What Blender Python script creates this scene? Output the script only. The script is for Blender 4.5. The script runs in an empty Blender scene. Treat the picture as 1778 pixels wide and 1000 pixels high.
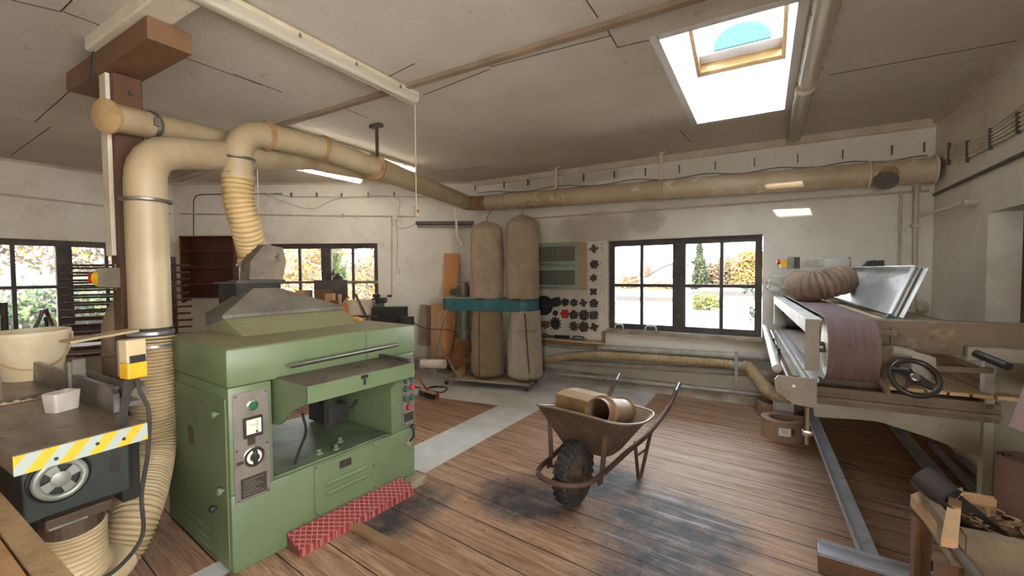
import bpy, bmesh, math, random
from mathutils import Vector, Matrix, noise as mnoise
random.seed(7)
sc = bpy.context.scene
COL = sc.collection
PI = math.pi
def R(d): return math.radians(d)
def V(*a): return Vector(a[0] if len(a) == 1 else a)

# ---------------------------------------------------------------- camera frame (used to survey points of the place)
CF = 744.64; PIT = R(-2.056); ROL = R(-0.412); YAW = R(30.409); CAMZ = 1.5
_cp, _sp = math.cos(PIT), math.sin(PIT)
_fw = V(0, _cp, _sp); _rt = V(1, 0, 0); _up = _rt.cross(_fw)
_cr, _sr = math.cos(ROL), math.sin(ROL)
_r2 = _rt * _cr + _up * _sr; _u2 = _up * _cr - _rt * _sr
_rz = Matrix.Rotation(YAW, 3, 'Z')
CRT, CUP, CFW = _rz @ _r2, _rz @ _u2, _rz @ _fw
CPOS = V(0, 0, CAMZ)
def ray(x, y): return CRT * ((x - 889) / CF) - CUP * ((y - 500) / CF) + CFW
def Pz(x, y, z=0.0):
    d = ray(x, y); return CPOS + d * ((z - CAMZ) / d.z)
def Px(x, y, X):
    d = ray(x, y); return CPOS + d * (X / d.x)
def Py(x, y, Y):
    d = ray(x, y); return CPOS + d * (Y / d.y)
def Pp(x, y, p, n):
    d = ray(x, y); return CPOS + d * ((V(p) - CPOS).dot(V(n)) / d.dot(V(n)))
def Pd(x, y, d): return CPOS + ray(x, y) * d

cam = bpy.data.cameras.new('camera'); co = bpy.data.objects.new('camera', cam); COL.objects.link(co)
cam.sensor_fit = 'HORIZONTAL'; cam.sensor_width = 36.0; cam.lens = 36.0 * CF / 1778
cam.clip_start = 0.02; cam.clip_end = 400
co.matrix_world = Matrix(((CRT.x, CUP.x, -CFW.x, 0), (CRT.y, CUP.y, -CFW.y, 0), (CRT.z, CUP.z, -CFW.z, CAMZ), (0, 0, 0, 1)))
sc.camera = co

# ---------------------------------------------------------------- materials
def srgb(r, g, b):
    def f(c):
        c /= 255.0
        return c / 12.92 if c <= 0.04045 else ((c + 0.055) / 1.055) ** 2.4
    return (f(r), f(g), f(b), 1)
class NT:
    def __init__(s, name):
        s.m = bpy.data.materials.new(name); s.m.use_nodes = True; s.t = s.m.node_tree
        s.t.nodes.clear(); s.out = s.n('ShaderNodeOutputMaterial')
    def n(s, typ, ins=None, **kw):
        nd = s.t.nodes.new(typ)
        for k, v in kw.items(): setattr(nd, k, v)
        for k, v in (ins or {}).items():
            sock = nd.inputs[k]
            if isinstance(v, bpy.types.NodeSocket): s.t.links.new(v, sock)
            else: sock.default_value = v
        return nd
    def l(s, a, b): s.t.links.new(a, b)
    def mix(s, f, a, b, mode='MIX'):
        nd = s.n('ShaderNodeMix', data_type='RGBA', blend_type=mode)
        for i, v in ((0, f), (6, a), (7, b)):
            if isinstance(v, bpy.types.NodeSocket): s.l(v, nd.inputs[i])
            else: nd.inputs[i].default_value = v
        return nd.outputs[2]
    def math(s, op, a, b=0.0, c=0.0, clamp=False):
        nd = s.n('ShaderNodeMath', operation=op, use_clamp=clamp)
        for i, v in enumerate((a, b, c)):
            if isinstance(v, bpy.types.NodeSocket): s.l(v, nd.inputs[i])
            else: nd.inputs[i].default_value = v
        return nd.outputs[0]
    def coord(s, scale=(1, 1, 1), rot=(0, 0, 0), kind='Object', loc=(0, 0, 0)):
        tc = s.n('ShaderNodeTexCoord')
        mp = s.n('ShaderNodeMapping', {'Vector': tc.outputs[kind], 'Scale': scale, 'Rotation': rot, 'Location': loc})
        return mp.outputs[0]
    def noise(s, vec, scale, detail=4, rough=0.55, dist=0.0):
        return s.n('ShaderNodeTexNoise', {'Vector': vec, 'Scale': scale, 'Detail': detail, 'Roughness': rough, 'Distortion': dist}).outputs[0]
    def ramp(s, f, lo, hi): 
        return s.n('ShaderNodeMapRange', {0: f, 1: lo, 2: hi, 3: 0.0, 4: 1.0}).outputs[0]
    def bsdf(s, color, rough=0.6, metal=0.0, bump=None, bstr=0.3, bdist=0.01, **kw):
        ins = {'Base Color': color, 'Roughness': rough, 'Metallic': metal}; ins.update(kw)
        b = s.n('ShaderNodeBsdfPrincipled', ins)
        if bump is not None:
            bp = s.n('ShaderNodeBump', {'Height': bump, 'Strength': bstr, 'Distance': bdist})
            s.l(bp.outputs[0], b.inputs['Normal'])
        s.l(b.outputs[0], s.out.inputs[0]); return b
_mats = {}
def M(name, c1, c2=None, scale=6.0, rough=0.6, metal=0.0, lo=0.35, hi=0.65, c3=None, s3=25.0, lo3=0.6, hi3=0.7, bump=0.0, bscale=60.0, stretch=(1, 1, 1), bdist=0.004, detail=5, **kw):
    """general worn surface: base colour varied by a broad noise, flecked by a fine one"""
    if name in _mats: return _mats[name]
    t = NT(name); vec = t.coord(stretch)
    col = srgb(*c1)
    if c2: col = t.mix(t.ramp(t.noise(vec, scale, detail), lo, hi), srgb(*c1), srgb(*c2))
    if c3: col = t.mix(t.ramp(t.noise(vec, s3, 6, 0.65), lo3, hi3), col, srgb(*c3))
    b = t.noise(vec, bscale, 3) if bump else None
    t.bsdf(col, rough, metal, b, bump, bdist, **kw)
    _mats[name] = t.m; return t.m

# ---------------------------------------------------------------- objects
def obj(name, me, mat=None, parent=None, smooth=False, auto=35):
    if isinstance(me, MB): me = me.mesh(name)
    o = bpy.data.objects.new(name, me); COL.objects.link(o)
    if mat:
        for m in (mat if isinstance(mat, (list, tuple)) else [mat]): me.materials.append(m)
    if parent: o.parent = parent
    if smooth:
        for p in me.polygons: p.use_smooth = True
        try: me.set_sharp_from_angle(angle=R(auto))
        except Exception: pass
    return o
def tag(o, label=None, cat=None, group=None, kind=None):
    if label: o['label'] = label
    if cat: o['category'] = cat
    if group: o['group'] = group
    if kind: o['kind'] = kind
    return o
def thing(name, label, cat, loc=(0, 0, 0), rz=0.0, group=None, rot=None):
    o = bpy.data.objects.new(name, None); COL.objects.link(o); o.empty_display_size = 0.05
    o.location = loc; o.rotation_euler = rot if rot else (0, 0, rz)
    return tag(o, label, cat, group)
def struct(name, mb, mat, parent=None, smooth=False):
    o = obj(name, mb, mat, parent, smooth)
    if not parent: o['kind'] = 'structure'
    return o
def dup(root, loc=None, rot=None, label=None, group=None, scale=None):
    r = root.copy(); COL.objects.link(r)
    if loc is not None: r.location = loc
    if rot is not None: r.rotation_euler = rot
    if scale is not None: r.scale = scale
    if label: r['label'] = label
    if group: r['group'] = group
    for ch in list(root.children):
        c = ch.copy(); COL.objects.link(c); c.parent = r
        for g in list(ch.children):
            d = g.copy(); COL.objects.link(d); d.parent = c
    return r
def catmull(pts, n=8, closed=False):
    pts = [V(p) for p in pts]; out = []
    N = len(pts)
    for i in range(N if closed else N - 1):
        if closed: a, b, c, d = pts[(i - 1) % N], pts[i], pts[(i + 1) % N], pts[(i + 2) % N]
        else:
            b, c = pts[i], pts[i + 1]
            a = pts[i - 1] if i else b + (b - c); d = pts[i + 2] if i + 2 < N else c + (c - b)
        for k in range(n):
            t = k / n; t2 = t * t; t3 = t2 * t
            out.append(0.5 * ((2 * b) + (c - a) * t + (2 * a - 5 * b + 4 * c - d) * t2 + (3 * b - a - 3 * c + d) * t3))
    if not closed: out.append(pts[-1])
    return out
def resample(pts, step):
    out = [pts[0].copy()]; acc = 0.0
    for a, b in zip(pts, pts[1:]):
        L = (b - a).length; pos = step - acc
        while pos <= L:
            out.append(a.lerp(b, pos / L)); pos += step
        acc = (acc + L) % step if L else acc
    return out
class MB:
    def __init__(s): s.bm = bmesh.new(); s.mi = 0
    def _t(s, r):
        for v in r: pass
    def face(s, vs):
        try:
            f = s.bm.faces.new(vs); f.material_index = s.mi; return f
        except ValueError: return None
    def poly(s, pts):
        return s.face([s.bm.verts.new(V(p)) for p in pts])
    def box(s, a, b, bev=0.0, mat=None):
        """axis-aligned box between corners a and b, then optional matrix"""
        x0, x1 = sorted((a[0], b[0])); y0, y1 = sorted((a[1], b[1])); z0, z1 = sorted((a[2], b[2]))
        P = [(x0, y0, z0), (x1, y0, z0), (x1, y1, z0), (x0, y1, z0), (x0, y0, z1), (x1, y0, z1), (x1, y1, z1), (x0, y1, z1)]
        vs = [s.bm.verts.new(mat @ V(p) if mat else V(p)) for p in P]
        fs = [s.face([vs[i] for i in f]) for f in ((0, 3, 2, 1), (4, 5, 6, 7), (0, 1, 5, 4), (1, 2, 6, 5), (2, 3, 7, 6), (3, 0, 4, 7))]
        if bev > 0:
            es = {e for f in fs for e in f.edges}
            bmesh.ops.bevel(s.bm, geom=list(es), offset=bev, segments=2, affect='EDGES', clamp_overlap=True, profile=0.5)
        return s
    def bar(s, p0, p1, w, h, up=(0, 0, 1), bev=0.0):
        """rectangular bar from p0 to p1; w across, h along up"""
        p0, p1 = V(p0), V(p1); d = p1 - p0; L = d.length; d.normalize()
        x = d.cross(V(up)); x = x.normalized() if x.length > 1e-5 else d.orthogonal().normalized()
        z = x.cross(d)
        m = Matrix(((x.x, d.x, z.x, p0.x), (x.y, d.y, z.y, p0.y), (x.z, d.z, z.z, p0.z), (0, 0, 0, 1)))
        return s.box((-w / 2, 0, -h / 2), (w / 2, L, h / 2), bev, m)
    def ring(s, c, t, r, n, up=None, sq=None):
        t = t.normalized(); x = (up - t * up.dot(t)).normalized(); y = t.cross(x)
        return [s.bm.verts.new(c + x * (math.cos(2 * PI * k / n) * r) + y * (math.sin(2 * PI * k / n) * r)) for k in range(n)]
    def skin(s, rings, cap=True, closed=False):
        n = len(rings[0])
        for a, b in (list(zip(rings, rings[1:])) + ([(rings[-1], rings[0])] if closed else [])):
            for k in range(n): s.face((a[k], a[(k + 1) % n], b[(k + 1) % n], b[k]))
        if cap and not closed:
            s.face(rings[0][::-1]); s.face(rings[-1])
        return s
    def tube(s, pts, r, n=12, cap=True, closed=False):
        pts = [V(p) for p in pts]; N = len(pts); rings = []
        up = None
        for i, p in enumerate(pts):
            if closed: t = pts[(i + 1) % N] - pts[i - 1]
            else: t = pts[min(i + 1, N - 1)] - pts[max(i - 1, 0)]
            if t.length < 1e-9: t = V(0, 0, 1)
            t.normalize()
            if up is None: up = t.orthogonal().normalized()
            up = up - t * up.dot(t)
            if up.length < 1e-6: up = t.orthogonal()
            up.normalize()
            rings.append(s.ring(p, t, r(i / max(1, N - 1)) if callable(r) else (r[i] if isinstance(r, (list, tuple)) else r), n, up))
        return s.skin(rings, cap, closed)
    def cyl(s, p0, p1, r0, r1=None, n=24, cap=True):
        return s.tube([p0, p1], [r0, r0 if r1 is None else r1], n, cap)
    def hose(s, pts, r, pitch=0.02, amp=0.006, n=20, cap=False):
        P = resample(catmull(pts, 24), pitch / 6)
        w = (0, 0.62, 0.92, 1.0, 0.92, 0.62)
        return s.tube(P, [r + amp * w[i % 6] for i in range(len(P))], n, cap)
    def lathe(s, prof, o=(0, 0, 0), axis=(0, 0, 1), n=28, cap=True):
        o = V(o); ax = V(axis).normalized(); up = ax.orthogonal().normalized()
        if abs(ax.z) > 0.99: up = V(1, 0, 0)
        rings = [s.ring(o + ax * z, ax, max(r, 1e-4), n, up) for r, z in prof]
        return s.skin(rings, cap)
    def prism(s, poly, vec):
        """extrude a polygon (3-D points) along vec"""
        vec = V(vec); a = [s.bm.verts.new(V(p)) for p in poly]; b = [s.bm.verts.new(V(p) + vec) for p in poly]
        n = len(a); s.face(a[::-1]); s.face(b)
        for k in range(n): s.face((a[k], a[(k + 1) % n], b[(k + 1) % n], b[k]))
        return s
    def loft(s, polys, cap=True):
        rings = [[s.bm.verts.new(V(p)) for p in q] for q in polys]
        return s.skin(rings, cap)
    def sphere(s, c, r, sub=2, sc=(1, 1, 1)):
        m = Matrix.Translation(V(c)) @ Matrix.Diagonal((r * sc[0], r * sc[1], r * sc[2], 1))
        before = set(s.bm.faces)
        bmesh.ops.create_icosphere(s.bm, subdivisions=sub, radius=1.0, matrix=m)
        for f in s.bm.faces:
            if f not in before: f.material_index = s.mi
        return s
    def bevel(s, w, seg=2, ang=30):
        es = [e for e in s.bm.edges if len(e.link_faces) == 2 and e.calc_face_angle(0) > R(ang)]
        bmesh.ops.bevel(s.bm, geom=es, offset=w, segments=seg, affect='EDGES', clamp_overlap=True, profile=0.5); return s
    def mesh(s, name):
        bmesh.ops.recalc_face_normals(s.bm, faces=s.bm.faces[:])
        me = bpy.data.meshes.new(name); s.bm.to_mesh(me); s.bm.free(); return me
def elbow(p, d0, d1, rad, n=6):
    """points of a rounded corner at p, coming in along d0 and leaving along d1"""
    p = V(p); d0 = V(d0).normalized(); d1 = V(d1).normalized()
    a, b = p - d0 * rad, p + d1 * rad
    return [a * (1 - t) ** 2 + p * (2 * t * (1 - t)) + b * t * t for t in [k / n for k in range(n + 1)]]
# ================================================================ materials of the room
def plaster(name, base, dirt, warm):
    t = NT(name); vec = t.coord()
    n1 = t.noise(vec, 0.9, 6, 0.6, 0.4); n2 = t.noise(vec, 4.0, 8, 0.7); n3 = t.noise(vec, 45, 4)
    c = t.mix(t.ramp(n1, 0.42, 0.7), srgb(*base), srgb(*warm))
    c = t.mix(t.math('MULTIPLY', t.ramp(n2, 0.55, 0.75), 0.55), c, srgb(*dirt))
    c = t.mix(t.math('MULTIPLY', t.ramp(t.noise(vec, 14, 8, 0.75), 0.66, 0.72), 0.5), c, srgb(150, 140, 126))
    h = t.math('ADD', t.math('MULTIPLY', n2, 0.6), t.math('MULTIPLY', n3, 0.4))
    t.bsdf(c, 0.9, 0, h, 0.35, 0.02); return t.m
M_WALL = plaster('wall_plaster', (224, 219, 208), (178, 168, 152), (208, 199, 182))
def stained_wall():
    # the back wall: plaster with old patches of bare filler round the pipe and under the window
    t = NT('wall_plaster_patched'); vec = t.coord()
    n1 = t.noise(vec, 0.9, 6, 0.6, 0.4); n2 = t.noise(vec, 4.0, 8, 0.7); n3 = t.noise(vec, 45, 4)
    c = t.mix(t.ramp(n1, 0.42, 0.7), srgb(222, 218, 208), srgb(206, 199, 184))
    c = t.mix(t.math('MULTIPLY', t.ramp(n2, 0.55, 0.75), 0.5), c, srgb(176, 168, 154))
    sp = t.n('ShaderNodeSeparateXYZ', {0: t.coord()})
    def blob(x, z, rx, rz):
        dx = t.math('DIVIDE', t.math('SUBTRACT', sp.outputs[0], x), rx); dz = t.math('DIVIDE', t.math('SUBTRACT', sp.outputs[2], z), rz)
        d = t.math('ADD', t.math('MULTIPLY', dx, dx), t.math('MULTIPLY', dz, dz))
        return t.ramp(t.math('ADD', d, t.math('MULTIPLY', t.math('SUBTRACT', n2, 0.5), 2.4)), 1.5, 0.6)
    p = t.math('MAXIMUM', blob(-1.95, 2.08, 0.5, 0.2), blob(-2.4, 2.78, 0.9, 0.12))
    p = t.math('MAXIMUM', p, blob(-1.3, 2.14, 0.22, 0.16))
    c = t.mix(t.math('MULTIPLY', p, 0.62), c, srgb(160, 152, 142))
    low = t.ramp(t.math('ADD', sp.outputs[2], t.math('MULTIPLY', t.math('SUBTRACT', n2, 0.5), 0.5)), 0.35, 0.05)
    c = t.mix(t.math('MULTIPLY', low, 0.6), c, srgb(146, 132, 114))
    t.bsdf(c, 0.9, 0, t.math('ADD', t.math('MULTIPLY', n2, 0.6), t.math('MULTIPLY', n3, 0.4)), 0.35, 0.02); return t.m
M_WALLB = stained_wall()
def ceiling_mat():
    t = NT('ceiling_board'); vec = t.coord()
    n1 = t.noise(vec, 0.7, 5, 0.6); n2 = t.noise(vec, 55, 6, 0.7); n3 = t.noise(vec, 7, 6, 0.7)
    c = t.mix(t.ramp(n1, 0.4, 0.65), srgb(230, 221, 207), srgb(216, 205, 188))
    c = t.mix(t.math('MULTIPLY', t.ramp(n3, 0.62, 0.74), 0.5), c, srgb(150, 132, 108))
    c = t.mix(t.math('MULTIPLY', t.ramp(t.noise(vec, 22, 7, 0.8), 0.7, 0.74), 0.6), c, srgb(96, 80, 64))
    t.bsdf(c, 0.95, 0, n2, 0.9, 0.03); return t.m
M_CEIL = ceiling_mat()
def floor_mat():
    t = NT('floor_boards_worn')
    vec = t.coord((1, 1, 1), (0, 0, R(6.2)))
    sp = t.n('ShaderNodeSeparateXYZ', {0: vec}); u, v = sp.outputs[0], sp.outputs[1]
    k = t.math('DIVIDE', t.math('SUBTRACT', v, 1.698), 0.2174)
    idx = t.math('FLOOR', k); fr = t.math('SUBTRACT', k, idx)
    edge = t.math('MINIMUM', fr, t.math('SUBTRACT', 1.0, fr))
    seam = t.ramp(t.math('ADD', edge, t.math('MULTIPLY', t.math('SUBTRACT', t.noise(vec, 9, 3), 0.5), 0.012)), 0.021, 0.010)
    wn = t.n('ShaderNodeTexWhiteNoise', {'W': idx}, noise_dimensions='1D')
    rnd = wn.outputs[0]
    gv = t.n('ShaderNodeCombineXYZ', {0: t.math('ADD', u, t.math('MULTIPLY', rnd, 40)), 1: t.math('MULTIPLY', v, 1.0), 2: rnd}).outputs[0]
    gs = t.n('ShaderNodeMapping', {'Vector': gv, 'Scale': (1.2, 16, 1)}).outputs[0]
    grain = t.noise(gs, 1.3, 9, 0.72, 1.2)
    gs2 = t.n('ShaderNodeMapping', {'Vector': gv, 'Scale': (7, 120, 1)}).outputs[0]
    fine = t.noise(gs2, 1.0, 5, 0.7)
    c = t.mix(t.ramp(grain, 0.38, 0.62), srgb(128, 90, 65), srgb(186, 149, 118))
    c = t.mix(t.math('MULTIPLY', t.ramp(fine, 0.5, 0.7), 0.65), c, srgb(88, 54, 36))
    c = t.mix(t.math('MULTIPLY', rnd, 0.38), c, srgb(148, 118, 96))
    c = t.mix(t.math('MULTIPLY', t.ramp(t.noise(gs, 0.6, 7, 0.75), 0.6, 0.7), 0.55), c, srgb(206, 172, 128))
    wv = t.coord()
    # oil stains with their own places, then a painted blue-grey sheen
    spw = t.n('ShaderNodeSeparateXYZ', {0: wv}); n2 = t.noise(wv, 3.2, 9, 0.72, 0.3)
    n5 = t.noise(vec, 7, 8, 0.75, 0.2)
    def blob(x, y, rx, ry, amp=2.2):
        dx = t.math('DIVIDE', t.math('SUBTRACT', spw.outputs[0], x), rx); dy = t.math('DIVIDE', t.math('SUBTRACT', spw.outputs[1], y), ry)
        d = t.math('ADD', t.math('MULTIPLY', dx, dx), t.math('MULTIPLY', dy, dy))
        return t.ramp(t.math('ADD', d, t.math('MULTIPLY', t.math('SUBTRACT', n2, 0.5), amp)), 1.35, 0.25)
    ST = t.math('MAXIMUM', blob(-0.45, 2.55, 0.42, 0.55), blob(-1.98, 1.95, 0.26, 0.4))
    ST = t.math('MAXIMUM', ST, blob(-1.35, 2.45, 0.35, 0.3))
    ST = t.math('MAXIMUM', ST, blob(-0.3, 2.0, 0.5, 0.5))
    ST = t.math('MAXIMUM', ST, blob(-0.95, 2.95, 0.3, 0.3))
    c = t.mix(t.math('MULTIPLY', ST, t.ramp(n5, 0.05, 0.55)), c, srgb(62, 56, 57))
    painted_sheen = t.math('MULTIPLY', blob(-0.55, 3.0, 0.55, 0.9), t.ramp(t.noise(gs, 1.1, 8, 0.75), 0.52, 0.66))  # streaks of window reflection painted into the board colour
    c = t.mix(t.math('MULTIPLY', painted_sheen, 0.5), c, srgb(190, 184, 190))
    dots = t.ramp(t.noise(vec, 24, 2, 0.5), 0.735, 0.75)
    c = t.mix(t.math('MULTIPLY', dots, 0.75), c, srgb(58, 40, 30))
    chips = t.ramp(t.noise(t.coord((1, 1, 1), (0, 0, 1.0), loc=(3, 7, 1)), 30, 2, 0.5), 0.775, 0.782)
    c = t.mix(t.math('MULTIPLY', chips, 0.8), c, srgb(232, 222, 204))
    c = t.mix(seam, c, srgb(34, 22, 15))
    h = t.math('SUBTRACT', t.math('ADD', t.math('MULTIPLY', grain, 0.25), t.math('MULTIPLY', fine, 0.15)), t.math('MULTIPLY', seam, 1.0))
    rg = t.math('ADD', 0.5, t.math('MULTIPLY', n5, 0.3))
    t.bsdf(c, rg, 0, h, 0.5, 0.006, **{'Specular IOR Level': .32}); return t.m
M_FLOOR = floor_mat()
M_CONC = M('concrete_screed', (206, 203, 197), (184, 180, 172), 3.0, 0.75, c3=(132, 124, 112), s3=9, lo3=0.6, hi3=0.78, bump=0.2, bscale=70)
M_WFRAME = M('dark_window_wood', (58, 50, 46), (80, 72, 68), 5, 0.6, c3=(112, 104, 98), s3=18, lo3=0.64, hi3=0.74, bump=0.2)
M_WHITEP = M('white_paint_old', (218, 210, 192), (200, 188, 164), 4, 0.5, c3=(150, 124, 92), s3=14, lo3=0.64, hi3=0.74)
def glass_mat(name, tint=(1, 1, 1, 1), gloss=0.05, rough=0.02):
    t = NT(name)
    tr = t.n('ShaderNodeBsdfTransparent', {'Color': tint}); gl = t.n('ShaderNodeBsdfGlossy', {'Roughness': rough})
    lw = t.n('ShaderNodeFresnel', {'IOR': 1.45})
    fac = t.math('MULTIPLY', lw.outputs[0], 1.0 if gloss else 0.0, clamp=True)
    mx = t.n('ShaderNodeMixShader', {0: fac}); t.l(tr.outputs[0], mx.inputs[1]); t.l(gl.outputs[0], mx.inputs[2])
    t.l(mx.outputs[0], t.out.inputs[0]); return t.m
M_GLASS = glass_mat('window_glass')

# ================================================================ room shell
CZ = 2.9; WB = 5.5; XR = 1.37; XL = -7.8; YF = -2.6
DIA = R(31.6); DX = V(math.cos(DIA), math.sin(DIA), 0); DN = V(-math.sin(DIA), math.cos(DIA), 0); DP = V(-5.26, 4.63, 0)
def Pm(x, y, off=0.0):
    """point on the slanted wall"""
    return Pp(x, y, DP - DN * off, DN)
C1 = DP + DX * ((WB - DP.y) / DX.y)          # slanted wall meets the back wall
C0 = DP + DX * ((XL - DP.x) / DX.x)          # slanted wall meets the left wall
def wall(name, A, ex, L, nout, thick, ops, mat, zt=CZ + 0.12):
    """wall along ex from A, thickness towards nout, rectangular openings (s0,s1,z0,z1)"""
    A = V(A); ex = V(ex); nout = V(nout)
    m = Matrix(((ex.x, nout.x, 0, A.x), (ex.y, nout.y, 0, A.y), (0, 0, 1, 0), (0, 0, 0, 1)))
    mb = MB(); xs = sorted({0.0, L} | {o[0] for o in ops} | {o[1] for o in ops})
    for a, b in zip(xs, xs[1:]):
        cut = [o for o in ops if o[0] <= a + 1e-6 and o[1] >= b - 1e-6]
        z = -0.1
        for o in sorted(cut, key=lambda o: o[2]):
            mb.box((a, 0, z), (b, thick, o[2]), 0, m); z = o[3]
        mb.box((a, 0, z), (b, thick, zt), 0, m)
    bmesh.ops.remove_doubles(mb.bm, verts=mb.bm.verts[:], dist=1e-5)
    return struct(name, mb, mat)
W3 = (-1.765, -0.010, 0.752, 1.905)
wall('wall_back', (C1.x - 0.05, WB, 0), (1, 0, 0), XR - C1.x + 0.35, (0, 1, 0), 0.3, [(W3[0] - C1.x + 0.05, W3[1] - C1.x + 0.05, W3[2], W3[3])], M_WALLB)
LD = (C1 - C0).length; S0 = (DP - C0).length
W2 = (S0 - 1.55, S0 + 0.115, 0.76, 1.97)
wall('wall_diagonal', (C0.x, C0.y, 0), DX, LD, DN, 0.3, [W2], M_WALL)
W1 = (C0.y - 2.74, C0.y - 0.98, 0.74, 1.955)
wall('wall_left', (XL, C0.y, 0), (0, -1, 0), C0.y - YF, (-1, 0, 0), 0.3, [W1], M_WALL)
W4 = (WB - 4.353, WB - 2.62, -0.1, 1.9); W5_ADDED = (WB - 1.2, WB + 1.7, 0.7, 2.3)  # door opening, then the opening of the added unseen window
wall('wall_right', (XR, WB, 0), (0, -1, 0), WB - YF + 0.3, (1, 0, 0), 0.3, [W4, W5_ADDED], M_WALL)
wall('wall_front', (XL - 0.3, YF, 0), (1, 0, 0), XR - XL + 0.6, (0, -1, 0), 0.3, [(.0 - XL + .3, 1.25 - XL + .3, 0.8, 2.4)], M_WALL)  # opening for an unseen window added to light the room
# floor: screed with two fields of boards let in
mb = MB(); mb.box((XL - 0.3, YF - 0.3, -0.2), (XR + 0.3, WB + 0.3, -0.004)); struct('floor_concrete', mb, M_CONC)
def slabpoly(mb, pts, z0=-0.03, z1=0.0): mb.prism([(p[0], p[1], z0) for p in pts], (0, 0, z1 - z0))
mb = MB()
a = Pz(739, 821); b = Pz(901, 730); c = Pz(950, 704); d = Pz(968, 697)
slabpoly(mb, [(-2.27, 2.40), (-2.30, 1.2), (-2.5, YF), (XR, YF), (XR, WB), (-1.12, WB), (-1.12, 4.66), (-1.95, 4.56), (d.x, d.y), (c.x, c.y), (b.x, b.y), (a.x, a.y)])
struct('floor', mb, M_FLOOR)
mb = MB(); e0 = Pz(726, 686); e1 = Pz(864, 703.5)
dv = (e0 - e1).normalized()
e2 = e1 + dv * 1.9
slabpoly(mb, [(-2.62, 2.4), (e1.x, e1.y), (e2.x, e2.y), (e2.x - 2.9, e2.y - 1.6), (-7.75, YF), (-2.5, YF), (-2.45, 1.2), (-2.29, 2.36)])
struct('floor_left', mb, M_FLOOR)
# ceiling with the skylight hole
SKX0, SKX1, SKY0, SKY1 = -0.567, 0.145, 2.725, 4.46
mb = MB()
X0, X1, Y0, Y1 = XL - 0.3, XR + 0.3, YF - 0.3, WB + 0.3
for (x0, y0, x1, y1) in ((X0, Y0, SKX0, Y1), (SKX1, Y0, X1, Y1), (SKX0, Y0, SKX1, SKY0), (SKX0, SKY1, SKX1, Y1)):
    mb.box((x0, y0, CZ), (x1, y1, CZ + 0.1))
struct('ceiling', mb, M_CEIL)
# skylight shaft: its roof window slopes down towards the back wall
M_SHAFT = M('skylight_shaft_paint', (206, 205, 206), (192, 188, 184), 3, 0.55, c3=(206, 182, 150), s3=5, lo3=0.62, hi3=0.8)
def skz(y): return 3.335 + (SKY1 - y) * 0.28
mb = MB(); th = 0.05; zb = CZ - 0.003; sg = .006
def shaft_side(x, dx):
    mb.prism([(x, SKY0 - th, zb), (x, SKY1 + th, zb), (x, SKY1 + th, skz(SKY1 + th)), (x, SKY0 - th, skz(SKY0 - th))], (dx, 0, 0))
shaft_side(SKX0 + sg, -th); shaft_side(SKX1 - sg, th)
mb.box((SKX0, SKY0 - th, zb), (SKX1, SKY0 + sg, skz(SKY0))); mb.box((SKX0, SKY1 - sg, zb), (SKX1, SKY1 + th, skz(SKY1)))
struct('window_skylight_shaft', mb, M_SHAFT)
# ================================================================ windows
def window(num, A, ex, nout, s0, s1, z0, z1, rev, bars, post, label=None, fr=0.075):
    """two-leaf timber casement window; rev = how far the frame sits behind the wall face,
    bars = (left leaf mullion, right leaf mullion, transom z), post = (s, s) of the meeting stiles"""
    A = V(A); ex = V(ex); nout = V(nout)
    m = Matrix(((ex.x, nout.x, 0, A.x), (ex.y, nout.y, 0, A.y), (0, 0, 1, 0), (0, 0, 0, 1)))
    mb = MB(); g = 0.004; d0, d1 = rev, rev + 0.07
    B = lambda a, b, bev=0.004: mb.box(a, b, bev, m)
    B((s0 + g, d0, z0 + g), (s0 + fr, d1, z1 - g)); B((s1 - fr, d0, z0 + g), (s1 - g, d1, z1 - g))
    B((s0 + fr, d0, z1 - fr), (s1 - fr, d1, z1 - g)); B((s0 + fr, d0, z0 + g), (s1 - fr, d1, z0 + fr))
    B((post[0], d0 - 0.012, z0 + fr * 0.7), (post[1], d1, z1 - fr * 0.7))
    ml, mr, tz = bars; w = 0.02
    B((ml - w, d0 + 0.015, z0 + fr), (ml + w, d1 - 0.01, z1 - fr)); B((mr - w, d0 + 0.015, z0 + fr), (mr + w, d1 - 0.01, z1 - fr))
    B((s0 + fr, d0 + 0.012, tz - w), (post[0], d1 - 0.012, tz + w)); B((post[1], d0 + 0.012, tz - w), (s1 - fr, d1 - 0.012, tz + w))
    w_ = struct('window_%d' % num, mb, M_WFRAME)
    p = MB()
    for a, b in ((s0 + fr, ml - w), (ml + w, post[0]), (post[1], mr - w), (mr + w, s1 - fr)):
        for c, d in ((z0 + fr, tz - w), (tz + w, z1 - fr)):
            pp = MB(); pp.box((a - .004, d0 + 0.035, c - .004), (b + .004, d0 + 0.039, d + .004), 0, m)
            obj('pane', pp, M_GLASS, w_)
    for zz in (z0 + 0.2, (z0 + z1) / 2 + .18):
        h = MB(); c = (post[0] + post[1]) / 2
        h.box((c - 0.012, d0 - 0.035, zz - 0.03), (c + 0.012, d0 - 0.012, zz + 0.03), 0.003, m)
        h.box((c - 0.05, d0 - 0.05, zz - 0.008), (c + 0.015, d0 - 0.035, zz + 0.008), 0.003, m)
        obj('window_catch', h, M_STEELD, w_)
    return w_
M_STEELD = M('dark_tool_steel', (78, 74, 70), (104, 98, 92), 12, 0.45, 0.7, c3=(98, 74, 54), s3=20, lo3=0.66, hi3=0.76)
A3 = (0, WB, 0)
w3 = window(3, A3, (1, 0, 0), (0, 1, 0), W3[0], W3[1], W3[2], W3[3], 0.05, (-1.345, -0.425, 1.325), (-0.965, -0.815))
sill = MB(); sill.box((W3[0] - 0.02, WB - 0.05, W3[2] - 0.045), (W3[1] + 0.02, WB + 0.05, W3[2] - 0.002), 0.006)
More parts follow.
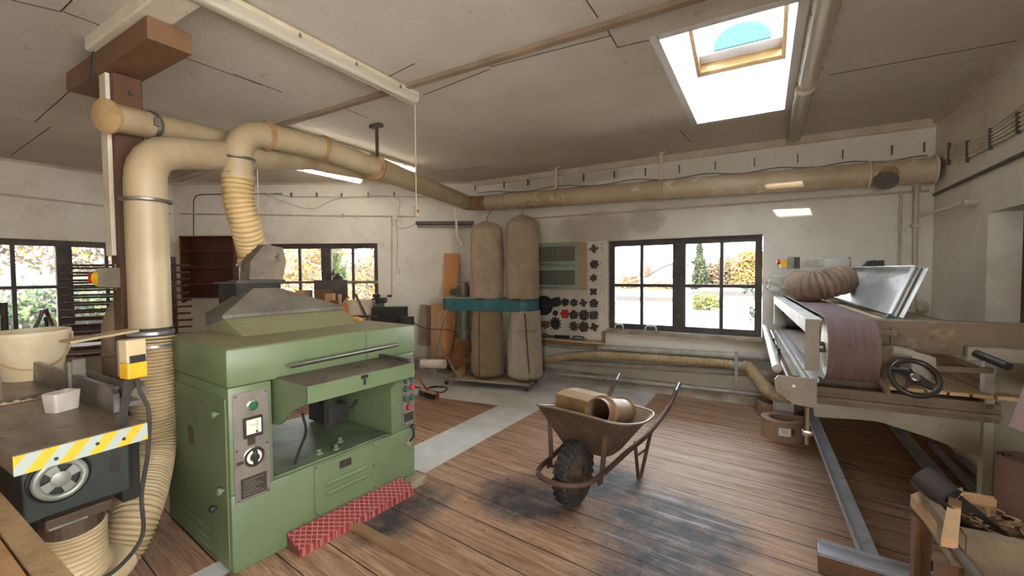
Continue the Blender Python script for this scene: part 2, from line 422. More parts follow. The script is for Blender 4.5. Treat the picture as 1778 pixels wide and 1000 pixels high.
obj('window_sill', sill, M('dusty_sill_wood', (176, 160, 140), (140, 122, 104), 6, 0.7, c3=(96, 80, 66), s3=12, lo3=0.6, hi3=0.72), w3)
w2 = window(2, (DP.x, DP.y, 0), DX, DN, -1.55, 0.115, 0.76, 1.97, 0.06, (-1.12, -0.295, 1.372), (-0.775, -0.625))
w1 = window(1, (XL, 0, 0), (0, 1, 0), (-1, 0, 0), 0.98, 2.74, 0.74, 1.955, 0.06, (1.435, 2.30, 1.36), (1.80, 1.95))
M_DOORW = M('dark_door_wood', (74, 58, 48), (54, 42, 36), 4, .6, stretch=(1, 6, 1), c3=(104, 86, 70), s3=10, lo3=.62, hi3=.74)
mb = MB(); yd0, yd1, zd1 = 2.62, 4.353, 1.9
mb.box((XR + .17, yd0 + .003, 0), (XR + .25, yd0 + .09, zd1 - .003), .004); mb.box((XR + .17, yd1 - .09, 0), (XR + .25, yd1 - .003, zd1 - .003), .004); mb.box((XR + .17, yd0 + .09, zd1 - .09), (XR + .25, yd1 - .09, zd1 - .003), .004)
d1 = struct('door_1', mb, M_WFRAME)
for k in range(8):
    a_ = yd0 + .093 + k * .1935; mb = MB(); mb.box((XR + .195, a_, .01), (XR + .235, a_ + .19, zd1 - .093), .004); obj('door_board', mb, M_DOORW, d1)
mb = MB(); mb.box((XR + .16, 3.9, 1.3), (XR + .195, 4.26, 1.34), .003); obj('strap_hinge', mb, M_STEELD, d1)
w5_added = window(4, (XR, 0, 0), (0, 1, 0), (1, 0, 0), -1.7, 1.2, 0.7, 2.3, 0.19, (-1.0, 0.5, 1.5), (-0.33, -0.17))  # unseen window added in the right wall to bring daylight in
w6_added = window(5, (0, YF, 0), (1, 0, 0), (0, -1, 0), 0, 1.25, .8, 2.4, 0.19, (.3, .95, 1.6), (.56, .69))  # unseen window added behind the camera to light the back wall
# roof window: timber curb, sash and a moulded pane, milky round a middle whose teal tint paints a dimmer sky
tl = math.atan(0.28)
def SK(x, y, h=0.0): return V(x, y + h * math.sin(tl), skz(y) + h * math.cos(tl))
M_SASH = M('roof_window_timber', (166, 132, 86), (140, 104, 60), 8, 0.5, stretch=(1, 8, 8))
mb = MB()
def skbar(x0, y0, x1, y1, h0, h1): mb.loft([[SK(x0, y0, h0), SK(x1, y0, h0), SK(x1, y0, h1), SK(x0, y0, h1)], [SK(x0, y1, h0), SK(x1, y1, h0), SK(x1, y1, h1), SK(x0, y1, h1)]])
skbar(SKX0 - .05, SKY0 - .05, SKX0 + .035, SKY1 + .05, 0, .12); skbar(SKX1 - .035, SKY0 - .05, SKX1 + .05, SKY1 + .05, 0, .12)
skbar(SKX0 + .035, SKY0 - .05, SKX1 - .035, SKY0 + .04, 0, .12); skbar(SKX0 + .035, SKY1 - .05, SKX1 - .035, SKY1 + .05, 0, .12)
sky_w = struct('window_skylight', mb, M_SASH)
mb = MB()
skbar(SKX0 + .035, SKY1 - .155, SKX1 - .035, SKY1 - .05, .09, .12)
obj('bottom_rail', mb, M_SHAFT, sky_w)
t = NT('roof_pane_milky'); vec = t.coord()
sp = t.n('ShaderNodeSeparateXYZ', {0: vec})
dx = t.math('DIVIDE', t.math('SUBTRACT', sp.outputs[0], -0.19), 0.25); dy = t.math('DIVIDE', t.math('SUBTRACT', sp.outputs[1], 4.30), 0.25)
d = t.math('ADD', t.math('MULTIPLY', dx, dx), t.math('MULTIPLY', dy, dy))
f = t.math('MULTIPLY', t.ramp(d, 0.75, 1.15), 0.55)
tr = t.n('ShaderNodeBsdfTransparent', {'Color': t.mix(t.ramp(d, 0.75, 1.15), (.16, .215, .21, 1), (1, 1, 1, 1))}); tl_ = t.n('ShaderNodeBsdfTranslucent', {'Color': (.95, .96, .98, 1)})
mx = t.n('ShaderNodeMixShader', {0: f}); t.l(tr.outputs[0], mx.inputs[1]); t.l(tl_.outputs[0], mx.inputs[2]); t.l(mx.outputs[0], t.out.inputs[0])
mb = MB(); skbar(SKX0 + .03, SKY0 + .03, SKX1 - .03, SKY1 - .06, .10, .106)
obj('pane', mb, t.m, sky_w)

# ================================================================ trims
mb = MB(); mb.box((-4.35, 2.375, CZ - 0.03), (XR, 2.425, CZ + 0.005), 0.004); struct('trim_1', mb, M('batten_brown', (150, 130, 108), (130, 110, 90), 5, .8))  # brown all over to carry the shadow along the batten's edge
mb = MB()
mb.prism([(-3.95, WB + .001, CZ), (-3.95, WB - .06, CZ), (-3.95, WB - .02, CZ - .06), (-3.95, WB + .001, CZ - .07)], (5.32, 0, 0))
mb.prism([(XR + .001, WB, CZ), (XR - .05, WB, CZ), (XR - .02, WB, CZ - .05), (XR + .001, WB, CZ - .06)], (0, -8.05, 0))
struct('trim_2', mb, M('coving_paint', (206, 196, 178), (190, 178, 158), 5, 0.8))
mb = MB(); q = -DN
for A_, d_, n_, L_ in ((C0, DX, -DN, LD), (C0, V(0, -1, 0), V(1, 0, 0), C0.y - YF)):
    mb.prism([V(A_.x, A_.y, CZ) - n_ * .001, V(A_.x, A_.y, CZ) + n_ * .03, V(A_.x, A_.y, CZ - .03) + n_ * .001, V(A_.x, A_.y, CZ - .03) - n_ * .001], d_ * L_)
struct('trim_3', mb, _mats['coving_paint'])
# white painted roof beam over the post
mb = MB(); mb.box((-3.46, 0.95, CZ - 0.075), (XR, 1.10, CZ + .005), 0.008); struct('ceiling_beam', mb, M_WHITEP)
# ceiling board joints, open gaps between the panels
mb = MB()
def joint(x0, y0, x1, y1, w=0.006):
    a, b = V(x0, y0, CZ), V(x1, y1, CZ); mb.bar(a, b, w, 0.004)
for p, q in (((1048, 40), (1073, 83)), ((1018, 0), (1038, 30)), ((850, 116), (1060, 62)), ((1073, 82), (1138, 67)), ((735, 165), (850, 120)), ((20, 0), (105, 20)), ((105, 20), (125, 0)), ((110, 20), (180, 46)), ((405, 128), (490, 160)), ((60, 212), (150, 132)), ((18, 270), (88, 220)), ((1440, 130), (1778, 68)), ((640, 150), (720, 110)), ((280, 85), (455, 148)), ((1180, 225), (1200, 248)), ((745, 300), (850, 288)), ((590, 185), (640, 205))):
    a, b = Pz(*p, CZ), Pz(*q, CZ); joint(a.x, a.y, b.x, b.y)
struct('ceiling_joints', mb, M('joint_shadow_gap', (74, 60, 46), None, rough=0.95))
# ================================================================ sky, sun
w = bpy.data.worlds.new('sky'); sc.world = w; w.use_nodes = True; nt = w.node_tree; nt.nodes.clear()
o_ = nt.nodes.new('ShaderNodeOutputWorld'); bg = nt.nodes.new('ShaderNodeBackground')
tc = nt.nodes.new('ShaderNodeTexCoord'); sx = nt.nodes.new('ShaderNodeSeparateXYZ'); cr = nt.nodes.new('ShaderNodeValToRGB')
nt.links.new(tc.outputs['Generated'], sx.inputs[0]); nt.links.new(sx.outputs[2], cr.inputs[0])
e = cr.color_ramp.elements
e[0].position = 0.0; e[0].color = (0.99, 0.97, 0.93, 1); e[1].position = 0.95; e[1].color = (0.42, 0.60, 0.74, 1)
k = e.new(0.3); k.color = (0.88, 0.93, 0.98, 1)
k = e.new(0.5); k.color = (0.72, 0.84, 0.92, 1)
nt.links.new(cr.outputs[0], bg.inputs[0]); bg.inputs[1].default_value = 5.5
nt.links.new(bg.outputs[0], o_.inputs[0])
sun = bpy.data.lights.new('sun', 'SUN'); sun.energy = 9.0; sun.angle = R(0.6); sun.color = (1.0, 0.90, 0.76)
so = bpy.data.objects.new('sun', sun); COL.objects.link(so)
sd = V(0.2, 0.82, -0.557); so.rotation_euler = sd.to_track_quat('-Z', 'Y').to_euler()
def portal(c, nin, wx, wz):
    l = bpy.data.lights.new('window_portal', 'AREA'); l.shape = 'RECTANGLE'; l.size = wx; l.size_y = wz; l.cycles.is_portal = True
    o = bpy.data.objects.new('window_portal', l); COL.objects.link(o); o.location = c; o.rotation_euler = V(nin).to_track_quat('-Z', 'Z').to_euler()
portal(((W3[0] + W3[1]) / 2, WB + .16, (W3[2] + W3[3]) / 2), (0, -1, 0), 1.76, 1.16)
cc = DP + DX * ((-1.55 + .115) / 2) + DN * .16; portal((cc.x, cc.y, 1.365), -DN, 1.66, 1.2)
portal((XL - .17, 1.86, 1.35), (1, 0, 0), 1.76, 1.2)
portal((XR + .29, -.25, 1.5), (-1, 0, 0), 2.9, 1.6)
portal((.625, YF - .29, 1.6), (0, 1, 0), 1.25, 1.6)
portal(((SKX0 + SKX1) / 2, (SKY0 + SKY1) / 2, 3.95), (0, -.27, -.96), .8, 1.9)
sc.view_settings.view_transform = 'Standard'; sc.view_settings.look = 'None'; sc.view_settings.gamma = 1.0
sc.view_settings.use_curve_mapping = False; sc.view_settings.exposure = 2.3
sc.cycles.max_bounces = 10; sc.cycles.diffuse_bounces = 6; sc.cycles.use_denoising = True
sc.cycles.sample_clamp_indirect = 8.0; sc.cycles.caustics_reflective = False; sc.cycles.caustics_refractive = False
# ================================================================ shared materials
M_GREEN = M('machine_green_enamel', (103, 116, 84), (92, 107, 74), 3.5, 0.42, c3=(92, 98, 66), s3=22, lo3=0.66, hi3=0.74, bump=0.08, bscale=40)
M_GREENT = M('machine_green_dusty', (136, 138, 102), (144, 138, 106), 4, 0.75, c3=(140, 150, 104), s3=7, lo3=0.55, hi3=0.7)
M_STEEL = M('worn_steel', (150, 146, 140), (118, 112, 106), 9, 0.38, 0.85, c3=(96, 84, 72), s3=24, lo3=0.62, hi3=0.74)
M_CHROME = M('polished_steel', (205, 202, 196), None, rough=0.22, metal=1.0)
M_GALV = M('galvanised_sheet', (176, 180, 182), (150, 155, 158), 14, 0.32, 0.85, c3=(196, 198, 198), s3=30, lo3=0.55, hi3=0.7)
M_HOOD = M('dusty_grey_sheet', (122, 116, 106), (98, 92, 84), 4, 0.6, 0.25, c3=(134, 122, 104), s3=12, lo3=0.58, hi3=0.7)
M_PANEL = M('aluminium_panel', (138, 130, 120), (118, 110, 100), 8, 0.45, 0.4, c3=(92, 82, 72), s3=30, lo3=0.66, hi3=0.74)
M_BLACK = M('black_plastic', (30, 29, 28), (46, 44, 42), 8, 0.45)
M_RUBBER = M('black_rubber', (38, 36, 34), (62, 56, 50), 6, 0.8, c3=(96, 84, 70), s3=14, lo3=0.6, hi3=0.75)
M_DARK = M('dark_inside', (34, 32, 28), (52, 48, 42), 5, 0.85)
M_BTNG = M('green_button', (40, 92, 62), None, rough=0.35)
M_BTNR = M('red_button', (196, 44, 38), None, rough=0.35)
M_WHITEF = M('meter_face', (226, 220, 204), (206, 196, 176), 20, 0.5)
M_PLATE = M('etched_nameplate', (62, 56, 50), (84, 78, 70), 90, 0.4, 0.5)
M_RED = M('red_chequer_plate', (158, 50, 50), (132, 44, 44), 5, 0.6, c3=(176, 128, 110), s3=9, lo3=0.56, hi3=0.74)
M_YELLOW = M('yellow_paint', (226, 178, 40), (206, 156, 32), 8, 0.5)
M_WOOD = M('raw_pine', (196, 156, 112), (170, 128, 86), 5, 0.65, stretch=(1, 1, 6))
M_WOODG = M('grey_old_timber', (152, 136, 112), (122, 104, 82), 6, 0.8, c3=(92, 76, 58), s3=14, lo3=0.6, hi3=0.75, bump=0.4, bscale=50)
M_DUCT = M('cream_duct_paint', (178, 161, 131), (162, 142, 110), 3.0, 0.42, c3=(112, 86, 60), s3=18, lo3=0.66, hi3=0.72)
M_HOSEY = M('yellow_flex_hose', (200, 174, 126), (180, 152, 104), 4, 0.45)
M_HOSEB = M('beige_flex_hose', (190, 168, 130), (166, 142, 106), 4, 0.55)
M_HOSED = M('brown_flex_hose', (132, 102, 66), (104, 78, 50), 4, 0.6)

# ================================================================ the green thicknesser
PA = R(85.0); PW, PD, PH = 1.19, 0.9, 1.132
pl = thing('thickness_planer', 'large pale green thickness planer with grey extraction hood and control panels', 'woodworking machine', (-2.262, 1.09, 0), PA)
pex = V(math.cos(PA), math.sin(PA), 0); pey = V(-math.sin(PA), math.cos(PA), 0); pq = V(-2.262, 1.09, 0)
def Lp(P): v = P - pq; return V(v.dot(pex), v.dot(pey), v.z)
def Fp(x, y, d=0.0): return Lp(Pp(x, y, pq + pey * d, pey))      # on the front plane (or a plane d behind it)
zs = 0.94
mb = MB()
mb.box((0, 0, 0.0), (PW, PD, 0.40), 0.012)
mb.box((0, 0.0, 0.40), (0.207, PD, zs), 0.008); mb.box((0.985, 0, 0.40), (PW, PD, zs), 0.008)
mb.box((0.207, 0.78, 0.62), (0.985, 0.82, zs))
obj('body', mb, M_GREEN, pl, True)
mb = MB(); mb.box((-.006, -.008, zs + .002), (PW + .006, PD + .006, PH), 0.01); hd = obj('head', mb, M_GREEN, pl, True)
mb = MB(); mb.box((.004, .002, PH - .004), (PW - .004, PD - .004, PH + .002), .003); obj('dusty_top', mb, M_GREENT, hd)
mb = MB(); mb.box((0.79, -.0095, zs + .004), (0.792, -.0075, PH - .01)); obj('seam', mb, M_DARK, hd)
# dark workings seen through the opening
mb = MB()
mb.cyl((.207, .32, .905), (.985, .32, .905), .055, n=20); mb.cyl((.207, .6, .905), (.985, .6, .905), .05, n=20)
mb.box((.209, .2, .93), (.983, .75, .939))
mb.cyl((.36, .5, .40), (.36, .5, .64), .05, n=18); mb.cyl((.84, .5, .40), (.84, .5, .64), .05, n=18)
mb.box((.80, .45, .42), (.95, .72, .56), .01); mb.cyl((.80, .12, .66), (.66, -.02, .66), .012, n=10)
obj('spindles', mb, M_DARK, pl, True)
mb = MB(); mb.box((.215, .02, .40), (.978, .86, .408)); 
for x, y in ((.62, .08), (.70, .16), (.52, .1)): mb.lathe([(.022, .405), (.022, .42), (.012, .42), (.012, .44)], (x, y, 0), n=14)
obj('bed', mb, M('bed_green_worn', (112, 124, 92), (84, 88, 70), 5, 0.5), pl)
# feed table: grey top, deep lip, gusset cheeks
tx0, tx1, ty = 0.222, 0.905, -0.33
mb = MB()
mb.box((tx0, ty, 0.862), (tx1, ty + .018, 0.95), .004)
for x in (tx0, tx1 - .018):
    mb.prism([(x, ty + .001, .866), (x, ty + .001, .948), (x, 0.30, .948), (x, 0.30, .70), (x, -0.03, .70), (x, -0.10, .745), (x, -.16, .80)], (.018, 0, 0))
tb = obj('feed_table', mb, M_GREEN, pl)
mb = MB(); mb.box((tx0 + .01, ty + .004, .938), (tx1 - .01, .42, .951), .002); obj('table_top', mb, M('table_iron_dusty', (122, 110, 98), (84, 74, 66), 4, 0.55, 0.2, c3=(62, 54, 48), s3=8, lo3=0.55, hi3=0.75), tb)
mb = MB(); mb.box((tx1 - .02, ty + .03, .951), (tx1, .1, .972), .002); obj('table_fence', mb, M_STEELD, tb)
mb = MB(); p = Fp(633, 662, ty); mb.box((p.x - .022, ty - .003, .925), (p.x + .022, ty, .945)); mb.box((p.x - .008, ty - .003, .89), (p.x + .008, ty, .922)); obj('name_badge', mb, M_BLACK, tb)
mb = MB(); mb.tube(catmull([(.36, -.02, .72), (.40, .02, .60), (.385, .06, .50), (.36, .08, .41)], 6), .008, 8); obj('cable', mb, M_BLACK, pl, True)
# handrail
mb = MB(); z = 1.008; mb.cyl((.275, -.06, z), (1.0, -.06, z + .012), .0125, n=14)
for x in (.33, .94): mb.cyl((x, -.06, z + .003), (x, -.006, z + .003), .008, n=10)
obj('handrail', mb, M_CHROME, pl, True)
# left control panel
def panel(name, x0, x1, z0, z1, mat, par, d=.006, y=0.0, bev=.001):
    mb = MB(); mb.box((x0, y - d, z0), (x1, y - .0003, z1), bev); return obj(name, mb, mat, par)
lp = panel('control_panel', .018, .186, .352, .905, M_PANEL, pl)
def screws(pts, par, y=-.006):
    for x, z in pts:
        mb = MB(); mb.lathe([(.006, 0), (.006, .003), (.002, .004)], (x, y, z), (0, -1, 0), n=10)
        obj('screw', mb, M_STEELD, par)
screws([(.03, .893), (.174, .893), (.03, .365), (.174, .365), (.03, .62), (.174, .62)], lp)
def button(name, x, z, mat, par, r=.017, y=-.006):
    mb = MB(); mb.lathe([(r * 1.3, 0), (r * 1.3, .006), (r * 1.05, .008)], (x, y, z), (0, -1, 0), n=20); b = obj(name, mb, M_CHROME if mat is M_BTNG and r > .02 else M_BLACK, par, True)
    mb = MB(); mb.lathe([(r, .006), (r, .014), (r * .8, .017)], (x, y, z), (0, -1, 0), n=20); obj('cap', mb, mat, b, True); return b
button('push_button', .107, .832, M_BTNG, lp, .021)
mb = MB(); mb.box((.060, -.024, .672), (.150, -.006, .776), .004); g = obj('ammeter', mb, M_BLACK, lp)
mb = MB(); mb.box((.070, -.0255, .692), (.140, -.024, .766)); gf = obj('dial_face', mb, M_WHITEF, g)
mb = MB(); mb.bar((.118, -.0265, .70), (.122, -.0265, .755), .002, .001); mb.lathe([(.006, 0), (.006, .002)], (.118, -.0255, .70), (0, -1, 0), n=12)
for k in range(7): mb.bar((.078 + k * .006, -.026, .735 + .004 * math.sin(k)), (.078 + k * .006, -.026, .742 + .004 * math.sin(k)), .0012, .001)
obj('needle', mb, M_BLACK, g)
panel('nameplate', .080, .118, .63, .668, M_PLATE, lp, .008)
mb = MB(); mb.lathe([(.052, 0), (.052, .006), (.046, .008)], (.107, -.006, .567), (0, -1, 0), n=32); kn = obj('rotary_switch', mb, M_CHROME, lp, True)
mb = MB(); mb.lathe([(.047, .0075), (.047, .009)], (.107, -.006, .567), (0, -1, 0), n=32); obj('dial_rim', mb, M_BLACK, kn)
mb = MB(); mb.lathe([(.036, .009), (.036, .011)], (.107, -.006, .567), (0, -1, 0), n=32); obj('dial_face', mb, M_WHITEF, kn)
mb = MB(); mb.lathe([(.022, .011), (.02, .024)], (.107, -.006, .567), (0, -1, 0), n=20); mb.box((.098, -.035, .53), (.117, -.016, .604), .004); obj('knob', mb, M_BLACK, kn, True)
panel('nameplate', .028, .058, .545, .562, M_PLATE, lp, .008)
np_ = panel('nameplate', .044, .168, .368, .47, M_PLATE, lp, .008)
mb = MB()
for k in range(7): mb.box((.054, -.0088, .38 + k * .012), (.054 + .1 - .02 * (k % 3), -.008, .383 + k * .012))
obj('etched_lines', mb, M_PANEL, np_)
# right control panel
rp = panel('control_panel', 1.077, 1.186, .43, .922, M_PANEL, pl)
screws([(1.086, .912), (1.178, .912), (1.086, .44), (1.178, .44)], rp)
for x, z, m_ in ((1.108, .758, M_BTNG), (1.160, .762, M_BTNG), (1.108, .690, M_BTNG), (1.162, .692, M_BTNR), (1.106, .622, M_BTNG), (1.160, .618, M_BTNG), (1.132, .556, M_BTNR)):
    button('push_button', x, z, m_, rp, .0175)
mb = MB(); mb.lathe([(.018, 0), (.012, .014)], (1.152, -.006, .845), (0, -1, 0), n=18); obj('selector_hole', mb, M_BLACK, rp, True)
for x, z in ((1.108, .728), (1.162, .728), (1.132, .592)): panel('legend_plate', x - .014, x + .014, z - .006, z + .006, M_PLATE, rp, .0075)
panel('nameplate', 1.09, 1.176, .455, .515, M_PLATE, rp, .008)
mb = MB(); mb.prism([(1.105, -.006, .30), (1.135, -.006, .345), (1.17, -.006, .315), (1.14, -.006, .27)], (0, .006, 0)); lv = obj('lever_plate', mb, M_WOODG, pl)
mb = MB(); mb.tube([(1.138, -.01, .31), (1.13, -.06, .36), (1.112, -.075, .425)], .008, 10); mb.sphere((1.11, -.076, .435), .02, 2); obj('lever', mb, M_BLACK, lv, True)
# access panel with two pressed ribs, nameplate
ap = panel('access_panel', .428, .838, .098, .392, M_GREEN, pl, .010, 0, .004)
screws([(.437, .382), (.829, .382), (.437, .108), (.829, .108), (.829, .25)], ap, -.010)
panel('nameplate', .585, .665, .318, .365, M_PLATE, ap, .013)
for z in (.205, .262):
    mb = MB(); mb.tube([(.49, -.010, z), (.50, -.010, z), (.77, -.010, z), (.78, -.010, z)], [.004, .015, .015, .004], 12); obj('pressed_rib', mb, M_GREEN, ap, True)
# side door, knobs, plate, vents on the left cheek
mb = MB(); mb.box((-.007, .022, .03), (-.0003, .865, .885), .003); dr = obj('side_door', mb, M_GREEN, pl)
mb = MB(); mb.box((-.009, .44, .56), (-.007, .51, .66)); obj('nameplate', mb, M_PLATE, dr)
for y, z in ((.10, .80), (.16, .30), (.06, .42)):
    mb = MB(); mb.lathe([(.008, 0), (.008, .012), (.018, .014), (.018, .03), (.01, .034)], (-.007, y, z), (-1, 0, 0), n=16); obj('knob', mb, M_BLACK if z < .4 else M_GREEN, dr, True)
for y, z in ((.925, .30), (.925, .74), (.925, .68), (.925, .48)):
    mb = MB(); mb.lathe([(.006, 0), (.006, .015), (.016, .018), (.016, .04), (.008, .045)], (-.005, y - .04, z), (-1, 0, .2), n=14); obj('knob', mb, M_BLACK, pl, True)
for z in (.05, .10, .15):
    mb = MB(); mb.tube([(-.007, .25, z), (-.007, .27, z), (-.007, .72, z), (-.007, .74, z)], [.003, .008, .008, .003], 10); obj('pressed_rib', mb, M_GREEN, dr, True)
# green housing and grey hood on top
mb = MB(); y0, y1, zt, zz = .40, .665, PH, 1.222
mb.prism([(.245, y0, zt), (.245, y1, zz), (.245, .90, zz), (.245, .90, zt)], (.82, 0, 0))
ch = obj('cutter_housing', mb, M_GREENT, pl)
mb = MB(); mb.loft([[(.235, .66, 1.225), (1.075, .66, 1.225), (1.075, .93, 1.17), (.235, .93, 1.17)], [(.235, .66, 1.247), (1.075, .66, 1.247), (1.075, .93, 1.247), (.235, .93, 1.247)], [(.48, .80, 1.405), (.645, .80, 1.405), (.645, .92, 1.405), (.48, .92, 1.405)]])
ho = obj('extraction_hood', mb, M_HOOD, pl)
screws([(.30, 1.236), (.66, 1.236), (1.0, 1.236)], ho, .66)
mb = MB(); mb.box((.40, .87, 1.25), (.70, 1.16, 1.435), .004); obj('duct_box', mb, M_DARK, ho)
mb = MB(); mb.box((.385, .84, 1.436), (.735, 1.2, 1.446), .002); mb.box((.40, .85, 1.446), (.725, .99, 1.462), .003); obj('base_plate', mb, M_STEELD, ho)
mb = MB(); yb = .86
poly = [Fp(x, y, yb) for x, y in ((433, 485), (436, 453), (459, 424), (491, 430), (497, 453), (491, 485))]
mb.prism(poly, (0, .15, 0)); mb.bevel(.004); cb = obj('duct_cover', mb, M('sheet_patchy', (138, 122, 102), (100, 92, 84), 5, 0.6, 0.2, c3=(70, 62, 56), s3=9, lo3=0.56, hi3=0.64), ho)
mb = MB(); mb.lathe([(.088, 1.44), (.088, 1.56), (.094, 1.56), (.094, 1.585), (.088, 1.585)], (.60, 1.08, 0), n=28); obj('hose_spigot', mb, M_GALV, ho, True)
planer_spigot = pq + pex * .60 + pey * 1.08 + V(0, 0, 1.56)
# chequer plate foot board, wedge under the corner
bdy = [Fp(505, 948), Fp(700, 855)]
fb = thing('foot_board', 'red chequer plate foot board fixed low along the front of the green planer', 'foot board', (0, 0, 0))
def Wp(x, y, z): return pq + pex * x + pey * y + V(0, 0, z)
t = NT('red_chequer'); vec = t.coord()
br = t.n('ShaderNodeTexVoronoi', {'Vector': t.coord((26, 26, 26), (0, 0, R(40))), 'Scale': 1.0, 'Randomness': 0.0}, feature='DISTANCE_TO_EDGE')
wv = t.n('ShaderNodeTexWave', {'Vector': t.coord((1, 1, 1), (0, 0, R(41))), 'Scale': 11.0}, wave_type='BANDS')
wv2 = t.n('ShaderNodeTexWave', {'Vector': t.coord((1, 1, 1), (0, 0, R(-52))), 'Scale': 11.0}, wave_type='BANDS')
h = t.math('MAXIMUM', t.ramp(wv.outputs[0], .72, .95), t.ramp(wv2.outputs[0], .72, .95))
c = t.mix(t.ramp(t.noise(vec, 5, 5), .35, .65), srgb(150, 50, 50), srgb(128, 40, 44))
c = t.mix(t.math('MULTIPLY', h, .6), c, srgb(188, 130, 116)); t.bsdf(c, .55, .1, h, .7, .01)
x0, x1 = .262, 1.05
pr_ = [(-.145, .030), (-.145, .044), (-.012, .086), (-.012, .072)]
mb = MB(); mb.prism([Wp(x0, y, z) for y, z in pr_], pex * (x1 - x0)); mb.prism([Wp(x0, -.145, .001), Wp(x0, -.145, .036), Wp(x0, -.135, .038), Wp(x0, -.135, .001)], pex * (x1 - x0)); mb.bevel(.002)
obj('tread_plate', mb, t.m, fb)
for x in (x0, x1 - .02):
    mb = MB(); mb.prism([Wp(x + .001, y, z) for y, z in ((-.134, .001), (-.134, .031), (-.012, .070), (-.012, .001))], pex * .018)
    obj('bracket', mb, M('red_bracket', (112, 62, 54), (84, 50, 44), 6, .7), fb)
mb = MB(); mb.box((0, 0, 0.0005), (.14, .085, .06), .004); o = obj('timber_block', mb, M_WOODG); o.location = Wp(1.07, -.09, 0); o.rotation_euler = (0, 0, PA)
tag(o, 'short timber block on the floor at the right corner of the green planer', 'wood block')
# ================================================================ extraction pipes
def flange(mb, p, t, r, w=.02, rr=.018):
    t = V(t).normalized(); p = V(p); mb.lathe([(r + .001, -w), (r + rr, -w * .5), (r + rr, w * .5), (r + .001, w)], p, t, n=28)
duct = thing('extraction_duct', 'long cream dust extraction pipework hung under the ceiling and along the back wall', 'pipe')
E1 = Pd(411, 229, 3.0); F1 = Pd(464, 236, 3.2); F2 = Pd(560, 258, 3.62); F3 = Pd(650, 290, 4.1); K = Pd(806, 350, 6.35)
W0 = V(K.x + .32, 5.30, 2.53); W1_ = V(1.33, 5.30, 2.40)
r1, r2 = .092, .106
mb = MB(); mb.tube(catmull([F1, F2, F2.lerp(F3, .5), F3], 8), r1, 24); a = obj('planer_branch', mb, M_DUCT, duct, True)
mb = MB(); flange(mb, F1, F2 - F1, r1); obj('flange', mb, M('duct_joint_rust', (168, 136, 96), (132, 98, 64), 9, .6), duct, True)
mb = MB(); flange(mb, F2, F3 - F2, r1); obj('flange', mb, _mats['duct_joint_rust'], duct, True)
mb = MB(); flange(mb, F3, K - F3, r2, .022, .022); obj('flange', mb, _mats['duct_joint_rust'], duct, True)
mb = MB(); mb.tube([F3, K], r2, 24); obj('trunk', mb, M_DUCT, duct, True)
E0 = E1 + V(0, 0, -.17)
mb = MB(); mb.tube(elbow(E1, (0, 0, 1), F1 - E1, .19, 6) + [F1], r1, 24); mb.tube([E0 + V(0, 0, -.06), E1 + V(0, 0, -.18)], r1, 24); obj('elbow', mb, M_DUCT, duct, True)
mb = MB(); flange(mb, E1 + V(0, 0, -.19), (0, 0, 1), r1, .01, .022); obj('flange', mb, M_STEEL, duct, True)
# corner piece and the run along the back wall
Kd = (K - F3).normalized()
mb = MB(); cpts = [K, K + Kd * .14, (K + Kd * .2 + W0) / 2, W0]; mb.tube(catmull(cpts, 5), r2, 24); obj('corner_bend', mb, _mats['duct_joint_rust'], duct, True)
M_DUCTW = M('wall_duct_paint', (194, 178, 152), (172, 150, 120), 2.2, 0.45, c3=(226, 216, 198), s3=5, lo3=.56, hi3=.68)
mb = MB(); mb.tube([W0, W1_], .112, 24); obj('wall_run', mb, M_DUCTW, duct, True)
for px in (880, 968, 1150):
    P_ = Py(px, 345, 5.3); z = W0.z + (W1_.z - W0.z) * (P_.x - W0.x) / (W1_.x - W0.x)
    mb = MB(); flange(mb, (P_.x, 5.3, z), (1, 0, 0), .112, .012, .012); obj('flange', mb, M_DUCTW, duct, True)
for px in (1508, 1622):
    P_ = Py(px, 300, 5.3); z = W0.z + (W1_.z - W0.z) * (P_.x - W0.x) / (W1_.x - W0.x)
    mb = MB(); mb.tube([V(P_.x, 5.3 + .125 * math.cos(a_), z + .125 * math.sin(a_)) for a_ in [R(q_) for q_ in range(60, 300, 12)]], .009, 8); obj('strap', mb, M_WHITEP, duct, True)
for px, y0 in ((966, 296), (1148, 280)):
    P_ = Py(px, 330, 5.3); z = W0.z + (W1_.z - W0.z) * (P_.x - W0.x) / (W1_.x - W0.x)
    mb = MB(); mb.box((P_.x - .018, 5.29, z + .10), (P_.x + .018, 5.296, CZ - .002)); mb.box((P_.x - .06, 5.27, CZ - .012), (P_.x + .06, 5.32, CZ - .002)); obj('hanger', mb, M_WHITEP, duct)
# blanked branch near the right end of the wall run
P_ = Py(1545, 308, 5.2); 
mb = MB(); d_ = V(-.25, -.72, -.6).normalized(); c_ = V(P_.x, 5.24, 2.40); mb.cyl(c_, c_ + d_ * .13, .078, n=24); bb = obj('blanked_branch', mb, M_DUCTW, duct, True)
mb = MB(); mb.lathe([(.088, 0), (.088, .012)], c_ + d_ * .13, d_, n=28); bc = obj('blank_cap', mb, M_HOOD, bb)
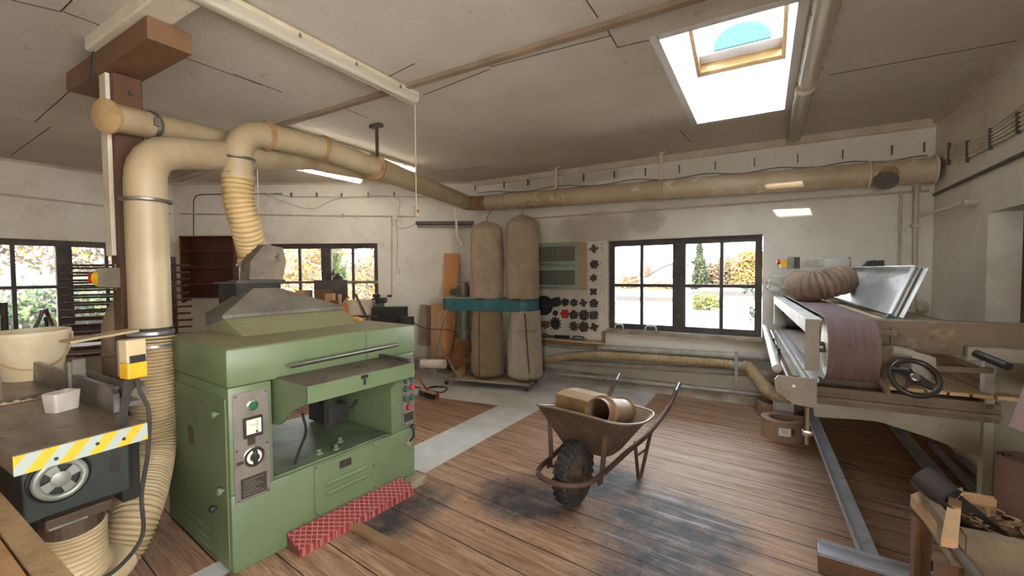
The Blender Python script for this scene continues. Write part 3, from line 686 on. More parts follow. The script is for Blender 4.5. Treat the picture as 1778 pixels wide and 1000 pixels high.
# branch with the blank end, coming in under the first
T0 = Pd(187, 202, 2.40); TM = Pd(400, 247, 3.27); TN = Pd(548, 281, 4.0); T1 = Pd(665, 303, 4.45); td = (TM - T0).normalized()
mb = MB(); mb.tube(catmull([T0, TM, TN, T1], 6), .08, 24); tb_ = obj('blank_branch', mb, M_DUCT, duct, True)
mb = MB(); mb.lathe([(.094, -.012), (.094, .006), (.08, .012)], T0 - td * .004, -td, n=28)
for k in range(4):
    a_ = k * PI / 2 + .6; u_ = td.orthogonal().normalized(); w_ = td.cross(u_)
    mb.sphere(T0 + u_ * .09 * math.cos(a_) + w_ * .09 * math.sin(a_) - td * .01, .010, 1)
obj('end_cap', mb, M('end_cap_tan', (176, 146, 106), (148, 116, 78), 7, .6), tb_, True)
P_ = T0 + td * .25; mb = MB(); flange(mb, P_, td, .080, .018, .007); mb.box((P_.x + .075, P_.y - .015, P_.z - .02), (P_.x + .105, P_.y + .015, P_.z + .025)); obj('clamp_band', mb, M_STEEL, tb_, True)
# drop to the jointer: elbow, standing pipe
Bx = V(-3.055, 1.075, 0)
BT = V(Bx.x, Bx.y, 2.20); BJ = Pd(538, 276, 3.95)
hd_ = (BJ - BT); hd_.normalize()
mb = MB(); mb.tube(elbow(BT, (0, 0, 1), hd_, .17, 6) + [BJ], .098, 24); obj('drop_elbow', mb, M_DUCT, duct, True)
mb = MB(); mb.tube([V(Bx.x, Bx.y, 1.165), V(Bx.x, Bx.y, 2.04)], .099, 24); obj('drop_pipe', mb, M_DUCT, duct, True)
mb = MB(); flange(mb, V(Bx.x, Bx.y, 1.925), (0, 0, 1), .099, .012, .022); obj('flange', mb, M_STEEL, duct, True)
# ceiling rods holding the trunk
for px, py, dz in ((651, 285, 0), ):
    q_ = Pz(654, 215, CZ); mb = MB(); mb.box((q_.x - .007, q_.y - .015, F3.z + .08), (q_.x + .007, q_.y + .015, CZ - .03)); 
    mb.box((q_.x - .07, q_.y - .03, CZ - .035), (q_.x + .06, q_.y + .03, CZ - .003), .003)
    obj('ceiling_hanger', mb, M_STEELD, duct)
mb = MB(); q_ = Pd(790, 358, 6.3); e_ = Pd(794, 410, 6.3); e2_ = Pd(803, 428, 6.3); mb.bar(q_, e_, .035, .004, (0, 1, 0)); mb.bar(e_, e2_, .035, .004, (0, 1, 0)); mb.bar(e2_ - V(.03, .03, .02), e2_ + V(.03, .02, .04), .02, .01)
obj('loose_strap', mb, M_WHITEP, duct)
# flexible hoses
hz = thing('flexible_hose', 'yellow ribbed hose hanging from the ceiling pipe down to the planer hood', 'hose')
p0 = E1 + V(0, 0, -.31); s_ = planer_spigot
mb = MB(); mb.hose([p0, p0 + V(.0, 0, -.16), p0.lerp(s_, .55) + V(.035, -.02, 0), s_ + V(0, 0, .10), s_], .087, .031, .014, 24); obj('ribbed_hose', mb, M_HOSEY, hz, True)
mb = MB(); mb.tube([p0 + V(0, 0, -.01), p0 + V(0, 0, .10)], .095, 24); mb.tube([p0 + V(0, 0, -.012), p0 + V(0, 0, .008)], .104, 24); obj('collar', mb, M_DUCT, hz, True)
mb = MB(); flange(mb, s_ + V(0, 0, .01), (0, 0, 1), .095, .014, .01); obj('clamp_band', mb, M_GALV, hz, True)
hj = thing('flexible_hose', 'thick beige ribbed hose from the standing pipe curving over the floor to the jointer', 'hose')
b0 = V(Bx.x, Bx.y, 1.15)
JO = V(-2.47, .58, .47)
path = [b0, b0 + V(.02, -.01, -.35), b0 + V(.05, -.03, -.66), Pd(238, 890, 2.2), V(-2.70, .76, .125), V(-2.50, .60, .24), JO]
mb = MB(); mb.hose(path, .093, .019, .013, 24); obj('ribbed_hose', mb, M_HOSEB, hj, True)
for dz in (0.0, -.075):
    mb = MB(); flange(mb, b0 + V(0, 0, dz + .02), (0, 0, 1), .103, .014, .006); obj('clamp_band', mb, M_GALV, hj, True)
mb = MB(); mb.tube([b0 + V(0, 0, -.06), b0 + V(0, 0, .05)], .102, 24); obj('collar', mb, M_RUBBER, hj, True)
# ================================================================ surface planer (jointer) on the left
JZ = .85
jn = thing('surface_planer', 'dark surface planer with long iron tables, striped table edge and aluminium fence', 'woodworking machine', (-2.33, .40, 0), R(0))
jq = V(-2.33, .40, 0)
def J(v): return V(v) - jq
M_IRON = M('planer_table_iron', (150, 136, 122), (122, 108, 96), 5, 0.38, 0.45, c3=(92, 78, 66), s3=16, lo3=0.64, hi3=0.76, stretch=(1, 3, 1))
M_DKGREEN = M('dark_green_casting', (48, 54, 46), (38, 42, 38), 5, 0.6, 0.1, c3=(70, 66, 54), s3=10, lo3=.6, hi3=.76)
# tables (local: x runs away to -x, y across)
mb = MB(); mb.prism([(0, 0, JZ - .072), (-.02, .395, JZ - .072), (-1.0, .395, JZ - .072), (-1.0, 0, JZ - .072)], (0, 0, .072)); mb.bevel(.003)
it = obj('infeed_table', mb, M_IRON, jn)
mb = MB(); mb.box((-1.12, 0.0, JZ - .09), (-2.15, .395, JZ + .001), .004); obj('outfeed_table', mb, M_IRON, jn)
mb = MB(); mb.box((-1.0, .0, JZ - .03), (-1.12, .395, JZ - .012)); mb.cyl((-1.06, .0, JZ - .05), (-1.06, .395, JZ - .05), .045, n=20); obj('cutter_block', mb, M_STEELD, jn, True)
mb = MB(); mb.box((-1.005, .005, JZ), (-.968, .39, JZ + .006), .002)
for k in range(9): mb.box((-1.001, .01 + k * .043, JZ + .005), (-.972, .03 + k * .043, JZ + .012), .002)
obj('table_lip_ruler', mb, M('worn_cream_scale', (188, 168, 134), (150, 128, 96), 9, .6), jn)
mb = MB(); mb.box((-.955, .0, JZ - .001), (-.945, .395, JZ + .003)); obj('lip_edge', mb, M('rust_brown', (104, 66, 46), (84, 50, 36), 9, .7), jn)
for x, y in ((-.07, .10), (-.06, .22), (-.05, .32), (-.27, .18), (-.255, .195), (-.42, .07), (-.30, .03), (-.50, .13)):
    mb = MB(); mb.lathe([(.006, 0), (.005, .0006)], (x, y, JZ), (0, 0, 1), n=10); obj('bolt_hole', mb, M_BLACK, it)
# striped apron on the end of the infeed table
t = NT('hazard_stripes'); sp = t.n('ShaderNodeSeparateXYZ', {0: t.coord()})
q_ = t.math('FRACT', t.math('ADD', t.math('DIVIDE', t.math('ADD', sp.outputs[1], t.math('MULTIPLY', sp.outputs[2], -.75)), .0885), .30))
c = t.mix(t.math('GREATER_THAN', q_, .5), srgb(226, 176, 44), srgb(170, 180, 170)); c = t.mix(t.math('MULTIPLY', t.ramp(t.noise(t.coord(), 30, 6), .64, .70), .8), c, srgb(92, 74, 56))
t.bsdf(c, .5)
mb = MB(); mb.prism([(.001, .0, JZ - .074), (.001, .0, JZ - .002), (-.019, .398, JZ - .002), (-.019, .398, JZ - .074)], (.006, 0, 0)); ap_ = obj('striped_apron', mb, t.m, jn)
for y, z in ((.11, -.05), (.23, -.035), (.315, -.045)):
    mb = MB(); mb.lathe([(.007, 0), (.006, .002)], (.007 - y * .05, y, JZ + z), (1, 0, 0), n=12); obj('bolt', mb, M_BLACK, ap_)
# fence: tall aluminium plate with rounded top, carried on a rear bracket
f0, f1 = J(Py(205, 713, .815)), J(Py(128, 672, .815))
mb = MB(); pts = [(-.30, JZ + .002), (-.30, JZ + .09), (-.34, JZ + .118), (-1.6, JZ + .118), (-1.6, JZ + .002)]
mb.prism([(x, .372, z) for x, z in pts], (0, .022, 0)); mb.bevel(.004); fe = obj('fence', mb, M_STEEL, jn)
mb = MB(); mb.box((-.28, .396, JZ + .02), (-.42, .47, JZ + .045), .004); mb.box((-.62, .396, JZ + .03), (-.72, .60, JZ + .06), .004); mb.cyl((-.45, .52, JZ + .04), (-1.3, .52, JZ + .04), .035, n=16); obj('fence_bracket', mb, M_HOOD, fe, True)
mb = MB(); mb.box((-.86, .372, JZ + .02), (-.91, .43, JZ + .20), .006); mb.box((-.855, .355, JZ + .015), (-.90, .372, JZ + .19), .003); obj('cutter_guard_post', mb, M_HOOD, fe)
# carcass
mb = MB(); mb.box((-.09, .035, .545), (-.6, .36, JZ - .074), .01); mb.box((-.55, .035, .42), (-1.95, .36, JZ - .074), .01); mb.box((-.55, .05, .0), (-1.85, .34, .43), .02); obj('body', mb, M_DKGREEN, jn)
mb = MB(); mb.box((-.20, .36, .45), (-.5, .43, JZ - .10), .01); obj('rear_housing', mb, M_DARK, jn)
hw = MB(); cx, cy, cz, rr = -.075, .135, JZ - .155, .070
hw.tube([(cx + .005, cy + math.cos(a_) * rr, cz + math.sin(a_) * rr) for a_ in [k * 2 * PI / 40 for k in range(40)]], .0135, 10, closed=True)
hw.lathe([(.03, -.015), (.03, .012), (.02, .016)], (cx, cy, cz), (1, 0, 0), n=24)
for k in range(4):
    a_ = R(30 + 90 * k); d_ = V(0, math.cos(a_), math.sin(a_)); n_ = V(0, -math.sin(a_), math.cos(a_)); c_ = V(cx, cy, cz)
    hw.prism([c_ + d_ * .018 + n_ * .014, c_ + d_ * .066 + n_ * .022, c_ + d_ * .066 - n_ * .022, c_ + d_ * .018 - n_ * .014], (.008, 0, 0))
obj('handwheel', hw, M('aluminium_grey', (150, 150, 140), (126, 126, 116), 8, .45, .4), jn, True)
mb = MB(); mb.lathe([(.094, -.026), (.094, .0), (.088, .006), (.084, -.016)], (cx - .002, cy, cz), (1, 0, 0), n=36, cap=False); obj('wheel_guard', mb, M_DKGREEN, jn, True)
# chip outlet
o0 = J(JO) + V(0, 0, .03)
mb = MB(); mb.box((o0.x - .10, o0.y - .10, o0.z + .01), (o0.x + .10, o0.y + .10, o0.z + .055), .006); mb.cyl(o0 + V(0, 0, -.05), o0 + V(0, 0, .02), .099, n=28); ol = obj('chip_outlet', mb, M('outlet_sheet', (92, 72, 52), (70, 56, 42), 6, .6, .3), jn)
mb = MB(); mb.bar(o0 + V(.102, -.09, .018), o0 + V(.102, .02, .018), .004, .008); obj('bare_edge', mb, M_GALV, ol)
# switch box on a stalk behind the fence
s0 = Pd(231, 640, 1.88)
sb = thing('switch_box', 'beige and yellow starter box with black cable standing behind the surface planer', 'switch', s0 + V(0, 0, -.02), R(12))
mb = MB(); mb.box((-.025, -.038, .05), (.030, .038, .150), .006); obj('housing', mb, M('switch_beige', (204, 184, 146), (186, 164, 124), 6, .5), sb)
mb = MB(); mb.box((-.027, -.039, -.02), (.034, .039, .051), .008); obj('lower_cover', mb, M_YELLOW, sb)
mb = MB(); mb.box((.0302, -.030, .05), (.036, .030, .082), .002); obj('window', mb, M_BLACK, sb)
mb = MB(); mb.box((-.04, -.038, -.01), (-.0255, .038, .15), .003); obj('back_plate', mb, M_HOOD, sb)
mb = MB(); b_ = V(.0, .012, -.02)
mb.tube(catmull([b_, b_ + V(.005, .01, -.07), b_ + V(.02, .03, -.16), b_ + V(.03, .015, -.34), b_ + V(.02, -.01, -.52), b_ + V(.03, -.02, -.70), b_ + V(.0, -.10, -.80), b_ + V(-.03, -.2, -.82)], 8), .0085, 10); obj('cable', mb, M_RUBBER, sb, True)
mb = MB(); mb.bar((-.03, 0, -.03), (-.06, -.05, -.42), .03, .03); obj('stalk', mb, M_DARK, sb)
# buckets and tub standing on the tables
def bucket(name, label, c, r0, r1, h, mat, tilt=(0, 0, 0), handle=True, wall_=.004, sq=0.0, hmat=None):
    b = thing(name, label, 'bucket', c, rot=tilt)
    def rr(a): 
        return 1 + sq * (abs(math.sin(2 * a)) - .5)
    mb = MB(); n = 36
    prof = [(r0, 0), (r1, h), (r1 + .008, h), (r1 + .008, h - .012), (r1 + .002, h - .014)]
    rings = []
    def ring_(r, z): return [mb.bm.verts.new((r * rr(2 * PI * k / n) * math.cos(2 * PI * k / n), r * rr(2 * PI * k / n) * math.sin(2 * PI * k / n), z)) for k in range(n)]
    outer = [ring_(r0, 0.0), ring_(r0 + (r1 - r0) * .5, h * .5), ring_(r1, h - .02), ring_(r1 + .006, h - .02), ring_(r1 + .006, h), ring_(r1 - wall_, h), ring_(r0 - wall_, wall_)]
    mb.skin(outer); obj('shell', mb, mat, b, True)
    if handle:
        mb = MB(); R_ = r1 + .008
        hp_ = []
        for a_ in [PI + k * PI / 24 for k in range(25)]:
            z_ = h - .03 - abs(math.sin(a_)) ** .8 * h * .66; rz_ = r0 + (r1 - r0) * z_ / h; x_ = R_ * math.cos(a_); hp_.append(V(x_, -(math.sqrt(max(0, rz_ * rz_ - x_ * x_)) + .010), z_))
        mb.tube(hp_, .006, 8) 
        ho_ = obj('handle', mb, hmat or mat, b, True); ho_.rotation_euler = (0, 0, HANDLE_RZ)
        for a_ in (0, PI):
            mb = MB(); c_ = V(r1 * math.cos(a_ + HANDLE_RZ), r1 * math.sin(a_ + HANDLE_RZ), h - .032); mb.sphere(c_, .014, 1); obj('handle_lug', mb, mat, b)
    return b
HANDLE_RZ = R(62)
M_HANDLE = M('old_plastic_handle', (206, 182, 136), (180, 150, 102), 8, .5)
M_BUCKET = M('white_plastic_dusty', (232, 216, 184), (214, 192, 154), 5, 0.5, c3=(190, 158, 116), s3=7, lo3=.64, hi3=.74)
bp = Pz(58, 655, JZ)
bucket('plastic_bucket', 'big white plastic bucket with its handle down, standing on the surface planer table', (bp.x, bp.y, JZ + .0015), .135, .18, .30, M_BUCKET, (R(1), R(0), R(20)), True, hmat=M_HANDLE)
tp = Pz(106, 716, JZ); tp = Pz(108, 712, JZ)
t = NT('milky_plastic'); b_ = t.bsdf(t.mix(t.ramp(t.noise(t.coord(), 9, 4), .35, .65), srgb(206, 196, 186), srgb(188, 174, 164)), .5, 0, **{'Subsurface Weight': .3, 'Subsurface Radius': (.02, .015, .01)})
tu = thing('plastic_tub', 'small milky plastic tub standing in front of the bucket on the iron table', 'tub', (tp.x, tp.y, JZ + .001), R(24))
mb = MB()
def rrect(w, d, z, r=.012, n=5):
    out = []
    for cx_, cy_, a0 in ((w - r, d - r, 0), (-w + r, d - r, 90), (-w + r, -d + r, 180), (w - r, -d + r, 270)):
        for k in range(n): a_ = R(a0 + 90 * k / (n - 1)); out.append((cx_ + r * math.cos(a_), cy_ + r * math.sin(a_), z))
    return out
mb.loft([rrect(.036, .05, 0), rrect(.040, .058, .085), rrect(.040, .0585, .09), rrect(.038, .056, .09), rrect(.034, .048, .003)]); obj('shell', mb, t.m, tu, True)
# thin board balanced across the pipe clamp and the rack
a_, b_ = Pd(112, 592, 2.15), Pd(312, 566, 2.48)
bd = MB(); bd.bar(Pd(112, 594, 2.05), Pd(232, 573, 2.30), .11, .012, (0, 0, 1), .002); o = obj('thin_board', bd, M('thin_ply_offcut', (190, 170, 140), (168, 146, 114), 5, .7, stretch=(4, 1, 1))); tag(o, 'thin greyish board lying level in front of the post above the planer fence', 'board')
# ================================================================ near lower left corner: rough sawn plank and red brown panel
p0, p1 = Pz(-60, 785, .72), Pz(140, 1012, .72); dd = (p1 - p0).normalized(); nn = V(dd.y, -dd.x, 0)
if nn.dot(CPOS - p0) < 0: nn = -nn
t = NT('rough_sawn_plank'); vec = t.coord(); c = t.mix(t.ramp(t.noise(vec, 9, 7, .7), .35, .65), srgb(176, 146, 104), srgb(140, 112, 78)); c = t.mix(t.math('MULTIPLY', t.ramp(t.noise(vec, 24, 6, .7), .62, .7), .7), c, srgb(96, 72, 48)); t.bsdf(c, .85, 0, t.noise(vec, 60, 5), .7, .006); M_ROUGH = t.m
mb = MB(); mb.prism([p0 + V(0, 0, -.035), p0, p1, p1 + V(0, 0, -.035)], nn * .055); o = obj('rough_plank', mb, M_ROUGH); tag(o, 'rough sawn plank edge lying in the near lower left corner', 'plank')
q0, q1 = p0 + nn * .062, p1 + nn * .062
mb = MB(); mb.prism([q0 + V(0, 0, -.05), q0 + V(0, 0, -.008), q1 + V(0, 0, -.008), q1 + V(0, 0, -.05)], nn * .5); o = obj('wood_board', mb, M('orange_brown_panel', (190, 150, 108), (164, 122, 84), 4, .6, stretch=(1, 5, 1))); tag(o, 'smooth orange brown panel beside the rough plank, near lower left corner', 'panel')
tr_ = thing('trestle', 'wooden trestle under the rough plank and panel', 'trestle', (q0.x, q0.y, 0))
for u_ in (.1, .75):
    for v_ in (.02, .42):
        c_ = q0 + dd * u_ + nn * v_; mb = MB(); mb.box((c_.x - q0.x - .03, c_.y - q0.y - .03, 0), (c_.x - q0.x + .03, c_.y - q0.y + .03, .668)); obj('leg', mb, M_WOODG, tr_)
# ================================================================ timber post with its head block
M_BROWN = M('red_brown_timber', (100, 64, 40), (76, 48, 30), 5, .6, stretch=(1, 1, .3), c3=(64, 40, 26), s3=14, lo3=.62, hi3=.74, bump=.2)
M_BROWNL = M('light_brown_timber', (122, 88, 60), (102, 72, 48), 5, .6, stretch=(.4, 1, 1), c3=(84, 54, 34), s3=14, lo3=.66, hi3=.76)
ps = thing('timber_post', 'brown timber post with a head block carrying the white ceiling beam', 'post', (-3.385, 1.10, 0))
mb = MB(); mb.box((-.065, -.07, 0), (.065, .07, 2.70), .004); obj('shaft', mb, M_BROWN, ps)
mb = MB(); mb.box((-.55, -.115, 2.705), (.67, .085, 2.82), .004); obj('head_block', mb, M_BROWNL, ps)
mb = MB(); mb.box((-.075, -.092, 1.62), (.02, -.0705, 2.70), .002); obj('white_board', mb, M_WHITEP, ps)
mb = MB(); mb.bar((-.10, -.118, 2.68), (-.05, -.118, 2.824), .004, .03, (1, 0, 0)); obj('steel_strap', mb, M_BLACK, ps)
mb = MB(); mb.cyl((.068, .01, 2.60), (.082, .01, 2.60), .014, n=12); mb.cyl((.06, .06, 2.3), (.06, .06, 2.72), .006, n=8); obj('bolt', mb, M_STEELD, ps)
# emergency switch on the post
sp_ = Pd(200, 482, 2.62)
es = thing('emergency_switch', 'grey switch box with red and yellow turn knob on the brown post', 'switch', (sp_.x, sp_.y, sp_.z))
sx_ = CRT.copy(); sx_.z = 0; sx_.normalize(); es.rotation_euler = (0, 0, math.atan2(sx_.y, sx_.x))
M_GREYBOX = M('grey_plastic_box', (146, 138, 122), (126, 116, 100), 6, .55)
mb = MB(); mb.box((-.02, -.05, -.06), (.075, .05, .06), .005); mb.box((-.065, -.045, -.058), (-.0205, .045, .058), .004); obj('housing', mb, M_GREYBOX, es)
mb = MB(); mb.cyl((.025, 0, .06), (.025, 0, .082), .022, n=16); mb.cyl((.025, 0, -.06), (.025, 0, -.09), .022, .014, n=16); obj('cable_gland', mb, M_GREYBOX, es, True)
mb = MB(); mb.cyl((-.066, 0, -.005), (-.100, 0, -.005), .050, n=24); yk = obj('yellow_rosette', mb, M_YELLOW, es, True)
mb = MB(); mb.cyl((-.1005, 0, -.005), (-.135, 0, -.005), .034, .030, n=20); mb.box((-.155, -.014, -.035), (-.1352, .014, .026), .004); obj('red_knob', mb, M_BTNR, yk, True)
mb = MB(); mb.tube(catmull([(.025, 0, -.09), (.03, 0, -.12), (.07, -.02, -.14), (.13, -.01, -.15)], 6), .007, 8); obj('cable', mb, M_RUBBER, es, True)
eb = Pd(200, 545, 3.0)
du = thing('duct_bend', 'dusty grey brown duct bend standing behind the post below the emergency switch', 'pipe', (eb.x, eb.y, 0))
M_DUSTY = M('dusty_duct', (150, 130, 106), (120, 100, 78), 6, .75)
mb = MB(); mb.tube(catmull([(0, 0, .001), (0, 0, .6), (0, 0, 1.08), (.01, .01, 1.18), (.06, .03, 1.27), (.11, .06, 1.31)], 5), .078, 20); obj('pipe', mb, M_DUSTY, du, True)
for z in (.95, 1.08):
    mb = MB(); flange(mb, (0, 0, z), (0, 0, 1), .078, .012, .006); obj('seam_band', mb, M_DUSTY, du, True)
# drying rack: rods sticking out both ways from two uprights
r0, r1_ = Pd(103, 438, 4.7), Pd(332, 444, 5.3); r0.z = r1_.z = 0
rd = (r1_ - r0); RL = rd.length; rd.normalize(); rn = V(-rd.y, rd.x, 0)
rk = thing('drying_rack', 'tall drying rack of dark rods fanning out both sides behind the post', 'rack', r0, math.atan2(rd.y, rd.x))
M_ROD = M('dark_rod', (72, 58, 52), (52, 42, 38), 6, .55, c3=(120, 104, 88), s3=10, lo3=.55, hi3=.68)
M_RODR = M('red_brown_rod', (84, 50, 46), (64, 38, 36), 6, .55, c3=(130, 104, 92), s3=10, lo3=.58, hi3=.7)
for u in (.62, .98):
    mb = MB(); mb.box((u - .03, -.03, .001), (u + .03, .03, 1.72), .003); obj('upright', mb, M_ROD, rk)
for u in (.62, .98):
    mb = MB(); mb.box((u - .025, -.35, .001), (u + .025, .35, .06), .003); obj('foot', mb, M_ROD, rk)
nlev = 13
for k in range(nlev):
    z = 1.615 - k * .083
    for j, (dy, dz) in enumerate(((-.05, 0), (.05, -.03))):
        e0 = random.uniform(0, .03) + (.0 if j == 0 else .05); e1 = RL - random.uniform(0, .03) - (0 if j == 0 else .28)
        mb = MB(); mb.cyl((e0, dy, z + dz), (e1, dy, z + dz), .0125, n=10); obj('rod', mb, M_ROD if k < 5 else M_RODR, rk, True)
# brown shelf on the slanted wall
def Dm(s, off, z): return DP + DX * s - DN * off + V(0, 0, z - DP.z)
DP0 = V(DP.x, DP.y, 0)
def Dm(s, off, z): return DP0 + DX * s - DN * off + V(0, 0, z)
M_SHELF = M('mahogany_stain', (96, 48, 34), (70, 34, 26), 5, .5, c3=(132, 78, 54), s3=9, lo3=.6, hi3=.74)
ws = thing('wall_shelf', 'red brown wooden wall shelf with four empty boards between the windows', 'shelf', Dm(-2.74, 0, 0), DIA)
sw, sd_ = .80, .22
mb = MB(); mb.box((0, -.015, 1.15), (sw, -.002, 2.08)); obj('back_panel', mb, M_SHELF, ws)
for x in (0, sw - .02):
    mb = MB(); mb.prism([(x, -.016, 1.15), (x, -.016, 2.08), (x, -sd_, 2.08), (x, -sd_ - (.06 if x else 0), 1.12), (x, -sd_ + .02, 1.08)], (.02, 0, 0)); obj('side_panel', mb, M_SHELF, ws)
for z in (1.15, 1.35, 1.60, 1.84, 2.06):
    mb = MB(); mb.box((.021, -sd_ + .005, z), (sw - .021, -.016, z + .018), .002); obj('board', mb, M_SHELF, ws)
# low bench with clamps under the left window
bn = thing('workbench', 'low bench under the left window carrying clamps and tools', 'bench', (-7.42, 1.75, 0))
mb = MB(); mb.box((-.30, -1.2, .60), (.30, 1.1, .645), .004); obj('top', mb, M_WOODG, bn)
for x in (-.25, .25):
    for y in (-1.1, 1.0):
        mb = MB(); mb.box((x - .035, y - .035, .001), (x + .035, y + .035, .60)); obj('leg', mb, M_WOODG, bn)
BZ = .6455
def onb(px, py, X=-7.3): p = Px(px, py, X); return V(p.x, p.y, BZ)
c_ = onb(8, 560, -7.35); cl = thing('pipe_clamp', 'dark pipe clamp standing up at the left window', 'clamp', c_)
mb = MB(); mb.cyl((0, 0, .0), (0, 0, .56), .03, n=16); obj('pipe', mb, M_ROD, cl, True)
mb = MB(); mb.box((-.03, -.06, .10), (.05, .09, .16), .006); mb.tube(catmull([(.02, .06, .13), (.02, .10, .10), (.02, .08, .02), (.02, .03, .005)], 5), .014, 8); obj('jaw', mb, M_STEELD, cl)
c_ = onb(45, 560); bt = thing('bending_tool', 'cast lever tool with a raised handle before the left window', 'tool', c_)
mb = MB(); mb.box((-.05, -.09, 0), (.05, .07, .05), .008); mb.tube(catmull([(0, -.05, .05), (0, -.06, .12), (0, -.02, .17), (0, .03, .19)], 5), .035, 12); mb.sphere((0, .05, .20), .045, 2); obj('casting', mb, M_STEEL, bt, True)
mb = MB(); mb.tube([(0, .05, .20), (0, .11, .36), (0, .135, .45)], [.022, .016, .022], 10); obj('handle', mb, M_STEELD, bt, True)
c_ = onb(75, 570); o = obj('timber_block', MB().box((-.06, -.14, 0), (.06, .16, .13), .006), M('orange_timber', (164, 104, 54), (136, 82, 44), 6, .65)); o.location = c_; tag(o, 'orange brown timber block on the bench behind the white bucket', 'wood block')
c_ = onb(91, 560, -7.32); o = obj('roller', MB().cyl((0, -.10, .19), (0, .10, .19), .055, n=20), M('tan_roller', (150, 126, 92), (122, 98, 70), 6, .7), None, True); o.location = c_ + V(0, .03, -.0); tag(o, 'tan roller lying on the orange timber block', 'roller')
c_ = onb(92, 570, -7.45); hm = thing('hand_tool', 'hand tool with a red brown grip leaning at the left window', 'tool', c_)
mb = MB(); mb.tube([(0, .06, .0), (0, -.0, .25)], .014, 10); obj('blade', mb, M_CHROME, hm, True)
mb = MB(); mb.tube([(0, .0, .25), (0, -.06, .46)], [.016, .022], 12); obj('grip', mb, M('red_grip', (112, 60, 48), (88, 48, 40), 6, .6), hm, True)
c_ = onb(84, 570, -7.5); sd2 = thing('screwdriver', 'short dark handled screwdriver upright beside the red brown grip', 'screwdriver', c_)
mb = MB(); mb.cyl((0, 0, .0), (0, -.01, .24), .006, n=8); obj('blade', mb, M_CHROME, sd2, True)
mb = MB(); mb.cyl((0, -.01, .24), (0, -.02, .36), .017, n=12); obj('grip', mb, M_BLACK, sd2, True)
# ================================================================ ceiling lamps
M_LENS = None
t = NT('clear_ribbed_cover'); tr = t.n('ShaderNodeBsdfTransparent', {'Color': (.93, .92, .88, 1)}); pb = t.n('ShaderNodeBsdfPrincipled', {'Base Color': srgb(214, 204, 186), 'Roughness': .25})
mx = t.n('ShaderNodeMixShader', {0: .55}); t.l(tr.outputs[0], mx.inputs[1]); t.l(pb.outputs[0], mx.inputs[2]); t.l(mx.outputs[0], t.out.inputs[0]); M_LENS = t.m
def emit(name, col, s):
    t = NT(name); e = t.n('ShaderNodeEmission', {'Color': col, 'Strength': s}); t.l(e.outputs[0], t.out.inputs[0]); return t.m
M_LIT = emit('lit_tube', (1, .95, .88, 1), 14.0); M_TUBEOFF = M('tube_glass_off', (236, 236, 232), None, rough=.3)
M_LAMPB = M('lamp_housing', (196, 184, 160), (176, 160, 132), 5, .5, c3=(140, 116, 86), s3=12, lo3=.66, hi3=.76)
def lamp(label, c, L, rz, lit=False, zc=CZ, wd=.062):
    l = thing('ceiling_lamp', label, 'lamp', (c[0], c[1], zc - .012), rz, 'tube lamps under the ceiling')
    h = L / 2
    mb = MB(); mb.box((-wd, -h, -.030), (wd, h, .0), .006); obj('housing', mb, M_LAMPB, l)
    prof = [(wd * math.cos(a_) * .98, -.030 - .052 * math.sin(a_) ** .8) for a_ in [k * PI / 14 for k in range(15)]]
    mb = MB(); mb.loft([[(x, -h + .012, z) for x, z in prof], [(x, h - .012, z) for x, z in prof]], False); obj('cover', mb, M_LENS, l, True)
    for y in (-h, h - .012):
        mb = MB(); mb.prism([(x * 1.02, y, z * 1.02) for x, z in prof], (0, .012, 0)); obj('end_cap', mb, M_LAMPB, l)
    mb = MB(); mb.cyl((0, -h + .03, -.052), (0, h - .03, -.052), .0135, n=12); obj('tube', mb, M_LIT if lit else M_TUBEOFF, l, True)
    for k in range(4):
        y = -h + L * (k + .5) / 4
        for sx_ in (-1, 1):
            mb = MB(); mb.box((sx_ * wd - .003, y - .008, -.042), (sx_ * wd + .003, y + .008, -.018), .001); obj('clip', mb, M_STEEL, l)
    return l
lamp('unlit tube lamp nearest the white beam, its end meeting the ceiling batten', (-2.355, 1.74), 1.57, 0)
lamp('lit tube lamp running above the ceiling pipe elbow', (-3.96, 3.35), 1.74, 0, True)
lamp('lit tube lamp seen below the ceiling pipe, over the middle window', (-5.07, 3.38), 1.84, 0, True)
lamp('dull unlit tube lamp near the slanted wall, behind the pipe drop', (-6.45, 2.82), 1.35, R(86))
lamp('clear covered tube lamp beside the skylight, the nearer of its pair', (.262, 3.0), 1.57, 0)
lamp('clear covered tube lamp beside the skylight, the one by the back wall', (.25, 4.60), 1.40, 0)
# pull cords
def cord(label, p, z0, z1, cat='pull switch'):
    c = thing('pull_cord', label, cat, (p[0], p[1], z0))
    mb = MB(); mb.cyl((0, 0, 0), (0, 0, z1 - z0 - .012), .004, n=6); obj('cord', mb, M('cord_cream', (206, 188, 158), None, rough=.7), c, True)
    mb = MB(); mb.box((-.014, -.018, -.085), (.014, .018, .002), .004); s_ = obj('switch_body', mb, M('switch_ivory', (190, 176, 148), (170, 154, 126), 8, .5), c)
    mb = MB(); mb.box((-.0145, -.006, -.05), (-.003, .006, -.03), .001); mb.box((.0141, -.007, -.05), (.017, .007, -.03), .001); obj('button', mb, M_BLACK, s_)
p_ = V(-2.36, 2.54); q_ = Pd(728, 358, (V(-2.36, 2.54, 1.9) - CPOS).dot(CFW))
cord('long pull cord with an ivory switch hanging from the unlit lamp by the batten', (-2.36, 2.545), q_.z, CZ - .06)
q_ = Pd(450, 405, 5.3); cord('pull cord hanging just right of the yellow ribbed hose', (q_.x, q_.y), q_.z, CZ)
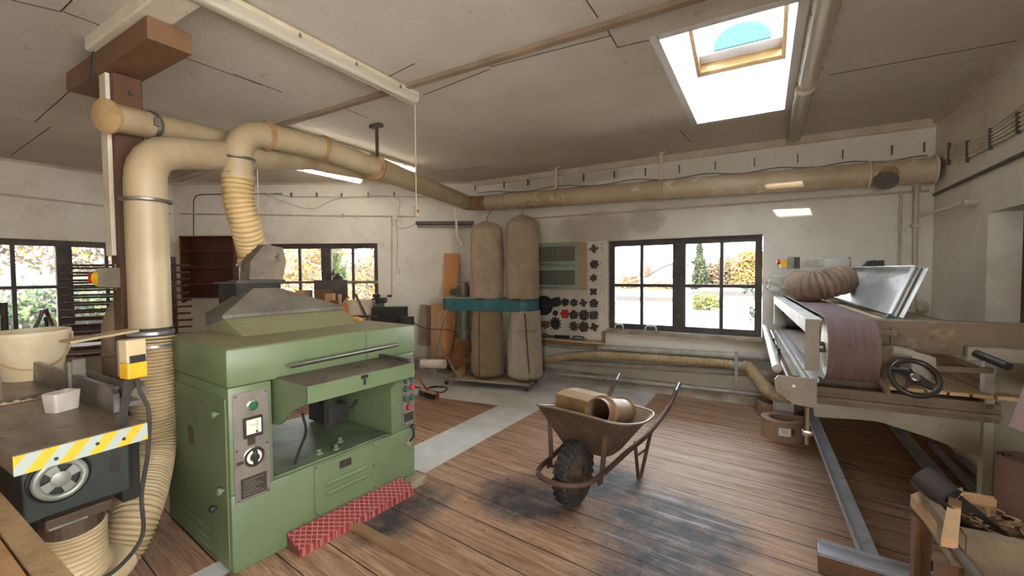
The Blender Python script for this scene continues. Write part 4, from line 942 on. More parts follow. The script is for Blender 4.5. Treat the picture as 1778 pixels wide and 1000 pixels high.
# ================================================================ conduits and cables on the slanted and left wall
M_COND = M('painted_conduit', (196, 188, 172), (176, 166, 148), 5, .6, c3=(120, 108, 92), s3=14, lo3=.64, hi3=.74)
cd = thing('conduit', 'thin painted conduit running level along the slanted wall above the windows', 'conduit')
mb = MB(); a_, b_ = Pm(312, 371, .016), Pm(720, 376, .016); mb.cyl(a_, b_, .012, n=8); obj('run', mb, M_COND, cd, True)
for px in (430, 595):
    mb = MB(); p = Pm(px, 374, .014); mb.box((p.x - .015, p.y - .015, p.z - .025), (p.x + .015, p.y + .015, p.z + .025), .003); obj('clip', mb, M_COND, cd)
cd = thing('conduit', 'painted conduit along the left wall above its window', 'conduit'); a_, b_ = Px(-40, 332, XL + .016), Px(305, 372, XL + .016); b_.y = min(b_.y, C0.y - .03)
mb = MB(); mb.cyl(a_, b_, .013, n=8); obj('run', mb, M_COND, cd, True)
def drop(label, pts, off, r=.010, mat=None):
    c = thing('conduit', label, 'conduit'); mb = MB(); mb.tube([Pm(x, y, off) for x, y in pts], r, 8); obj('run', mb, mat or M_COND, c, True); return c
c = drop('vertical conduit right of the middle window ending in a black plug', [(680, 376), (680, 513)], .014); mb = MB(); p = Pm(678, 514, .03); mb.sphere(p, .022, 1); mb.cyl(p, p - DX * .05, .015, n=8); obj('plug', mb, M_BLACK, c)
drop('thin twin cable down to the white switch right of the middle window', [(688, 380), (690, 420), (689, 466)], .008, .006)
def wallbox(name, label, x, y, w, h, d, mat, cat):
    p = Pm(x, y); o = thing(name, label, cat, p, DIA); mb = MB(); mb.box((-w / 2, -d, -h / 2), (w / 2, -.001, h / 2), .006); obj('body', mb, mat, o); return o
M_WHITEPL = M('white_plastic', (226, 222, 212), (208, 202, 190), 6, .45)
o = wallbox('wall_switch', 'white switch on the wall at the bottom of the twin cable', 690, 471, .075, .09, .05, M_WHITEPL, 'switch'); mb = MB(); mb.box((-.02, -.056, -.03), (.02, -.05, .03), .002); obj('rocker', mb, M_WHITEPL, o)
o = wallbox('junction_box', 'white junction box on the conduit left of the wall trough lamp', 687, 378, .08, .09, .05, M_WHITEPL, 'junction box'); mb = MB(); mb.box((-.03, -.053, -.035), (.03, -.05, .035), .001); obj('lid', mb, M_WHITEPL, o)
# cable hooks with two slack cables
def pegrow(pts, label, group, plane):
    for k, (x, y) in enumerate(pts):
        p = plane(x, y); o = obj('cable_hook', MB().box((-.007, -.04, -.035), (.007, .0, .035), .002), M_STEELD); o.location = p; o.rotation_euler = (0, 0, DIA if plane is Pm else 0)
        tag(o, label, 'hook', group)
pegrow([(507, 339), (551, 339), (594, 340), (640, 339), (685, 338)], 'small dark cable hook on the slanted wall above the middle window', 'cable hooks above the middle window', Pm)
ca = thing('cable', 'thin slack cables slung along the hooks above the middle window', 'cable')
mb = MB(); mb.tube([Pm(x, y, .035) for x, y in ((455, 335), (507, 341), (594, 342), (685, 341), (740, 342), (770, 338))], .006, 6); mb.tube(catmull([Pm(x, y, .03) for x, y in ((456, 336), (505, 354), (545, 362), (590, 344), (685, 342), (693, 372))], 6), .006, 6); obj('run', mb, M_COND, ca, True)
ca = thing('cable', 'dark cable dropping beside the red brown shelf from a rounded corner', 'cable')
mb = MB(); mb.tube(catmull([Pm(x, y, .012) for x, y in ((490, 336), (400, 337), (348, 338), (338, 344), (336, 352))], 4) + [Pm(336, 409, .012)], .007, 6); obj('run', mb, M('dark_cable', (70, 62, 54), None, rough=.7), ca, True)
# trough lamp on the wall behind the left filter bag
a_, b_ = Pm(724, 390, .0), Pm(822, 392, .0); wl = thing('trough_lamp', 'old grey trough lamp fixed level on the wall left of the filter bags', 'lamp', a_, DIA); L_ = (b_ - a_).length
mb = MB(); mb.box((0, -.10, -.01), (L_, -.001, .04), .004); obj('trough', mb, M('grey_trough', (92, 86, 78), (76, 70, 62), 6, .5, .3), wl)
mb = MB(); mb.cyl((.02, -.055, -.03), (L_ - .02, -.055, -.03), .02, n=12); obj('tube', mb, M('dusty_tube', (150, 142, 128), None, rough=.4), wl, True)
mb = MB(); mb.tube(catmull([(0.0, -.03, .02), (-.12, -.02, -.04), (-.25, -.01, -.06), (-.36, -.01, .0), (-.40, -.01, .06)], 5), .006, 6); obj('lead', mb, M_COND, wl, True)
# ================================================================ bench behind the planer with its clutter
BT = .70
wb2 = thing('workbench', 'long bench along the slanted wall, mostly hidden behind the green planer', 'bench', DP0, DIA)
mb = MB(); mb.box((-1.75, -.85, BT - .06), (.62, -.06, BT), .004); obj('top', mb, M_WOOD, wb2)
for x in (-1.6, .5):
    for y in (-.78, -.14):
        mb = MB(); mb.box((x - .04, y - .04, .001), (x + .04, y + .04, BT - .06)); obj('leg', mb, M_WOODG, wb2)
def Bm(px, py, off):
    p = Pm(px, py, off); return p
def bench_box(name, label, x0, x1, yt, yb, off, d, mat, cat='wood block', rz=0, group=None, z0=None):
    a, b = Pm(x0, yb, off), Pm(x1, yt, off); w_ = (b - a).dot(DX); z0 = BT + .0008 if z0 is None else z0
    o = obj(name, MB().box((0, 0, 0), (w_, d, max(.01, b.z - z0)), .003), mat); o.location = V(a.x, a.y, z0); o.rotation_euler = (0, 0, DIA + rz)
    return tag(o, label, cat, group)
bench_box('slate_sheet', 'dark slate grey panel standing at the back of the bench before the middle window', 546, 603, 486, 540, .16, .02, M('slate_panel', (88, 82, 76), (72, 66, 62), 5, .7), 'panel')
bench_box('wood_block', 'pinewood block left of the slate panel, grey end to the right', 514, 527, 504, 540, .32, .12, M_WOOD)
bench_box('wood_block', 'grey weathered block beside the pinewood block', 527.5, 536.5, 504, 540, .32, .12, M_WOODG)
bench_box('wood_block', 'tallest brown block of the group before the slate panel', 548, 572, 503, 540, .40, .10, M_BROWNL)
bench_box('wood_block', 'narrow light block right of the tallest brown block', 564.5, 572, 510, 540, .51, .05, M_WOOD)
bench_box('wood_block', 'short rounded light block nearest the white pail', 572.8, 580, 509.5, 540, .52, .05, M_WOOD)
bench_box('wood_block', 'low brown block lying before the other blocks', 573, 588, 521, 540, .60, .05, M_BROWNL)
bench_box('wood_lath', 'orange lath on edge below the blocks', 578, 603, 528, 545, .68, .02, M('orange_lath', (206, 130, 56), (180, 104, 42), 6, .55), 'lath')
bench_box('wood_scrap', 'small upright scrap with holes left of the white pail', 587, 591.5, 511, 540, .50, .03, M_WOOD, 'wood scrap')
HANDLE_RZ = R(25)
p = Pm(626, 545, .48); pb_ = bucket('paint_pail', 'white splashed pail standing on the bench behind the planer', (p.x, p.y, BT + .001), .15, .195, .42, M('splashed_pail', (226, 214, 194), (204, 186, 158), 5, .55, c3=(170, 140, 104), s3=9, lo3=.6, hi3=.72), (0, 0, R(30)), True, hmat=M_STEEL)
a_, b_ = Pm(617, 510, .74), Pm(646, 547, .70); o = obj('wood_stick', MB().cyl(a_, V(b_.x, b_.y, BT + .02), .017, n=10), M_BROWNL, None, True); tag(o, 'round brown stick leaning across the front of the white pail', 'stick')
a_ = Pm(597, 548, .6); o = obj('white_baton', MB().bar(Pm(590, 534, .6), Pm(606, 515, .5), .025, .025), M_WOOD); tag(o, 'pale baton leaning on the left of the white pail', 'baton')
bench_box('black_box', 'long black box on the bench right of the white pail', 646, 703, 533.5, 560, .62, .18, M_BLACK, 'box')
bench_box('black_box', 'smaller black box at the right end of the bench', 694, 716, 550.5, 570, .84, .12, M_BLACK, 'box')
gm = Pm(656, 530, .30); bg_ = thing('bench_grinder', 'small green bench machine with a black head behind the long black box', 'machine', (gm.x, gm.y, BT + .001), DIA)
mb = MB(); mb.box((-.08, -.07, 0), (.08, .07, .36), .006); obj('body', mb, M_GREEN, bg_)
mb = MB(); mb.box((-.06, -.10, .362), (.13, .05, .44), .006); mb.sphere((-.02, 0, .47), .05, 2, (1.2, 1, .7)); obj('head', mb, M_BLACK, bg_)
mb = MB(); mb.tube([(-.05, -.08, .34), (.16, -.16, .20), (.30, -.2, .05)], .007, 6); obj('cable', mb, M_BLACK, bg_, True)
p = Pm(585, 486, .17); oc = thing('oil_can', 'small dark oil can standing on top of the slate panel', 'oil can', (p.x, p.y, p.z - .0), DIA)
mb = MB(); mb.lathe([(.045, 0), (.05, .02), (.025, .05)], (.02, 0, .04), n=16); mb.lathe([(.03, 0), (.03, .05), (.012, .08), (.012, .10)], (-.05, 0, .06), n=12); mb.box((-.06, -.012, .0), (.09, .012, .045), .003); obj('body', mb, M_STEELD, oc, True)
bench_box('chisel', 'chisel with a pale handle lying on the planer top edge of the bench', 611, 655, 547.5, 551, .86, .03, M_STEELD, 'chisel', z0=Pm(640, 551, .86).z)
pt = Pz(637, 557, PH + .03)
o = obj('wooden_handle', MB().lathe([(.012, 0), (.02, .02), (.022, .06), (.014, .11), (.01, .12)], (0, 0, 0), (1, -.25, 0), n=14), M('honey_handle', (206, 150, 78), (184, 124, 56), 6, .4), None, True); o.location = Wp(1.06, .52, PH + .026); tag(o, 'turned honey coloured tool handle lying on top of the green planer', 'handle')
a_ = Pm(440, 490, .012); b_ = Pm(657, 490, .012)
rr_ = thing('curtain_rail', 'red brown rail across the middle window at its transom', 'rail'); mb = MB(); mb.cyl(a_, b_, .018, n=12); obj('rail', mb, M('rail_brown', (150, 118, 96), (120, 86, 66), 5, .4), rr_, True)
for px in (445, 654):
    mb = MB(); p = Pm(px, 490, .0); q = Pm(px, 490, .03); mb.cyl(p, q, .012, n=8); obj('bracket', mb, M_STEELD, rr_)
ca = thing('cable', 'thin dark cable sagging from the bench end to the dust collector', 'cable')
mb = MB(); P0 = Pm(716, 558, .8); mb.tube(catmull([P0, Pd(728, 566, 5.4), Pd(748, 571, 5.35), Pd(775, 572, 5.3), Pd(789, 575, 5.25)], 6), .007, 6); obj('run', mb, _mats['dark_cable'], ca, True)
# planks leaning on the slanted wall
def lean(name, label, x0, x1, yb, yt, offb, offt, mat, th=.03, tip=0):
    a, b = Pm(x0, yb, offb), Pm(x1, yb, offb); c, d = Pm(x0 + tip, yt, offt), Pm(x1 + tip, yt, offt)
    a.z = b.z = max(a.z, .002)
    n_ = (b - a).cross(c - a).normalized(); n_ = n_ if n_.dot(DN) > 0 else -n_
    mb = MB(); mb.prism([a, b, d, c], n_ * th); o = obj(name, mb, mat); return tag(o, label, 'plank', None)
M_PLANK = M('tan_plank', (196, 160, 118), (172, 134, 94), 4, .6, stretch=(1, 1, .2), c3=(120, 84, 56), s3=9, lo3=.64, hi3=.76)
M_ORANGEP = M('orange_ply', (206, 148, 88), (182, 120, 64), 4, .55, stretch=(1, 1, .2))
lean('leaning_board', 'tall orange plywood board leaning on the wall behind the dust collector fan', 764, 790, 640, 440, .42, .06, M_ORANGEP, .025, 8)
lean('leaning_board', 'wide tan board with a dark hole leaning left of the dust collector', 748, 778, 625, 527, .34, .2, M_PLANK, .03)
lean('leaning_board', 'narrow greyish plank with shaped edge, leftmost against the wall', 731, 741, 600, 529, .30, .2, M_WOODG, .03)
lean('leaning_board', 'thin dark plank between the shaped plank and the tan board', 742, 747, 600, 530, .28, .2, M_BROWNL, .03)
lean('leaning_board', 'dark brown board half hidden behind the dust collector pipe', 778, 795, 625, 530, .3, .18, M_BROWN, .03)
# ================================================================ two-bag dust collector
DA = R(11.5); du_ = V(math.cos(DA), math.sin(DA), 0); dn_ = V(-math.sin(DA), math.cos(DA), 0)
dq = V(-2.73, 4.92, 0)                       # under the right bag; local x runs right, y to the wall
dc = thing('dust_collector', 'teal dust collector on castors with two tall stained cloth filter bags', 'dust collector', dq, DA)
M_TEAL = M('teal_enamel', (44, 104, 112), (36, 88, 96), 4, .5, c3=(118, 134, 128), s3=9, lo3=.6, hi3=.74)
def cloth(name, a, b, st):
    t = NT(name); vec = t.coord()
    c = t.mix(t.ramp(t.noise(vec, 4, 7, .65), .32, .66), srgb(*a), srgb(*b)); c = t.mix(t.math('MULTIPLY', t.ramp(t.noise(vec, 9, 8, .75), .56, .72), .6), c, srgb(*st))
    wv = t.n('ShaderNodeTexWave', {'Vector': vec, 'Scale': 160.0, 'Distortion': 1.0})
    t.bsdf(c, .95, 0, t.math('ADD', t.noise(vec, 7, 5), t.math('MULTIPLY', wv.outputs[0], .12)), .6, .02, **{'Sheen Weight': .2}); return t.m
M_BAGU = cloth('stained_filter_cloth', (186, 168, 144), (164, 142, 116), (128, 104, 80))
M_BAGL = cloth('brown_collecting_sack', (156, 134, 100), (136, 114, 82), (112, 90, 62))
M_BAGR = cloth('pale_collecting_sack', (186, 176, 156), (168, 156, 134), (150, 130, 104))
def bag(name, cx, z0, z1, prof, mat, seed, wrinkle=.012, tie=True, sq=.0):
    rnd = random.Random(seed); mb = MB(); n = 40; m = 56; rings = []
    for i in range(m + 1):
        t_ = i / m; z = z0 + (z1 - z0) * t_
        # interpolate radius profile
        for (a, ra), (b, rb) in zip(prof, prof[1:]):
            if a <= t_ <= b: r = ra + (rb - ra) * (t_ - a) / max(1e-6, b - a); break
        ring = []
        for k in range(n):
            th = 2 * PI * k / n
            nz = mnoise.noise(V(math.cos(th) * 1.2 + seed, math.sin(th) * 1.2, z * 2.2)) + .6 * mnoise.noise(V(math.cos(th) * 3 + seed, math.sin(th) * 3, z * 7))
            fold = .006 * math.sin(th * 9 + 2 * math.sin(z * 3 + seed)) * (1 if t_ < .12 or t_ > .86 else .35)
            rr = r * (1 + sq * (abs(math.cos(2 * th)) - .5)) + wrinkle * nz + fold
            ring.append(mb.bm.verts.new((cx + rr * math.cos(th), rr * math.sin(th), z)))
        rings.append(ring)
    mb.skin(rings); return obj(name, mb, mat, dc, True, 60)
zb0, zb1 = 1.0, 1.16
upr = [(0, .205), (.04, .214), (.10, .222), (.5, .222), (.8, .218), (.90, .20), (.96, .14), (.99, .06), (1, .02)]
lowr = [(0, .12), (.02, .19), (.06, .225), (.4, .222), (.85, .205), (.97, .20), (1, .205)]
b1 = bag('filter_bag', 0, zb1 - .01, 2.25, upr, M_BAGU, 3); b2 = bag('filter_bag', -.50, zb1 - .01, 2.19, upr, M_BAGU, 11, .016)
b3 = bag('collecting_sack', .03, .105, zb0 + .01, lowr, M_BAGR, 5, .010, sq=.06); b4 = bag('collecting_sack', -.50, .105, zb0 + .01, lowr, M_BAGL, 8, .014)
M_STRIPE = M('faded_red_stripe', (124, 66, 62), (104, 58, 54), 9, .9)
def stripe(par, cx, ang, z0, z1, r, w, mat, lean_=0.0):
    mb = MB(); pts = []
    for k in range(21):
        t_ = k / 20; th = R(ang + lean_ * (1 - t_)); z = z0 + (z1 - z0) * t_; rr = r + (.0 if k < 19 else -.012)
        pts.append(V(cx + rr * math.cos(th), rr * math.sin(th), z))
    mb.tube(pts, w, 6); return obj('sewn_stripe', mb, mat, par, True)
stripe(b3, .03, -72, .13, .98, .220, .011, M_STRIPE, 14); stripe(b4, -.50, -98, .13, .98, .221, .007, M_STRIPE)
M_SEAM = M('seam_thread', (150, 130, 106), None, rough=.95)
stripe(b1, 0, -86, 1.18, 2.1, .218, .004, M_SEAM); stripe(b2, -.50, -128, 1.2, 2.05, .222, .010, M_SEAM)
for b_, cx in ((b1, 0), (b2, -.5)):
    z_ = 2.25 if cx == 0 else 2.19
    mb = MB(); mb.tube(catmull([(cx, 0, z_ - .01), (cx + .01, 0, z_ + .05), (cx + .03, .05, z_ + .12), (cx + .05, .15, z_ + .2)], 5), .006, 6); obj('hanging_cord', mb, M_SEAM, b_)
# faded stencil on the pale sack
cu = bpy.data.curves.new('stencil', 'FONT'); cu.body = ' LOPYTENSK\n   YCTI'; cu.size = .055; cu.space_line = 1.05; cu.extrude = .0006
tmp = bpy.data.objects.new('stencil_curve', cu); COL.objects.link(tmp); dg = bpy.context.evaluated_depsgraph_get()
me = bpy.data.meshes.new_from_object(tmp.evaluated_get(dg)); bpy.data.objects.remove(tmp)
for v in me.vertices:      # wrap onto the sack
    th = R(-106) + (v.co.x - .0) / .232; r_ = .2345 + v.co.z; z_ = .74 + v.co.y
    v.co = (.03 + r_ * math.cos(th), r_ * math.sin(th), z_)
obj('stencil_lettering', me, M('faded_stencil', (116, 108, 98), (146, 136, 120), 40, .95), b3)
# teal chamber: fan drum at the left, two bag rings
mb = MB(); n = 20
out = [(-.93 + .205 * math.cos(R(a_)), .205 * math.sin(R(a_))) for a_ in range(90, 271, 12)] + [(-.70, -.20)]
def arc(cx, r, a0, a1, st=10): return [(cx + r * math.cos(R(a_)), r * math.sin(R(a_))) for a_ in range(a0, a1 + 1, st)]
out = arc(-.93, .205, 90, 270) + arc(-.50, .215, 240, 300) + arc(0, .218, 240, 450) + arc(-.50, .215, 60, 120)
mb.prism([(x, y, zb0) for x, y in out], (0, 0, zb1 - zb0)); mb.bevel(.004); ch_ = obj('fan_chamber', mb, M_TEAL, dc, True)
for cx, r in ((0, .222), (-.5, .219)):
    for z in (zb0 + .012, zb1 - .012):
        mb = MB(); mb.tube([(cx + r * math.cos(a_), r * math.sin(a_), z) for a_ in [k * 2 * PI / 36 for k in range(36)]], .006, 6, closed=True); obj('clamp_ring', mb, M_STEELD, ch_, True)
    mb = MB(); mb.box((cx - .06, -r - .02, zb1 - .005), (cx + .05, -r + .005, zb1 + .012), .003); obj('latch', mb, M_STEELD, ch_)
mb = MB(); mb.box((-1.1, -.17, zb1 + .0005), (-.62, .17, zb1 + .012), .004); obj('cover_plate', mb, M('dusty_plate', (176, 164, 144), (150, 136, 116), 6, .7), ch_)
mo = MB(); mo.lathe([(.075, 0), (.085, .02), (.085, .15), (.075, .155), (.075, .19), (.06, .205)], (-.86, 0, zb1 + .012), n=24); m_ = obj('motor', mo, M('motor_grey', (112, 106, 92), (86, 80, 70), 6, .5, .3), dc, True)
for k in range(12):
    a_ = 2 * PI * k / 12; c_ = V(-.86, 0, zb1 + .03)
    mb = MB(); d_ = V(math.cos(a_), math.sin(a_), 0); mb.bar(c_ + d_ * .084, c_ + d_ * .084 + V(0, 0, .13), .004, .014, d_); obj('cooling_fin', mb, _mats['motor_grey'], m_)
mb = MB(); mb.box((-1.02, -.06, zb1 + .03), (-.946, .05, zb1 + .12), .006); mb.cyl((-1.022, -.02, zb1 + .075), (-1.045, -.02, zb1 + .075), .02, n=14); obj('terminal_box', mb, M_STEELD, m_)
# inlet pipe below the fan with a rust coloured flexible bend
mb = MB(); mb.cyl((-.86, 0, .60), (-.86, 0, zb0), .092, n=26); mb.cyl((-.86, 0, .70), (-.86, 0, .715), .12, n=26); mb.cyl((-.86, 0, .93), (-.86, 0, zb0), .105, n=26); obj('inlet_pipe', mb, M('inlet_sheet', (112, 106, 90), (92, 88, 74), 5, .5, .3), dc, True)
M_ORNG = M('rusty_flex', (168, 118, 78), (138, 92, 60), 6, .65)
mb = MB(); mb.hose([(-.86, 0, .605), (-.86, 0, .50), (-.87, -.01, .40), (-.93, -.04, .30), (-1.03, -.06, .265)], .085, .02, .035, 20); obj('flexible_bend', mb, M_ORNG, dc, True)
mb = MB(); mb.lathe([(.09, -.01), (.115, -.01), (.115, .012), (.09, .012)], (-1.05, -.065, .26), (-1, -.15, -.05), n=24); obj('rust_flange', mb, M('rust_flange', (128, 78, 54), (100, 62, 44), 7, .7), dc, True)
# tubular frame, deck, castors
M_TUBE = M('frame_tube_grey', (168, 164, 156), (136, 130, 120), 8, .4, .5, c3=(112, 92, 72), s3=14, lo3=.64, hi3=.74)
mb = MB(); mb.box((-1.02, -.25, .075), (.16, .18, .085), .002); obj('deck', mb, M('dusty_deck', (182, 164, 138), (160, 140, 112), 4, .8), dc)
for y in (-.262, .192):
    mb = MB(); mb.tube(catmull([(.17, y, .085), (-.4, y, .085), (-.95, y, .085), (-1.10, y, .095), (-1.16, y, .17), (-1.14, y, .35), (-1.08, y, .70), (-1.03, y * .75, .93), (-1.0, y * .6, 1.0)], 8), .0145, 10); obj('frame_tube', mb, M_TUBE, dc, True)
for p, q in (((-1.10, -.262, .56), (-.80, -.262, .09)), ((-.72, .15, .10), (-.90, -.262, .10))):
    mb = MB(); mb.cyl(p, q, .009, n=8); obj('brace', mb, M_TUBE, dc, True)
for x, y in ((-.255, .12), (-1.0, .12)):
    mb = MB(); mb.cyl((x, y, .09), (x, y, zb0), .013, n=8); obj('strut', mb, M_TUBE, dc, True)
for x, y in ((.12, -.24), (-1.0, -.24), (.12, .17), (-1.0, .17)):
    cs_ = MB(); cs_.box((x - .02, y - .016, .045), (x + .02, y + .016, .074), .002); k_ = obj('castor', cs_, M_TUBE, dc)
    mb = MB(); mb.cyl((x, y - .010, .026), (x, y + .010, .026), .025, n=18); obj('wheel', mb, M_RUBBER, k_, True)
# white pipe stub lying along the wall behind it, cream board under the bend
a_, b_ = Pd(733, 631, 5.75), Pd(772, 632, 5.62); pp = thing('pipe_stub', 'white pipe stub joined to the rust flange left of the dust collector', 'pipe'); mb = MB(); mb.cyl(a_, b_, .058, n=22); obj('pipe', mb, M_WHITEP, pp, True)
mb = MB(); mb.lathe([(.058, -.001), (.062, .0), (.062, .03), (.058, .03)], a_, b_ - a_, n=22); obj('rim', mb, M_WHITEP, pp, True)
p_ = dq + du_ * -.90 + dn_ * -.02; o = obj('timber_prop', MB().box((-.05, -.05, 0), (.05, .05, .13), .003), M_WOOD); o.location = V(p_.x, p_.y, .0855); tag(o, 'light timber prop standing under the rusty bend of the dust collector', 'wood block')
# broom, cable with red plug
a_ = Pz(741, 686, .0); br_ = thing('broom', 'broom with black bristles and a wooden handle lying by the planer', 'broom', (a_.x, a_.y, 0)); 
e0, e1 = Pz(729, 681, .03), Pz(757, 690, .03); bd_ = (e1 - e0).normalized(); cc_ = (e0 + e1) / 2 - a_
mb = MB(); mb.bar(cc_ - bd_ * .15 + V(0, 0, .045), cc_ + bd_ * .15 + V(0, 0, .045), .05, .022, bev=.004); obj('head', mb, M_WOOD, br_)
mb = MB(); n_ = bd_.cross(V(0, 0, 1))
for k in range(46):
    for j in range(5):
        c_ = cc_ + bd_ * (-.145 + .29 * k / 45) + n_ * (-.02 + .01 * j); t_ = c_ + n_ * random.uniform(-.02, .025) + bd_ * random.uniform(-.012, .012); mb.cyl(V(c_.x, c_.y, .068), V(t_.x, t_.y, .0015), .0045, .004, n=5)
obj('bristles', mb, M_BLACK, br_)
h1 = Pd(716, 640, 4.55) - a_; mb = MB(); mb.cyl(cc_ + V(0, 0, .05), h1, .012, n=10); obj('handle', mb, M('broom_stick', (176, 122, 72), (150, 98, 54), 6, .5), br_, True)
a_ = Pz(758, 686, .03); cb_ = thing('extension_cable', 'black cable with a red plug curled on the concrete near the broom', 'cable', (a_.x, a_.y, 0))
L = lambda x, y: Pz(x, y, .008) - V(a_.x, a_.y, 0)
mb = MB(); mb.tube(catmull([L(718, 671), L(738, 674), L(765, 671), L(776, 674), L(768, 681), L(753, 679), L(742, 676), L(752, 671), L(770, 672)], 7) , .008, 7); obj('cord', mb, M_RUBBER, cb_, True)
mb = MB(); mb.cyl((0, 0, .032), (.05, -.06, .034), .032, n=18); mb.cyl((-.06, .05, .028), (0, 0, .032), .018, n=14); obj('plug', mb, M('dark_red_plug', (132, 38, 38), (112, 32, 32), 8, .45), cb_, True)
# floor strip loosely laid before the planer
a_, b_ = Pz(612, 908, .02), Pz(800, 1010, .02); o = obj('floor_batten', MB().bar(V(a_.x, a_.y, .0126), V(b_.x, b_.y, .0126), .06, .025, bev=.003), M('floor_batten_wood', (150, 116, 84), (130, 98, 68), 6, .6)); tag(o, 'long wooden batten lying on the floor in front of the foot board', 'batten')
# ================================================================ things on the back wall
M_CABG = M('pale_green_laminate', (144, 160, 144), (132, 148, 132), 4, .45); M_BIRCH = M('birch_carcass', (206, 178, 140), (190, 160, 122), 5, .5, stretch=(1, 1, .2))
cx0, cx1, cz0, cz1, cy = -2.93, -2.052, 1.275, 1.897, 5.2
ca_ = thing('wall_cabinet', 'pale green wall cabinet with two glazed flap doors beside the filter bag', 'cabinet', (cx0, WB, cz0))
w_, h_, d_ = cx1 - cx0, cz1 - cz0, WB - cy
mb = MB(); mb.box((0, -d_ + .02, 0), (.018, -.002, h_)); mb.box((w_ - .018, -d_ + .02, 0), (w_, -.002, h_)); mb.box((.018, -d_ + .02, 0), (w_ - .018, -.002, .018)); mb.box((.018, -d_ + .02, h_ - .018), (w_ - .018, -.002, h_)); mb.box((.018, -.012, .018), (w_ - .018, -.003, h_ - .018)); obj('carcass', mb, M_BIRCH, ca_)
for z in (.15, .45):
    mb = MB(); mb.box((.019, -d_ + .04, z), (w_ - .019, -.013, z + .015)); obj('inner_shelf', mb, M_BIRCH, ca_)
t = NT('cabinet_glass'); tr = t.n('ShaderNodeBsdfTransparent', {'Color': (.9, .92, .9, 1)}); pb = t.n('ShaderNodeBsdfPrincipled', {'Base Color': srgb(128, 130, 122), 'Roughness': .12}); mx = t.n('ShaderNodeMixShader', {0: .42}); t.l(tr.outputs[0], mx.inputs[1]); t.l(pb.outputs[0], mx.inputs[2]); t.l(mx.outputs[0], t.out.inputs[0]); M_CABGL = t.m  # grey mixed into the glass stands in for its dull reflection
for z0, z1 in ((.003, h_ / 2 - .004), (h_ / 2 + .004, h_ - .003)):
    mb = MB(); f = .055; mb.box((.0, -d_, z0), (f, -d_ + .018, z1)); mb.box((w_ - f, -d_, z0), (w_, -d_ + .018, z1)); mb.box((f, -d_, z0), (w_ - f, -d_ + .018, z0 + f)); mb.box((f, -d_, z1 - f), (w_ - f, -d_ + .018, z1)); dr_ = obj('flap_door', mb, M_CABG, ca_)
    mb = MB(); mb.box((f - .004, -d_ + .008, z0 + f - .004), (w_ - f + .004, -d_ + .011, z1 - f + .004)); obj('glass', mb, M_CABGL, dr_)
    mb = MB(); mb.tube([(w_ * .36, -d_, z0 + .02), (w_ * .36, -d_ - .022, z0 + .02), (w_ * .66, -d_ - .022, z0 + .02), (w_ * .66, -d_, z0 + .02)], .005, 8); obj('handle', mb, M_STEEL, dr_)
for k, (x, s_) in enumerate(((.47, .10), (.62, .08), (.30, .12))):
    o = obj('spray_can', MB().lathe([(.022, 0), (.022, s_ * .8), (.012, s_ * .9), (.012, s_)], n=14), M_CHROME, None, True); o.location = V(cx0 + x, WB - .20, cz0 + .4655); tag(o, 'small metal tin behind the upper cabinet glass', 'tin', 'tins in the green cabinet')
# white tool board with its cutters
tb2 = thing('tool_board', 'white board screwed to the back wall between the cabinet and the window', 'board', (-1.806, WB, .60))
mb = MB(); mb.box((-.242, -.015, 0), (0, -.001, 1.305), .002); mb.box((-1.14, -.015, 0), (-.2425, -.001, .665), .002); obj('panel', mb, M('white_tool_board', (222, 216, 204), (206, 198, 184), 5, .6), tb2)
for x, z in ((-.04, 1.27), (-.03, 1.21), (-.04, 1.02), (-.035, .84), (-.05, .66)):
    mb = MB(); mb.cyl((x, -.014, z), (x, -.035, z), .006, n=8); obj('spare_hook', mb, M_STEELD, tb2)
M_CUT = M('cutter_steel', (104, 102, 100), (72, 70, 68), 30, .4, .8); M_CUTR = M('cutter_red', (188, 58, 62), (160, 44, 50), 12, .5); M_CUTRU = M('cutter_rust', (150, 104, 74), (116, 80, 58), 14, .6, .3)
def cutter(kind, r, n=6, th=.04):
    """tool-holding head of the given kind, axis along -y from the board"""
    mb = MB()
    if kind == 'saw':
        nt_ = 36; poly = []
        for k in range(nt_):
            a0 = 2 * PI * k / nt_; poly += [(r * math.cos(a0), r * math.sin(a0)), (r * .94 * math.cos(a0 + .09), r * .94 * math.sin(a0 + .09))]
        mb.prism([(x, -.02, z) for x, z in poly], (0, -.004, 0)); mb.lathe([(.03, .018), (.03, .03), (.012, .034)], axis=(0, -1, 0), n=16)
        return mb
    poly = []
    for k in range(n):
        a0 = 2 * PI * k / n; g = 2 * PI / n
        if kind == 'star': poly += [(r * math.cos(a0), r * math.sin(a0)), (r * .96 * math.cos(a0 + g * .22), r * .96 * math.sin(a0 + g * .22)), (r * .62 * math.cos(a0 + g * .3), r * .62 * math.sin(a0 + g * .3)), (r * .70 * math.cos(a0 + g * .8), r * .70 * math.sin(a0 + g * .8))]
        else: poly += [(r * .88 * math.cos(a0), r * .88 * math.sin(a0)), (r * math.cos(a0 + g * .15), r * math.sin(a0 + g * .15)), (r * math.cos(a0 + g * .3), r * math.sin(a0 + g * .3)), (r * .68 * math.cos(a0 + g * .42), r * .68 * math.sin(a0 + g * .42)), (r * .86 * math.cos(a0 + g * .6), r * .86 * math.sin(a0 + g * .6))]
    mb.prism([(x, -.016, z) for x, z in poly], (0, -th, 0)); mb.bevel(.0015, 1, 60)
    mb.lathe([(r * .42, .016), (r * .42, th + .024), (r * .25, th + .024), (r * .25, .02)], axis=(0, -1, 0), n=20); return mb
